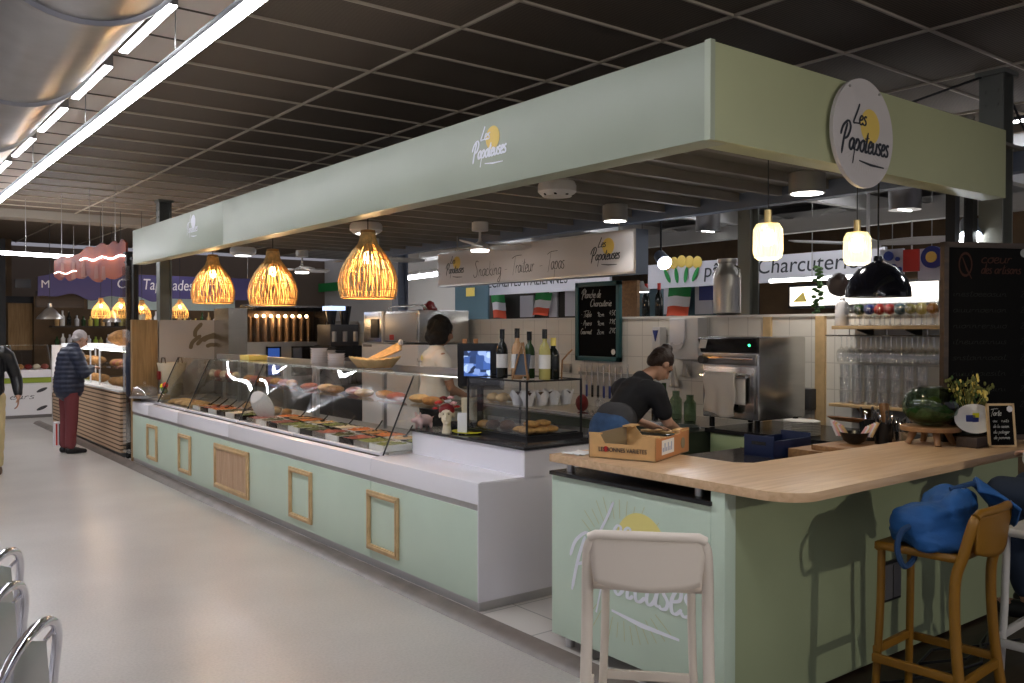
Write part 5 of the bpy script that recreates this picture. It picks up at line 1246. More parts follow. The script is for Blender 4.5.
MB(T).box(x0 - .05, cy_ - .15, PZ, x1 + .05, cy_ + .5, .95).build('cabinet', 'black_matte')
# tall steel cabinet with white base (faces the aisle)
ya, yb = P(418, 343, x=5.2).y, P(362, 343, x=5.2).y
T = thing('steel_cabinet', 'boxy steel cabinet with two sliding doors on a white base', 'cabinet', (5.5, (ya + yb) / 2, PZ))
zc = P(418, 343, x=5.2).z; zd = P(418, 310, x=5.2).z
MB(T).box(5.2, ya, PZ, 5.9, yb, zc - .02).build('base', 'white_paint', bevel=.004)
MB(T).box(5.22, ya + .01, zc, 5.9, yb - .01, zd).build('cabinet_body', 'steel', bevel=.01)
ym = ya + (yb - ya) * .62; MB(T).box(5.205, ym - .03, zc, 5.22, ym + .02, zd).build('door_edge', 'alu'); MB(T).box(5.21, ym + .12, zc + .05, 5.221, ym + .30, zd - .09).build('door_slot', 'black')
MB(T).box(5.208, ya + .05, zc + .02, 5.221, ym - .05, zd - .03).build('door', 'steel_matte', bevel=.002); b = MB(T); b.box(5.205, ya + .55, zc + .03, 5.208, ya + .65, zc + .09); b.build('sticker', 'red')
b = MB(T); b.tube([(5.45, yb - .2, zd), (5.45, yb - .25, zd + .06), (5.45, ya + .3, zd + .07), (5.45, ya + .2, zd)], .012, 8); b.build('top_rail', 'steel')
b = MB(T); b.box(5.198, yb - .25, zc - .06, 5.201, yb - .03, zc - .03); b.build('plate_label', 'alu_dark')

# worktop along the back wall
T = thing('back_worktop', 'long steel worktop with undershelf along the tiled back wall', 'worktop', (5.6, 6.6, PZ))
MB(T).box(5.32, 4.42, .86, 5.97, 8.3, .90).build('top', 'steel', bevel=.004); MB(T).box(5.36, 4.45, .3, 5.95, 8.3, .33).build('undershelf', 'steel_matte')
for y in (4.5, 5.8, 7.1, 8.2):
    for x in (5.37, 5.92): MB(T).box(x - .02, y - .02, PZ, x + .02, y + .02, .86).build('leg', 'steel_matte')
MB(T).box(5.30, 4.44, .78, 5.325, 8.25, .86).build('apron_panel', 'dark_green_steel')
# chopping block where the worker bends
T = thing('cutting_station', 'dark green cutting block with chopping board in front of the bending worker', 'cutting board', (5.0, 4.6, PZ)) 
MB(T).box(4.72, 4.32, PZ, 5.28, 4.62, .90).build('block', 'dark_green_steel', bevel=.006); MB(T).box(4.74, 4.36, .90, 4.98, 4.6, .915).build('board', 'bread_pale', bevel=.004)
# green drawer cabinet under the oven
T = thing('drawer_cabinet', 'pale green drawer cabinet with black worktop under the steel oven', 'cabinet', (5.55, 3.4, PZ))
MB(T).box(5.17, 2.5, PZ, 5.95, 4.30, .895).build('carcass', 'green_cabinet')
for (ya_, yb_) in ((3.72, 4.28), (3.12, 3.70), (2.52, 3.10)):
    for (za_, zb_) in ((.72, .885), (.50, .715), (.1, .495)):
        d = MB(T).box(5.15, ya_, za_, 5.17, yb_, zb_).build('drawer', 'green_cabinet', bevel=.003); b = MB(T); b.prism([((ya_ + yb_) / 2 - .02, (za_ + zb_) / 2 - .012), ((ya_ + yb_) / 2 + .02, (za_ + zb_) / 2 - .012), ((ya_ + yb_) / 2, (za_ + zb_) / 2 + .012)], 'x', 5.14, 5.15); h = b.build('handle', 'leaf_olive'); h.parent = d
MB(T).box(5.13, 2.48, .895, 5.97, 4.32, .925).build('worktop', 'black')
# oven
ox0, ox1, oy0, oy1 = 5.2, 5.76, 3.89, 4.40; oz0, oz1 = 1.00, 1.60
T = thing('steel_oven', 'compact stainless steel oven with black control panel, a towel on its handle', 'oven', ((ox0 + ox1) / 2, (oy0 + oy1) / 2, .925))
MB(T).box(ox0, oy0, oz0, ox1, oy1, oz1).build('oven_body', 'steel', bevel=.012)
b = MB(T); b.prism([(ox0 - .012, oz1 - .115), (ox0, oz1 - .12), (ox0 + .002, oz1 - .002), (ox0 - .045, oz1 - .012)], 'y', oy0 - .002, oy1 + .01); b.build('control_panel', 'black', bevel=.003)
b = MB(T); b.box(ox0 - .048, oy1 - .08, oz1 - .085, ox0 - .043, oy1 - .015, oz1 - .02); b.v = [v + Vector(((v.z - oz1 + .02) * -.35 * -1 + .002, 0, 0)) for v in b.v]; b.build('code_sticker', 'label_white')
b = MB(T); b.ball((ox0 - .032, oy0 + .06, oz1 - .06), .009, 10, 8); b.build('indicator_lamp', 'diode')
MB(T).box(ox0 - .02, oy0 + .02, oz1 - .205, ox0, oy1 - .01, oz1 - .125).build('vent_drawer', 'alu_dark', bevel=.006); b = MB(T); b.cyl((ox0 - .03, oy0 + .03, oz1 - .155), (ox0 - .03, oy1 - .06, oz1 - .155), .012, n=10); b.build('vent_bar', 'chrome', smooth=True)
b = MB(T); b.cyl((ox0 - .02, oy1 - .04, oz1 - .17), (ox0 - .07, oy1 - .04, oz1 - .17), .03, n=16); b.build('knob', 'charcoal', smooth=True)
d = MB(T).box(ox0 - .014, oy0 + .03, oz0 + .05, ox0, oy1 - .02, oz1 - .22).build('door', 'steel', bevel=.004)
MB(T).box(ox0 - .018, oy0 + .17, oz0 + .07, ox0 - .013, oy1 - .05, oz1 - .27).build('door_window', 'black')
b = MB(T); b.cyl((ox0 - .065, oy0 + .06, oz1 - .285), (ox0 - .065, oy1 - .04, oz1 - .285), .013, n=12)
for y in (oy0 + .09, oy1 - .06): b.cyl((ox0 - .065, y, oz1 - .285), (ox0 - .01, y, oz1 - .285), .010, n=8)
b.build('handle', 'chrome', smooth=True)
for x in (ox0 + .05, ox1 - .05):
    for y in (oy0 + .05, oy1 - .05): b = MB(T); b.cyl((x, y, .925), (x, y, oz0), .02, n=12); b.build('foot', 'black', smooth=True)
b = MB()
def tw(u, v):
    yy = oy0 + .14 + .28 * u + .01 * math.sin(9 * v); z = 1.335 - .30 * v * (1 - .12 * u * 0) - (.02 * math.sin(5 * u) if v > .9 else 0); return (ox0 - .084 - .012 * math.sin(14 * u + 2 * v) * v, yy, z)
b.grid(tw, 24, 14); n0 = len(b.v)
b.grid(lambda u, v: (ox0 - .084 + .036 * v, oy0 + .14 + .28 * u, 1.335 + .006 * math.sin(PI * v)), 24, 4)
b.grid(lambda u, v: (ox0 - .048 - .006 * math.sin(12 * u) * v, oy0 + .08 + .34 * u * (1 - .1 * v), 1.335 - .22 * v), 24, 10)
o = b.solo('kitchen_towel', 'towel', 'crumpled off-white towel hanging over the oven door handle', 'towel', smooth=True, solid=.006)
# oven rear plug box
b = MB(); b.box(5.86, 3.93, 1.04, 5.96, 4.02, 1.20); b.solo('socket_box', 'charcoal', 'grey socket box on the tiles right of the oven', 'socket', bevel=.004)
# steel churn-like boiler hanging over the wall
q = P(727, 313, x=6.06); T = thing('steel_churn', 'tall brushed steel churn standing on the tiled wall above the oven', 'churn', (6.06, q.y, 1.776))
rr = .115; b = MB(T); b.o = Vector((0, 0, 0)); b.lathe([(rr * .6, 0), (rr, .02), (rr, .32), (rr * .95, .36), (rr * .68, .40), (rr * .66, .44), (rr * .72, .45), (rr * .72, .48), (0, .48)], n=36); b.build('vessel', 'steel_matte', smooth=True)
for s in (-1, 1): b = MB(); b.tube([(0, s * rr * .7, .42), (0, s * rr * 1.15, .39), (0, s * rr * 1.05, .32)], .008, 6); b.build('handle', 'steel', T)
# dispensers
a, c = P(668, 318, x=5.86), P(697, 360, x=5.86)
T = thing('paper_dispenser', 'big white paper towel dispenser with grey smile on the tiled wall', 'dispenser', (5.93, (a.y + c.y) / 2, c.z))
MB(T).box(5.87, c.y, c.z, 5.995, a.y, a.z).build('housing', 'white_paint', bevel=.012)
b = MB(T); ym = a.y - .11; b.prism([(ym + .085 * math.cos(t), a.z - .16 + .085 * math.sin(t) * 1.1) for t in [PI + PI * k / 14 for k in range(15)]] + [(ym + .085, a.z - .01), (ym - .085, a.z - .01)], 'x', 5.855, 5.87); b.build('window', 'white_gloss', bevel=.003)
b = MB(T); b.prism([(ym + .075 * math.cos(t), a.z - .22 + .06 * math.sin(t)) for t in [PI + PI * k / 14 for k in range(15)]] + [(ym + .05 * math.cos(t), a.z - .215 + .02 * math.sin(t)) for t in [2 * PI - PI * k / 10 for k in range(11)]], 'x', 5.850, 5.856); b.build('smile_slot', 'alu')
q = P(658, 338, x=5.93); T = thing('soap_dispenser', 'small white soap dispenser with dark blue window left of the paper dispenser', 'dispenser', (5.95, q.y, q.z - .1))
b = MB(T); b.box(5.90, q.y - .05, q.z - .1, 5.99, q.y + .05, q.z + .10); b.build('housing', 'white_paint', bevel=.015); b = MB(T); b.prism([(q.y - .03, q.z + .07), (q.y + .03, q.z + .07), (q.y, q.z - .03)], 'x', 5.89, 5.90); b.build('window', 'poster_blue'); b = MB(T); b.cyl((5.93, q.y, q.z - .12), (5.93, q.y, q.z - .1), .02, n=12); b.build('nozzle', 'charcoal')
for px, py, L, lab in ((672, 365, .20, 'white cloth hanging on the tiles right behind the bending worker'), (683, 362, .13, 'white rag hanging from the bottom of the paper dispenser')):
    q = P(px, py, x=5.93); b = MB(); b.grid(lambda u, v: (5.95 - .01 * math.sin(12 * u), q.y + (u - .5) * (.03 + .10 * v), q.z - L * v), 12, 8); b.solo('cloth', 'towel', lab, 'cloth', smooth=True, solid=.006)
# knife rail with knives
q0, q1 = P(578, 373, x=5.95), P(632, 373, x=5.95)
T = thing('knife_rail', 'magnetic steel knife rail on the tiles under the chalkboard', 'rail', (5.97, (q0.y + q1.y) / 2, q0.z)); MB(T).box(5.955, q1.y, q0.z - .012, 5.985, q0.y, q0.z + .018).build('rail', 'steel_matte')
for k in range(9):
    y = q0.y - .05 - (q0.y - q1.y - .1) * k / 8; col = ('poster_blue', 'poster_blue', 'black', 'black')[k % 4]; hh = .10 + .05 * ((k * 7) % 3) / 2
    T = thing('kitchen_knife', '%s handled knife, number %d from the left on the knife rail' % ('blue' if col == 'poster_blue' else 'black', k + 1), 'knife', (5.945, y, q0.z - .11), 0, 'knives on the rail')
    b = MB(); b.prism([(-.016, 0), (.014, 0), (.012, .13 + hh * .4), (.0, .16 + hh * .4)], 'x', .0, .004); b.build('blade', 'steel', T); b = MB(); b.box(-.005, -.011, -.12, .009, .011, 0); b.build('handle', col, T, bevel=.003)
q = P(566, 368, x=5.96); b = MB(); b.box(5.955, q.y - .045, q.z - .045, 5.99, q.y + .045, q.z + .045); b.solo('wall_switch', 'steel_matte', 'grey square switch on the tiles left of the knives', 'switch', bevel=.006)
# things on the steel worktop
lump('tomato', 'red_dark', 'dark red round tin lid on the steel worktop below the knives', 'tin', (*P(582, 408, x=5.45)[:2], .90), (.06, .06, .08), amp=.02)
for k, (px, h, r, m, nm, lab) in enumerate(((600, .14, .05, 'glass_clear', 'jar', 'clear jar on the steel worktop left of the bending worker'), (676, .24, .05, 'glass_green', 'jar', 'tall greenish jar right of the bending worker'), (690, .22, .05, 'glass_green', 'jar', 'second greenish jar, beside the oven towel'), (664, .30, .032, 'green_bottle', 'bottle', 'dark green bottle at the hands of the bending worker'), (655, .26, .03, 'black', 'bottle', 'black bottle at the bending worker\'s shoulder'))):
    q = P(px, 400, x=5.55 + .05 * (k % 2)); b = MB(); b.lathe([(r * .9, 0), (r, .01), (r, h * .7), (r * .6, h * .82), (r * .6, h), (0, h)], (q.x, q.y, .90), n=20); b.solo(nm, m, lab, nm, smooth=True)
q = P(678, 420, x=4.9); q = P(680, 412, x=5.08); b = MB(); b.lathe([(.10, 0), (.14, .86), (.15, .875), (.135, .875), (.09, .02), (0, .015)], (q.x, q.y, .05), n=28); b.solo('grey_bin', 'grey_bin', 'grey round tub standing between the bending worker and the oven', 'tub', smooth=True)
# ------------------------------------------------------------------ things on the oak bar
BT = 1.021
T = thing('fruit_crate', 'orange-brown cardboard fruit crate with printed front on the oak bar', 'crate', (3.085, 2.895, BT), math.radians(21.5))
# local: x along +X (short side seen on the right), y along +Y (printed side)
W_, L_, Hc = .46, .35, .125; t = .006
b = MB(); b.box(0, 0, 0, W_, L_, .006); b.build('bottom', 'card_inner', T)
b = MB(); b.prism([(0, 0), (L_, 0), (L_, Hc), (L_ - .055, Hc), (L_ - .085, .075), (.115, .075), (.075, .115), (.05, Hc * .93), (0, Hc * .93)], 'x', 0, t); b.build('printed_side', 'card', T)
b = MB(); b.prism([(0, 0), (L_, 0), (L_, Hc * .93), (L_ - .05, Hc * .93), (L_ - .09, .07), (.09, .07), (.05, Hc * .93), (0, Hc * .93)], 'x', W_ - t, W_); b.build('rear_side', 'card', T)
b = MB(); b.prism([(0, 0), (W_, 0), (W_, Hc), (W_ - .11, Hc), (W_ - .13, .105), (.05, .105), (.03, Hc * .93), (0, Hc * .93)], 'y', 0, t); b.build('end_side', 'card_dark', T)
b = MB(); b.box(0, L_ - t, 0, W_, L_, Hc * .9); b.build('end_side', 'card_inner', T)
for x, y in ((0, 0), (0, L_ - .05), (W_ - .11, 0), (W_ - .05, L_ - .05)): b = MB(); b.box(x - .001, y - .001, Hc * .90, x + (.05 if x == 0 else .11), y + .05, Hc * .93 + .004); b.build('corner_flap', 'card', T)
b = MB(); b.box(.08, -.002, .025, .24, 0, .095); b.build('label', 'paper', T); b = MB()
for k in range(6): b.box(.09 + .022 * k, -.003, .04, .10 + .022 * k, -.002, .06 + .02 * (k % 2))
b.build('label_print', 'paper_blue', T)
b = MB(); b.cyl((.37, -.002, .055), (.37, 0, .055), .028, n=20); b.build('hand_hole', 'card_inner', T)
o = text('LES BONNES VARIETES', .030, 'ink', None, (0, 0, 0), (0, -1, 0), (0, 0, 1), name='crate_lettering', width=.25); o.parent = T; o.location = (-.003, .17, .045); o.rotation_euler = (0, 0, 0)
b = MB(); b.cyl((-.003, .257, .048), (-.001, .257, .048), .014, n=16); b.build('red_dot', 'red', T)
T = thing('cellophane', 'pale crumpled sheet lying on the left end of the oak bar', 'paper', (3.0, 3.35, BT)); b = MB(); b.grid(lambda u, v: (-.06 + .13 * u, -.07 + .13 * v, .004 + .008 * mn.noise(Vector((u * 5, v * 5, 0)))), 10, 10); b.build('sheet', 'paper', T, smooth=True, solid=.002)
# blue crate behind the bar
T = thing('plastic_crate', 'dark blue plastic crate standing behind the inner corner of the bar', 'crate', (4.53, 3.25, .90), math.radians(1))
b = MB(); t = .008; w, d, h = .19, .105, .125
b.box(-w, -d, 0, w, d, t); b.build('bottom', 'blue_crate', T)
for q in ((-w, -d, w, -d + t), (-w, d - t, w, d), (-w, -d, -w + t, d), (w - t, -d, w, d)):
    b = MB(); b.box(q[0], q[1], 0, q[2], q[3], h * (.8 if q[0] == -w and q[2] == w else 1)); b.build('side', 'blue_crate', T, bevel=.003)
b = MB(); b.box(-w - .002, -.05, .07, -w, .05, .09); b.build('hand_slot', 'black', T)
MB().box(3.7, 3.13, .05, 4.95, 3.56, .90).solo('low_counter', 'dark_top', 'dark lower counter carrying the blue plastic crate behind the bar', 'worktop')
# white plates
q = P(799, 432, x=5.4)
for k in range(9):
    T = thing('dinner_plate', 'white plate in the stack right of the oven', 'plate', (5.29, 3.60, .925 + .011 * k), 0, 'stacked white plates'); b = MB(); b.lathe([(.07, 0), (.075, .004), (.125, .011), (.124, .014), (.07, .007), (0, .006)], n=36); b.build('plate', 'ceramic', T, smooth=True)
# bowl with wrapped sweets / cones, cutlery bins
T = thing('glass_bowl', 'dark glass bowl on a wooden board holding pink wrapped sachets', 'bowl', (4.72, 2.86, .985)); b = MB(); b.lathe([(.03, 0), (.06, .02), (.085, .07), (.08, .07), (.05, .02), (0, .012)], n=28); b.build('bowl', 'black', T, smooth=True)
MB().box(4.5, 2.66, .955, 5.0, 3.0, .985).solo('board', 'wood_mid', 'thick wooden board under the dark glass bowl', 'board', bevel=.006)
MB().box(4.45, 2.63, .05, 5.12, 3.12, .955).solo('inner_counter', 'wood_mid', 'inner wooden counter behind the right wing of the bar', 'worktop')
for k in range(12):
    s = -1 if k % 2 else 1; a = .35 + .12 * (k // 2); x = 4.72 + s * (.03 + .008 * (k // 2)) * math.sin(YAW); y = 2.86 - s * (.03 + .01 * (k // 2))
    b = MB(); b.tube([(x, y, 1.03), (x + .02 * s, y - .03 * s, 1.085 + .003 * k)], [.010, .012], 8); b.solo('sachet', ('pink', 'bread_pale', 'flag_white')[k % 3], 'pink and cream wrapped sachet standing in the dark bowl', 'sachet', 'sachets in the dark bowl')
for (x, y, r, h, m, lab) in ((4.86, 2.76, .055, .12, 'black', 'black cutlery pot right of the sachet bowl'), (5.0, 2.72, .065, .10, 'steel', 'steel pot full of dark cutlery'), (5.12, 2.82, .05, .09, 'steel_matte', 'small steel pot behind the vase stand'), (4.95, 2.90, .06, .13, 'black', 'tall black pot behind the steel pot')):
    T = thing('utensil_pot', lab, 'pot', (x, y, .985 if x < 5 else .955)); b = MB(); b.lathe([(r * .85, 0), (r, h), (r * .95, h), (r * .8, .006), (0, .006)], n=24); b.build('pot', m, T, smooth=True)
    for k in range(8):
        t = 2 * PI * k / 8 + x; q = Vector((math.cos(t), math.sin(t), 0)); b = MB(); b.tube([q * r * .3 + Vector((0, 0, .02)), q * r * .9 + Vector((0, 0, h + .03 + .012 * (k % 3)))], .005, 6); b.ball(q * r * .9 + Vector((0, 0, h + .035 + .012 * (k % 3))), (.009, .009, .014), 8, 6); b.build('cutlery', 'charcoal' if k % 3 else 'chrome', T, smooth=True)
b = MB(); b.lathe([(0, 0), (.13, .004), (.16, .02), (.155, .024), (.12, .01), (0, .008)], n=30); b.xform(Matrix.Translation((4.98, 3.02, 1.08)) @ Matrix.Rotation(.15, 4, 'Y')); b.solo('wooden_tray', 'wood_mid', 'round wooden tray above the cutlery pots', 'tray', smooth=True)
# carved wooden bracket leg under the low shelf
b = MB(); b.tube([(5.25, 2.98, 1.18), (5.22, 2.95, 1.08), (5.26, 2.93, 1.0), (5.22, 2.92, .96)], [.03, .022, .028, .03], 10); b.solo('curved_stand', 'wood_mid', 'curved dark wooden leg standing left of the green glass vase', 'leg stand', smooth=True)
# little round stand, green glass terrarium
q = P(928, 440, z=BT); vx, vy = 4.80, 2.45
T = thing('plant_stand', 'small round wooden stand with splayed legs under the green glass vase', 'stand', (vx, vy, BT)); b = MB(); b.cyl((0, 0, .075), (0, 0, .10), .155, n=36); b.build('top', 'wood_mid', T, bevel=.003)
for k in range(4): t = PI / 4 + PI / 2 * k; b = MB(); b.cyl((.085 * math.cos(t), .085 * math.sin(t), .076), (.12 * math.cos(t), .12 * math.sin(t), 0), .020, .016, 12); b.build('leg', 'wood_mid', T, smooth=True)
T = thing('glass_terrarium', 'round green glass terrarium vase with moss, tilted on the little wooden stand', 'vase', (vx, vy, BT + .10)); b = MB()
pr = [(.05, 0), (.10, .02), (.140, .07), (.148, .12), (.135, .165), (.10, .20), (.06, .215)]
b.lathe(pr, n=36, sx=1.0, sy=1.0); b.build('glass_body', 'glass_green', T, smooth=True); b = MB(); b.tube([(.058 * math.cos(2 * PI * i / 24), .058 * math.sin(2 * PI * i / 24), .216) for i in range(24)], .006, 6, closed=True); b.build('rim', 'glass_clear', T, smooth=True)
b = MB(); b.ball((0, 0, .062), (.125, .125, .052), 26, 16); b.v = [v * (1 + .10 * mn.noise(v * 26)) + Vector((0, 0, .004)) for v in b.v]; b.build('moss', 'moss', T, smooth=True)
rnd = random.Random(11)
for k in range(7):
    t = rnd.random() * 6.28; r = rnd.random() * .09; b = MB(); b.ball((r * math.cos(t), r * math.sin(t), .10 + .03 * rnd.random()), (.035, .035, .028), 10, 8); b.v = [v + Vector((mn.noise(v * 60), mn.noise(v * 61), mn.noise(v * 62))) * .008 for v in b.v]; b.build('fern_clump', 'leaf_olive', T, smooth=True)
# dried flowers behind
T = thing('dried_bouquet', 'bouquet of olive and yellow dried flowers before the black menu board', 'flowers', (5.0, 2.34, BT)); b = MB(); b.lathe([(.04, 0), (.055, .02), (.05, .14), (.035, .18), (.04, .2), (.03, .2), (0, .02)], n=20); b.build('vase', 'dark_green_steel', T, smooth=True)
rnd = random.Random(5)
for k in range(34):
    t = rnd.random() * 6.28; r = .02 + .09 * rnd.random(); h = .24 + .14 * rnd.random(); b = MB(); e = Vector((r * math.cos(t), r * math.sin(t), h)); b.tube([(0, 0, .15), e * .6 + Vector((0, 0, .06)), e], .0018, 4)
    for j in range(5): b.ball(e - Vector((r * math.cos(t), r * math.sin(t), .5)).normalized() * .0 + Vector((rnd.uniform(-.025, .025), rnd.uniform(-.025, .025), rnd.uniform(-.05, .02))), (.007, .007, .012), 6, 4)
    b.build('stem_spray', ('leaf_olive', 'leaf_olive', 'moss', 'butter')[k % 4] if k % 4 else 'leaf_olive', T, smooth=True)
b = MB(); b.ball((.03, -.06, .28), (.03, .03, .02), 10, 8); b.build('blossom', 'butter', T, smooth=True)
# oval plate on display
T = thing('oval_plate', 'oval cream plate with blue and yellow motif standing on edge right of the green vase', 'plate', (4.90, 2.27, BT + .06), math.radians(-32))
b = MB(); b.lathe([(0, .0), (.08, .002), (.115, .016), (.118, .022), (.08, .01), (0, .008)], n=40, sx=1.0, sy=.68); b.xform(Matrix.Translation((0, 0, .085)) @ Matrix.Rotation(math.radians(78), 4, 'X')); b.build('plate', 'ceramic', T, smooth=True)
for (x, z, m, w) in ((-.018, .09, 'poster_blue', .026), (.012, .106, 'yellow', .018), (.01, .082, 'poster_blue', .018)): b = MB(); b.box(x - w, -.012, z - w * .7, x + w, -.009, z + w * .7); b.build('motif', m, T)
MB().box(4.80, 2.20, BT, 5.0, 2.31, BT + .055).solo('plinth_block', 'wood_dark', 'dark wooden block under the oval cream plate', 'block', bevel=.003)
# small chalkboard on the bar
T = thing('small_chalkboard', 'small framed chalkboard with white shell sticker leaning at the right end of the bar', 'chalkboard', (4.96, 2.14, BT), math.radians(-33)); w, h = .078, .235
b = MB()
for q in ((-w, 0, w, .012), (-w, h - .012, w, h), (-w, 0, -w + .012, h), (w - .012, 0, w, h)): b.box(q[0], -.006, q[1], q[2], .006, q[3])
b.xform(Matrix.Rotation(-.12, 4, 'X')); b.build('frame', 'oak_frame', T); b = MB(); b.box(-w + .01, -.003, .01, w - .01, .003, h - .01); b.xform(Matrix.Rotation(-.12, 4, 'X')); b.build('slate', 'board_black', T)
Mx = Matrix.Rotation(-.12, 4, 'X') @ frame_matrix((-w + .02, -.0045, 0), (1, 0, 0), (0, 0, 1)); b = MB(); script(b, 'Tarte', .016, .004, Mx, .0, .17, width=.06)
for k, s in enumerate(('aux fruits', 'de la saison', 'du potager', 'de pommes')): script(b, s, .009, .0028 if k < 2 else .0036, Mx, .01, .135 - .03 * k, width=.09)
b.build('chalk_writing', 'chalk', T); b = MB(); b.xform(Matrix.Identity(4)); disc2(b, w + .03, h - .03, .018, Mx, z=.003, n=7); b.build('sticker', 'flag_white', T)

# ------------------------------------------------------------------ glass shelves on the tiled wall
zs = 1.655; ya, yb = P(833, 327, x=5.72).y, 2.62
T = thing('wall_shelf', 'upper wooden shelf on the tiles holding coloured glasses', 'shelf', (5.85, (ya + yb) / 2, zs)); MB(T).box(5.70, yb, zs, 5.99, ya, zs + .025).build('plank', 'oak_frame', bevel=.003)
for k in range(3): y = yb + .15 + k * (ya - yb - .3) / 2; MB(T).prism([(5.99, zs), (5.99, zs - .05), (5.98, zs - .05), (5.80, zs - .008), (5.80, zs)], 'y', y - .01, y + .01).build('bracket', 'black_matte')
T = thing('glass_rail', 'thin steel rails under the upper shelf from which stemmed glasses hang', 'rail', (5.85, (ya + yb) / 2, zs - .045))
for k in range(5): x = 5.72 + .055 * k; MB(T).cyl((x, yb, zs - .045), (x, ya + .06, zs - .045), .004, n=8).build('rail', 'steel')
for k in range(4): y = yb + .1 + k * (ya - yb - .15) / 3; MB(T).cyl((5.85, y, zs - .045), (5.85, y, zs), .004, n=6).build('hanger', 'steel')
def wine_glass(name, label, loc, flip, group, fill=None, s=1.0):
    T = thing(name, label, 'glass', loc, 0, group); pr = [(.032, 0), (.030, .003), (.005, .008), (.004, .075), (.012, .085), (.032, .105), (.037, .13), (.034, .165), (.030, .185)]
    if flip: pr = [(r, -z) for r, z in pr]
    b = MB(); b.lathe([(r * s, z * s) for r, z in pr], n=20); b.build('glass_bowl', 'glass_clear', T, smooth=True)
    return T
g0 = None; n = 0
for i in range(3):
    for k in range(13):
        y = ya - .05 - k * (ya - yb - .1) / 12.2; loc = (5.75 + .085 * i, y + .01 * i, zs - .048)
        if g0 is None: g0 = wine_glass('stemmed_glass', 'clear stemmed glass hanging upside down from the rails under the upper shelf', loc, True, 'hanging stemmed glasses')
        else: dup(g0, loc)
cols = ['glass_clear', 'green_bottle', 'poster_blue', 'red', 'red', 'back_teal', 'wine_white', 'butter', 'orange_g', 'smoke', 'flag_white', 'ceramic']
M['orange_g'] = mat('orange_g', (.60, .25, .04), .3); M['smoke'] = mat('smoke', (.10, .07, .06), .3)
for k in range(12):
    y = ya - .11 - k * (ya - yb - .18) / 11.2; c = cols[k]
    T = thing('balloon_glass', ['clear', 'green', 'dark blue', 'red', 'bright red', 'teal and white', 'olive', 'yellow', 'orange', 'smoky', 'white', 'frosted'][k] + ' filled balloon glass in the row on the upper shelf', 'glass', (5.76, y, zs + .025), 0, 'balloon glasses on the upper shelf')
    b = MB(); b.lathe([(.034, 0), (.030, .003), (.006, .010), (.005, .05), (.02, .062), (.042, .09), (.046, .12), (.038, .155)], n=22); b.build('glass_bowl', 'glass_clear', T, smooth=True)
    if k: b = MB(); b.ball((0, 0, .112), (.038 + .003 * (k % 3), .038, .036 + .004 * (k % 2)), 14, 10); b.build('filling', c, T, smooth=True)
g2 = None
for i in range(2):
    for k in range(12):
        y = ya - .10 - k * (ya - yb - .18) / 11.2; loc = (5.84 + .08 * i, y, zs + .025)
        if g2 is None: g2 = wine_glass('upright_glass', 'clear stemmed glass standing behind the coloured row on the upper shelf', loc, False, 'upright clear glasses on the upper shelf')
        else: dup(g2, loc)
T = thing('pillar_bottle', 'tall white pillar bottle at the left end of the upper shelf', 'bottle', (5.78, ya - .035, zs + .025)); b = MB(); b.lathe([(.045, 0), (.048, .01), (.048, .14), (.04, .17), (.02, .185), (.02, .2), (0, .2)], n=24); b.build('bottle_body', 'flag_white', T, smooth=True)
T = thing('white_figure', 'small white bottle with black cap at the right of the upper shelf', 'bottle', (5.74, yb + .22, zs + .025)); b = MB(); b.lathe([(.03, 0), (.038, .05), (.03, .12), (.012, .17), (.012, .19), (0, .19)], n=20); b.build('bottle_body', 'flag_white', T, smooth=True); b = MB(); b.cyl((0, 0, .19), (0, 0, .21), .012, n=10); b.build('cap', 'black', T)
# lower shelf with stacked tumblers
zl = 1.10; T = thing('wall_shelf', 'lower wooden shelf on the tiles with stacked clear tumblers', 'shelf', (5.85, 3.2, zl)); MB(T).box(5.70, 2.62, zl, 5.99, ya + .02, zl + .022).build('plank', 'oak_frame', bevel=.003)
for k in range(2): y = 2.9 + .6 * k; MB(T).prism([(5.99, zl), (5.99, zl - .14), (5.975, zl - .14), (5.80, zl)], 'y', y - .01, y + .01).build('bracket', 'wood_mid')
g3 = None
for k in range(7):
    for j in range(3):
        loc = (5.78, ya - .06 - .095 * k, zl + .022 + .095 * j)
        if g3 is None:
            g3 = thing('tumbler', 'clear straight tumbler in the stacks on the lower shelf', 'glass', loc, 0, 'stacked tumblers on the lower shelf'); b = MB(); b.lathe([(0, .0), (.034, .0), (.038, .09), (.040, .093), (.036, .093), (.033, .006), (0, .006)], n=20); b.build('tumbler_wall', 'glass_clear', g3, smooth=True)
        else: dup(g3, loc)

# ------------------------------------------------------------------ stands behind the tiled wall
def banner_box(y0, y1, z0, z1, x, label, word, cat='banner', size=.2, m='banner', wide=None, dy=0):
    T = thing('banner', label, cat, (x, (y0 + y1) / 2, z0)); MB(T).box(x, y0, z0, x + .05, y1, z1).build('banner_board', m)
    text(word, size, 'ink', T, (x - .004, (y0 + y1) / 2 + dy, (z0 + z1) / 2), (0, -1, 0), (0, 0, 1), width=wide); return T
X1 = 9.3
a, c = P(648, 290, x=X1), P(860, 282, x=X1)
T = thing('banner', 'white banner with lemons and the words pates - Charcuterie behind the oven', 'banner', (X1, (a.y + c.y) / 2, 2.20)); z0b, z1b = P(762, 283, x=X1).z, P(770, 258, x=X1).z + .03
MB(T).box(X1, c.y - .3, z0b, X1 + .05, a.y, z1b).build('banner_board', 'banner')
qa, qb = P(704, 270, x=X1), P(858, 268, x=X1); o = text('pâtes - Charcuterie', .27, 'ink', T, (X1 - .004, (qa.y + qb.y) / 2, (z0b + z1b) / 2 + .03), (0, -1, 0), (0, 0, 1), width=qa.y - qb.y, shear=.1)
q = P(682, 268, x=X1)
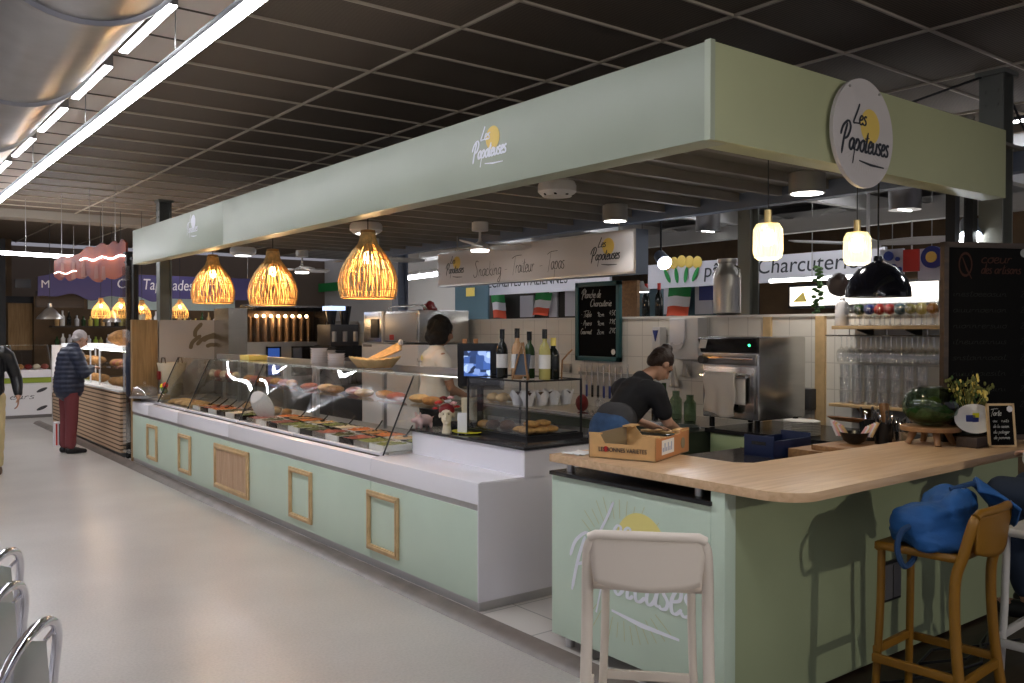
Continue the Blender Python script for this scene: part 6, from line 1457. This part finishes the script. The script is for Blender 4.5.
for k in range(5): t = (k - 2) * .14; b = MB(T); b.ball((X1 - .01, q.y - t, q.z + .09 - .015 * abs(k - 2)), (.01, .085, .085), 14, 8); b.build('lemon', 'logo_yellow', smooth=True)
for k in range(4): t = (k - 1.5) * .17; b = MB(T); b.ball((X1 - .018, q.y - t, q.z - .10), (.008, .035, .11), 10, 8, Matrix.Rotation(.35 * (k - 1.5), 3, 'X')); b.build('leaf', 'flag_green', smooth=True)
a, c = P(486, 296, x=X1), P(566, 280, x=X1)
T = thing('banner', 'white banner reading SPECIALITES ITALIENNES under the long sign', 'banner', (X1, (a.y + c.y) / 2, 2.25)); MB(T).box(X1, c.y - 1.0, P(530, 293, x=X1).z, X1 + .05, a.y, P(530, 262, x=X1).z).build('banner_board', 'banner')
q = P(522, 281.5, x=X1); text('SPECIALITES ITALIENNES', .24, 'ink', T, (X1 - .004, q.y, q.z), (0, -1, 0), (0, 0, 1), width=2.35)
def panel(name, label, cat, x0p, y0p, x1p, y1p, X, m, group=None, t=.03, hang=False):
    """a flat board at distance X whose picture corners are given"""
    a, c = P(x0p, y0p, x=X), P(x1p, y1p, x=X); b = MB(); b.box(X, c.y, min(a.z, c.z), X + t, a.y, max(a.z, c.z)); o = b.solo(name, m, label, cat, group)
    if hang: w_ = MB(o); w_.cyl((X + t / 2, (a.y + c.y) / 2, max(a.z, c.z)), (X + t / 2, (a.y + c.y) / 2, CZ + .01), .004, n=6); w_.build('wire', 'steel_matte')
    return o
def flag(label, x0p, y0p, x1p, y1p, X, tilt=0):
    a, c = P(x0p, y0p, x=X), P(x1p, y1p, x=X); T = thing('flag', label, 'flag', (X, (a.y + c.y) / 2, c.z), 0, 'hanging Italian flags')
    for k, m in enumerate(('flag_green', 'flag_white', 'flag_red')):
        za, zb_ = a.z + (c.z - a.z) * k / 3, a.z + (c.z - a.z) * (k + 1) / 3
        b = MB(T); b.grid(lambda u, v: (X + .015 * math.sin(7 * u + k), a.y + (c.y - a.y) * u + tilt * (a.z - (za + (zb_ - za) * v)) * .15, za + (zb_ - za) * v + .012 * math.sin(5 * u)), 10, 3); b.build('stripe', m, smooth=True)
flag('green white and red flag right of the chalkboard, hanging before the blue posters', 669, 287, 691, 316, 9.6, 1)
flag('small Italian flag under the long sign, left of the chalkboard', 536, 293, 552, 315, 9.6, 2)
flag('leftmost Italian flag, its green top just under the white banner', 491, 295, 504, 318, 9.6, -1)
panel('poster', 'white poster with blue bottle right of the flag', 'poster', 695, 286, 712, 314, 9.66, 'banner'); panel('poster', 'white poster with small print left of the flag', 'poster', 660, 287, 671, 314, 9.66, 'banner')
panel('poster_print', 'dark blue bottle shape on the poster beside the churn', 'poster', 699, 280, 713, 300, 9.64, 'poster_blue', t=.015); panel('poster', 'white poster with a ring emblem under the long sign', 'poster', 520, 296, 533, 317, 9.66, 'banner'); panel('poster', 'white poster with red seal beside the small flag', 'poster', 549, 291, 557, 317, 9.66, 'banner'); panel('poster', 'white poster with green sprig next to the chalkboard', 'poster', 565, 290, 575, 316, 9.66, 'banner')
panel('wooden_cupboard', 'tall brownish wooden cupboard side just right of the chalkboard', 'cupboard', 622, 281, 637, 330, 6.9, 'wood_mid', t=.04)
panel('teal_cupboard', 'teal cupboard backing the two dark bottles', 'cupboard', 637, 290, 662, 330, 8.2, 'back_teal', t=.03)
panel('dark_cabinet', 'dark shelving behind the posters and flags under the banner', 'shelving', 486, 290, 622, 360, 9.7, 'back_dark', t=.3)
panel('dark_cabinet', 'dark shelving behind the flag and blue posters', 'shelving', 655, 284, 745, 420, 9.7, 'back_teal', t=.3)
panel('brown_shelving', 'olive brown back wall under the lightbox menu', 'shelving', 760, 284, 945, 420, 9.7, 'back_brown', t=.2)
panel('red_bag', 'red patterned hanging sign on the right above the glasses', 'sign', 903, 250, 918, 271, 7.6, 'red', hang=True); panel('red_lamp', 'white poster with blue dots right of the dome pendant', 'poster', 880, 250, 903, 274, 7.8, 'banner', hang=True); panel('poster', 'white poster with blue bird emblem beside the menu board', 'poster', 918, 249, 944, 280, 7.9, 'banner', hang=True)
for k, (px, py) in enumerate(((888, 256), (893, 266), (897, 259), (884, 268), (899, 269))): q = P(px, py, x=7.77); b = MB(); b.cyl((0, q.y, q.z), (.02, q.y, q.z), .045 if k == 0 else .02, n=14); b.xform(Matrix.Translation((7.77, 0, 0))); b.solo('blue_dot', 'poster_blue', 'blue dot printed on the white poster right of the dome pendant', 'print', 'blue dots on the white poster')
q = P(932, 257, x=7.87); b = MB(); b.cyl((7.86, q.y, q.z), (7.9, q.y, q.z), .10, n=24); o = b.solo('emblem', 'poster_blue', 'round blue emblem with yellow centre beside the menu board', 'emblem'); b = MB(); b.cyl((7.85, q.y, q.z), (7.86, q.y, q.z), .05, n=20); b.o = o.location.copy(); e = b.build('emblem_centre', 'logo_yellow', None); e.parent = o
T = thing('menu_lightbox', 'glowing white lightbox menu with yellow picture behind the left glass pendant', 'lightbox', (9.3, 6.0, 1.9)); a, c = P(787, 285, x=9.3), P(940, 305, x=9.3); MB(T).box(9.33, c.y, c.z, 9.70, a.y, a.z).build('box', 'black_frame'); MB(T).box(9.32, c.y + .03, c.z + .03, 9.331, a.y - .03, a.z - .03).build('lit_face', 'lightbox')
q = P(799, 297, x=9.3); b = MB(T); b.prism([(q.y + .1, q.z - .06), (q.y - .1, q.z - .06), (q.y - .05, q.z + .06)], 'x', 9.31, 9.32); b.build('picture', 'butter')
for k, (px, py, w_) in enumerate(((812, 279, .55), (912, 262, .3))):
    q = P(px, py, x=8.6); T = thing('tube_light', ('lit warm tube fitting over the lightbox menu', 'short tube fitting above the red sign')[k], 'ceiling light', q); b = MB(); b.cyl((0, -w_, 0), (0, w_, 0), .022, n=10); b.build('tube', 'led_soft', T); b = MB(); b.cyl((0, 0, .02), (0, 0, CZ - q.z), .006, n=6); b.build('hanger', 'steel_matte', T)
q0, q1 = P(403, 278.5, x=9.0), P(437, 274, x=9.0)
T = thing('tube_light', 'bright tube light hanging left of the long sign', 'ceiling light', (q0 + q1) / 2); b = MB(); m_ = (q0 + q1) / 2; b.cyl(q0 - m_, q1 - m_, .04, n=12); b.build('tube', 'led', T); b = MB(); b.cyl((0, 0, .04), (0, 0, CZ - m_.z), .01, n=6); b.build('hanger', 'steel_matte', T)
# glowing globes / garland
q = P(790, 300, x=9.0)
b = MB(); rnd = random.Random(2); q = P(818, 290, x=8.4)
for k in range(26): b.ball((q.x + rnd.uniform(-.03, .03), q.y + rnd.uniform(-.05, .05), q.z + .25 - .02 * k), (.03, .03, .02), 6, 5)
b.solo('leaf_garland', 'leaf', 'hanging green leaf garland before the lightbox menu', 'garland')
lump('hanging_ornament', 'smoke', 'greyish brown bun shape hanging above the white pillar bottle', 'ornament', P(838, 297, x=6.9), (.10, .09, .10), amp=.2)
# bottles above the wall in the teal cupboard
bottle('dark bottle with red cap, left one over the tiled wall', tuple(P(646, 318, x=7.6)), 'wine_glass_black', 'red', .40, .045, None)
bottle('dark bottle with red cap, right one over the tiled wall', tuple(P(659, 318, x=7.6)), 'wine_glass_black', 'red', .40, .045, None)
MB().box(7.4, P(664, 318, x=7.6).y, 1.60, 7.8, P(640, 318, x=7.6).y, P(646, 318, x=7.6).z).solo('bottle_shelf', 'back_teal', 'teal shelf carrying the two dark bottles', 'shelf')
# pendant over the wall and other bits
q = P(642, 292, x=7.2); T = thing('metal_pendant', 'small pale metal pendant lit from below right of the long sign', 'pendant lamp', q); b = MB(); b.lathe([(.09, 0), (.085, .02), (.03, .07), (.015, .12), (0, .12)], n=24); b.build('shade', 'white_paint', T, smooth=True, solid=.003); b = MB(); b.cyl((0, 0, -.004), (0, 0, .002), .075, n=20); b.build('lit_disc', 'led_soft', T); b = MB(); b.cyl((0, 0, .12), (0, 0, 1.2), .004, n=6); b.build('cord', 'black_matte', T)
# steelwork in the far ceiling
for k, (x, y0, y1, z, w, m) in enumerate(((7.6, 2, 14, 2.62, .10, 'beam_white'), (9.9, 3, 16, 2.95, .16, 'beam_white'), (12.0, 3, 16, 3.1, .2, 'beam_white'), (8.6, 2, 14, 3.25, .14, 'beam_white'))):
    struct('trim_%d' % (10 + k), MB().box(x, y0, z, x + w, y1, z + w * 1.4), m)
for k, y in enumerate((3.6, 5.4, 7.2, 9.0, 11.0)): struct('trim_%d' % (20 + k), MB().box(6.4, y, 3.0, 14, y + .1, 3.16), 'beam_white')
for k in range(9):
    T = thing('ceiling_baffle', 'curved white acoustic baffle under the far ceiling', 'baffle', (10.6 + 0.0, 3.4 + .9 * k, 3.0), 0, 'curved white baffles under the far ceiling'); b = MB(); b.grid(lambda u, v: (-1.0 + 2.0 * u, -.3 + .6 * v, .12 * math.sin(PI * v)), 8, 10); b.build('baffle_sheet', 'beam_white', T, smooth=True, solid=.01)
# small dark-red objects on top of the wall near the white worker
lump('red_flowers', 'red_dark', 'dark red potted flowers on the wall edge left of the white worker', 'flowers', P(430, 317, x=6.05), (.08, .10, .09), amp=.5)
lump('dark_pot', 'black_matte', 'small dark pot on the wall edge left of the red flowers', 'pot', P(420, 317, x=6.05), (.06, .06, .05), amp=.2)
panel('narrow_cupboard', 'narrow grey cupboard with papers left of the Italian flags', 'cupboard', 455, 285, 488, 330, 9.0, 'back_teal', t=.03); panel('paper_sheet', 'yellow and white leaflet on the narrow grey cupboard', 'leaflet', 466, 288, 474, 296, 8.985, 'butter', t=.015)
panel('white_partition', 'big white partition wall behind the steel cabinet', 'partition', 318, 262, 455, 330, 11.5, 'white_wall', t=.1)
panel('green_sign', 'dark green strip sign seen through the largest rattan lamp', 'sign', 316, 284, 345, 290, 11.3, 'flag_green', t=.05)
# ------------------------------------------------------------------ bakery stand further down the aisle
post((P(136, 400, y=11.55).x, 11.55), 2.52, 'thin black post at the far end of the green counter', .06, 'black_matte')
post((P(129.5, 400, y=12.0).x, 12.0), 2.62, 'thin black post at the corner of the bakery counter', .07, 'black_matte')
T = thing('glass_screen', 'glass screen between the two black posts', 'screen', (2.93, 11.8, .1)); MB(T).box(2.925, 11.6, .1, 2.935, 11.95, 2.45).build('pane', 'glass')
T = thing('hanging_coat', 'dark navy coat hanging between the two black posts', 'coat', (3.02, 11.75, .85)); B = Blob(); B.chain([((0, 0, 0), .10), ((0, 0, .4), .11), ((0, .02, .75), .06)]); B.make('coat_body', 'navy_jacket', T, .014, 2, disp=lambda c: .012 * mn.noise(c * 9)); b = MB(); b.tube([(0, 0, .8), (0, 0, .86), (.02, 0, .9)], .006, 6); b.build('hook', 'steel', T)
y0, y1 = 12.1, 16.5
T = thing('bakery_counter', 'bakery counter clad in pale horizontal wood slats with dark gaps', 'counter', (3.2, 14.3, 0)); MB(T).box(2.93, y0, .06, 3.5, y1, .845).build('body', 'slats'); MB(T).box(2.95, y0, 0, 3.45, y1, .06).build('plinth', 'alu_dark'); MB(T).box(2.91, y0, .845, 3.6, y1, .87).build('top', 'white')
for (a, b_, lab) in ((12.2, 13.55, 'nearest glass bread case on the bakery counter'), (14.1, 16.0, 'farther glass bread case on the bakery counter')):
    T = thing('bread_case', lab, 'display case', (3.2, (a + b_) / 2, .87)); z1 = 1.38; b = MB(T)
    for x in (3.0, 3.48):
        for y in (a, b_ - .02): b.box(x, y, .87, x + .02, y + .02, z1)
    b.build('posts', 'white_paint'); MB(T).box(2.98, a - .02, z1, 3.52, b_ + .02, z1 + .05).build('top_frame', mat('white_lit', (.9, .9, .92), .3, emit=.35, ecol=(1, 1, 1)))
    MB(T).box(3.005, a + .02, .88, 3.01, b_ - .02, z1).build('front_glass', 'glass'); MB(T).box(3.02, a + .01, 1.12, 3.48, b_ - .01, 1.13).build('shelf', 'glass'); MB(T).box(3.02, a + .02, z1 - .02, 3.05, b_ - .02, z1 - .005).build('case_lamp', 'led_soft')
for k in range(8): lump('loaf', ('bread', 'cookie')[k % 2], 'golden loaf at the bottom of the nearest bread case', 'bread', (3.15 + .14 * (k % 2), 12.32 + .15 * k, .87), (.10, .07, .06), 'loaves at the bottom of the nearest bread case', k + 20)
for k in range(7): lump('loaf', ('bread', 'meat')[k % 2], 'brown loaf on the glass shelf of the nearest bread case', 'bread', (3.2, 12.34 + .17 * k, 1.13), (.11, .075, .055), 'loaves on the shelf of the nearest bread case', k + 50)
for k in range(8): lump('loaf', 'bread', 'brown loaf in the farther bread case', 'bread', (3.2, 14.25 + .2 * k, .87 + (.26 if k % 2 else 0)), (.11, .08, .06), 'loaves in the farther bread case', k + 70)
for k, (y, r) in enumerate(((13.1, .20), (12.6, .16), (12.85, .15))): lump('round_loaf', 'bread', ['biggest round country loaf on top of the nearest bread case', 'right-hand round loaf on top of the nearest bread case', 'middle round loaf behind the biggest one'][k], 'bread', (3.22 + .05 * k, y, 1.43), (r, r * .95, .11), seed=k + 5)
for k, y in enumerate((13.05, 12.55)): b = MB(); b.prism([(y - .05, 1.6), (y + .06, 1.6), (y + .10, 1.86), (y + .02, 1.80), (y - .08, 1.87)], 'x', 3.30, 3.34); b.solo('paper_bunny', 'straw_pale', ['tall', 'short'][k] + ' pale paper ears shape standing behind the round loaves', 'ornament')
T = thing('floor_box', 'small white box with red and black stripes on the floor left of the old man', 'box', (2.54, 13.9, 0)); MB(T).box(2.48, 13.82, 0, 2.60, 13.98, .34).build('box_body', 'flag_white'); 
for k in range(3): MB(T).box(2.49 + .04 * k, 13.815, .02, 2.51 + .04 * k, 13.82, .32).build('stripe', ('red', 'ink', 'red')[k])
# glowing acrylic drip sign
def acr():
    m = bpy.data.materials.new('acrylic_red'); m.use_nodes = True; nt = m.node_tree; b = nt.nodes['Principled BSDF']; tc = nt.nodes.new('ShaderNodeTexCoord'); n = nt.nodes.new('ShaderNodeTexNoise'); n.inputs['Scale'].default_value = 3.2
    r = nt.nodes.new('ShaderNodeValToRGB'); e = r.color_ramp.elements; e[0].color = (.13, .005, .003, 1); e[0].position = .38; e[1].color = (.30, .045, .004, 1); e[1].position = .62
    nt.links.new(tc.outputs['Object'], n.inputs[0]); nt.links.new(n.outputs[0], r.inputs[0]); nt.links.new(r.outputs[0], b.inputs['Base Color']); b.inputs['Roughness'].default_value = .5; return m
M['acrylic_red'] = acr()
T = thing('drip_sign', 'big see-through red and orange dripping sign hanging over the bakery counter', 'sign', (2.9, 13.8, 2.2))
A0, A1 = Vector((3.10, 12.35, 0)), Vector((2.56, 14.1, 0)); dA = (A1 - A0).normalized(); LA = (A1 - A0).length; nA = Vector((-dA.y, dA.x, 0))
def pnt(u, z, o=0): return A0 + dA * (u * LA) + nA * o + Vector((0, 0, z))
top = [(0, 2.80), (.05, 2.85), (.10, 2.80), (.16, 2.84), (.24, 2.79), (.32, 2.83), (.42, 2.78), (.52, 2.80), (.62, 2.72), (.70, 2.70), (.80, 2.68), (.9, 2.70), (1, 2.64)]
bot = [(1, 2.42), (.92, 2.36), (.86, 2.41), (.78, 2.34), (.70, 2.38), (.60, 2.36), (.52, 2.40), (.44, 2.33), (.36, 2.30), (.28, 2.36), (.18, 2.33), (.08, 2.36), (0, 2.40)]
loop = [(p.x, p.y) for p in catmull(top)] + [(p.x, p.y) for p in catmull(bot)]
b = MB(T); n = len(loop); b.add([pnt(u, z, 0) for u, z in loop] + [pnt(u, z, .03) for u, z in loop], [tuple(range(n))[::-1], tuple(range(n, 2 * n))] + [(i, (i + 1) % n, n + (i + 1) % n, n + i) for i in range(n)]); b.build('acrylic_sheet', 'acrylic_red')
for u in (.15, .5, .9): MB(T).cyl(pnt(u, 2.7, .015), pnt(u, CZ + .01, .015), .004, n=6).build('wire', 'steel_matte')
b = MB(T)
for (u, z, h) in ((.90, 2.5, .10), (.74, 2.48, .12), (.60, 2.50, .12), (.42, 2.44, .09), (.32, 2.42, .09)):
    b.add([pnt(u, z - h, .034), pnt(u - .06, z - h, .034), pnt(u - .05, z + h, .034), pnt(u - .01, z + h, .034)], [(0, 1, 2, 3)])
b.build('pale_smears', mat('letter_pale', (.26, .10, .07), .6))
b = MB(T); b.tube([pnt(.98 - .04 * i, 2.46 + .018 * math.sin(1.1 * i), .045) for i in range(9)], .009, 6); b.build('neon_line', mat('led_dim', (1, 1, 1), .4, emit=2.5, ecol=(1, .8, .65)))
b = MB(T); b.tube([pnt(.60 - .05 * i, 2.62 + .02 * math.sin(1.3 * i), .045) for i in range(13)], .010, 6); b.build('neon_line', 'led_soft')
# purple banner with scalloped lower edge
Y = 18.0; xa, xb = P(38, 285, y=Y).x, P(262, 292, y=Y).x
T = thing('purple_banner', 'purple banner with scalloped edge and white lettering above the far olive stand', 'banner', ((xa + xb) / 2, Y, 2.2)); N = 80; xs = [xa + (xb - xa) * i / N for i in range(N + 1)]
pts = [(x, 2.27 + (.04 * math.sin(6 * x) + .03 * math.sin(11 * x) if x < xa + 2.2 else 0)) for x in xs] + [(xb, 2.72), (xa + .35, 2.72), (xa, 2.62)]
b = MB(T); b.prism(pts, 'y', Y, Y + .04); b.build('banner_cloth', 'purple')
for x in (xa + .6, (xa + xb) / 2, xb - .3): MB(T).cyl((x, Y + .02, 2.7), (x, Y + .02, CZ + .01), .006, n=6).build('wire', 'steel_matte')
for (px, py, s_, sz, w_) in ((122, 284, 'O', .26, None), (132, 286, 's', .22, None), (168, 285.5, 'Tapenades', .30, .95)): q = P(px, py, y=Y); text(s_, sz, 'flag_white', T, (q.x, Y - .006, q.z), (1, 0, 0), (0, 0, 1), width=w_, shear=.15)
q = P(31, 284, y=Y); text('M', .2, 'flag_white', T, (xa + .12, Y - .006, q.z), (1, 0, 0), (0, 0, 1))
# shelves and bottles of the far stand
Y2 = 19.3
def bpanel(name, label, cat, x0, y0, x1, y1, Y, m, t=.06, group=None):
    a, c = P(x0, y0, y=Y), P(x1, y1, y=Y); b = MB(); b.box(a.x, Y, c.z, c.x, Y + t, a.z); return b.solo(name, m, label, cat, group)
bpanel('back_shelving', 'brown shelving with bottles behind the bakery counter', 'shelving', 34, 296, 232, 372, 20.2, 'back_brown', .3)
bpanel('cloud_board', 'dark brown scalloped board under the purple banner', 'board', 36, 291, 84, 308, 18.3, 'wood_dark', .05)
bpanel('menu_sheet', 'pale teal menu board behind the small rattan lamps', 'menu', 88, 293, 235, 311, 18.6, mat('menu_pale', (.42, .52, .50), .6))
bpanel('wood_door', 'plain brown wooden door panel at the far left', 'door panel', 8, 303, 33, 350, 20.4, 'wood_panel'); bpanel('door_frame', 'black frame around the brown door panel', 'frame', 3, 296, 37, 303, 20.3, 'black_matte')
bpanel('black_pillar', 'black pillar at the extreme left end of the hall', 'pillar', -6, 238, 6, 345, 19.0, 'black_matte', .3)
for k, (zp, lab) in enumerate(((326, 'upper'), (345, 'lower'))):
    q = P(100, zp, y=19.8); T = thing('wooden_shelf', '%s dark shelf of the far olive stand' % lab, 'shelf', (q.x, 19.8, q.z)); a, c = P(52, zp, y=19.8), P(235, zp, y=19.8); MB(T).box(a.x, 19.7, q.z - .03, c.x, 20.1, q.z).build('plank', 'wood_dark')
    rnd = random.Random(k); x = a.x + .1; n = 0
    while x < c.x - .1:
        n += 1; h = .16 + .16 * rnd.random(); m = rnd.choice(['wine_white', 'green_bottle', 'butter', 'flag_white', 'wine_glass_black', 'lime', 'card', 'ceramic']); b = MB(); b.lathe([(.04, 0), (.045, h * .6), (.018, h * .75), (.018, h), (0, h)], (x, 19.85, q.z), n=12); b.solo('bottle', m, 'small bottle in the row on the %s shelf of the far olive stand' % lab, 'bottle', 'bottles on the %s far shelf' % lab, smooth=True); x += .10 + .05 * rnd.random()
for k, (px, py, X) in enumerate(((101, 318, 13.9), (121, 318, 13.7), (142, 320, 13.5), (180, 318, 14.2))):
    q = P(px, py, y=X + 1.5); rattan_lamp(['leftmost', 'second', 'third', 'rightmost'][k] + ' of the four small rattan lamps over the far stand', q, .62, n=22, light=5, simple=True)
# silver cone lamps
for (px, py, s_, lab) in ((50, 319, .21, 'silver cone lamp hanging over the far glass counter'), (112, 322, .15, 'pale dome lamp right of the bottles')):
    q = P(px, py, y=17.0); T = thing('cone_pendant', lab, 'pendant lamp', q); b = MB(); b.lathe([(s_, 0), (s_ * .95, .03), (s_ * .35, .17), (s_ * .15, .2), (s_ * .15, .27), (0, .27)], n=28); b.build('shade', 'shade_steel', T, smooth=True, solid=.004); b = MB(); b.cyl((0, 0, .27), (0, 0, CZ - q.z), .005, n=6); b.build('cord', 'black_matte', T); b = MB(); b.ball((0, 0, .06), .05, 10, 8); b.build('bulb', 'led_soft', T)
# far white glass counter facing us
Y = 18.6; xa, xb = 2.0, P(52, 400, y=Y).x
T = thing('far_counter', 'white glass-topped counter with a lime green band at the far end of the aisle', 'counter', ((xa + xb) / 2, Y + .3, 0)); za, zb = P(30, 405, y=Y).z, P(30, 386, y=Y).z
MB(T).box(xa, Y, .06, xb, Y + .8, .66).build('body', 'white_paint'); MB(T).box(xa, Y - .02, .66, xb, Y + .8, .76).build('lime_band', 'lime'); MB(T).box(xa, Y - .06, .76, xb, Y + .8, .90).build('ledge', 'white_gloss', bevel=.01); MB(T).box(xa, Y + .02, 0, xb, Y + .7, .06).build('plinth', 'alu_dark')
b = MB(T); b.grid(lambda u, v: (xa + (xb - xa) * u, Y - .02 + .38 * math.sin(v * PI / 2) ** 1.3, .90 + .46 * v), 10, 8); b.build('curved_glass', 'glass_case', smooth=True)
for x in (xa + .01, xb - .01, (xa + xb) / 2): b = MB(T); b.tube([(x, Y - .02, .9), (x, Y + .18, 1.18), (x, Y + .36, 1.36)], .012, 6); b.build('glass_clip', 'alu')
MB(T).box(xa, Y + .34, 1.35, xb, Y + .8, 1.37).build('top_glass', 'glass_case'); b = MB(T); script(b, 'saveurs', .06, .014, frame_matrix((xb - 1.0, Y - .004, .36), (1, 0, 0), (0, 0, 1)), width=.7); b.build('logo_writing', 'charcoal')
for s in (0, 1): b = MB(T); b.ball((xb - .17, Y - .004, .18 + .34 * s), (.10, .006, .03), 12, 8, Matrix.Rotation(-.4, 3, 'Y')); b.build('leaf_print', 'charcoal')
for k in range(12): lump('charcuterie', ('meat', 'bread', 'red_dark', 'cream')[k % 4], 'small food portion inside the far white glass counter', 'food', (xa + .1 + .14 * k, Y + .3, .90), (.07, .07, .05), 'portions in the far white counter', k) if xa + .1 + .14 * k < xb - .05 else None
bpanel('upright_board', 'pale upright panel left of the old man at the end of the bakery counter', 'panel', 52, 345, 66, 392, 16.6, 'paper')
bpanel('grey_box', 'small dark box hanging beside the purple banner', 'box', 15, 279, 31, 288, 18.5, 'charcoal')
# leaf poster on the beige partition
T = thing('branch_drawing', 'brown branch drawing on the beige partition beside the steel cheek of the grill', 'drawing', (3.9, 11.39, 1.4)); b = MB(T)
q = P(197, 345, y=11.38)
for (dx, dz, L_, a_) in ((0, 0, .30, .5), (.08, .05, .25, .2), (-.08, -.05, .22, .9), (.12, -.02, .2, -.1), (-.02, .10, .2, 1.1)):
    pts = [Vector((0, 0, 0)), Vector((L_ * .4, .03, 0)), Vector((L_, 0, 0))]; Mx = frame_matrix((q.x + dx, 11.394, q.z + dz), (math.cos(a_), 0, math.sin(a_)), (-math.sin(a_), 0, math.cos(a_))); ribbon(b, catmull([(p.x, p.y) for p in pts]), .05, Mx, calli=0)
b.build('branch_strokes', mat('branch_brown', (.20, .15, .09), .8))
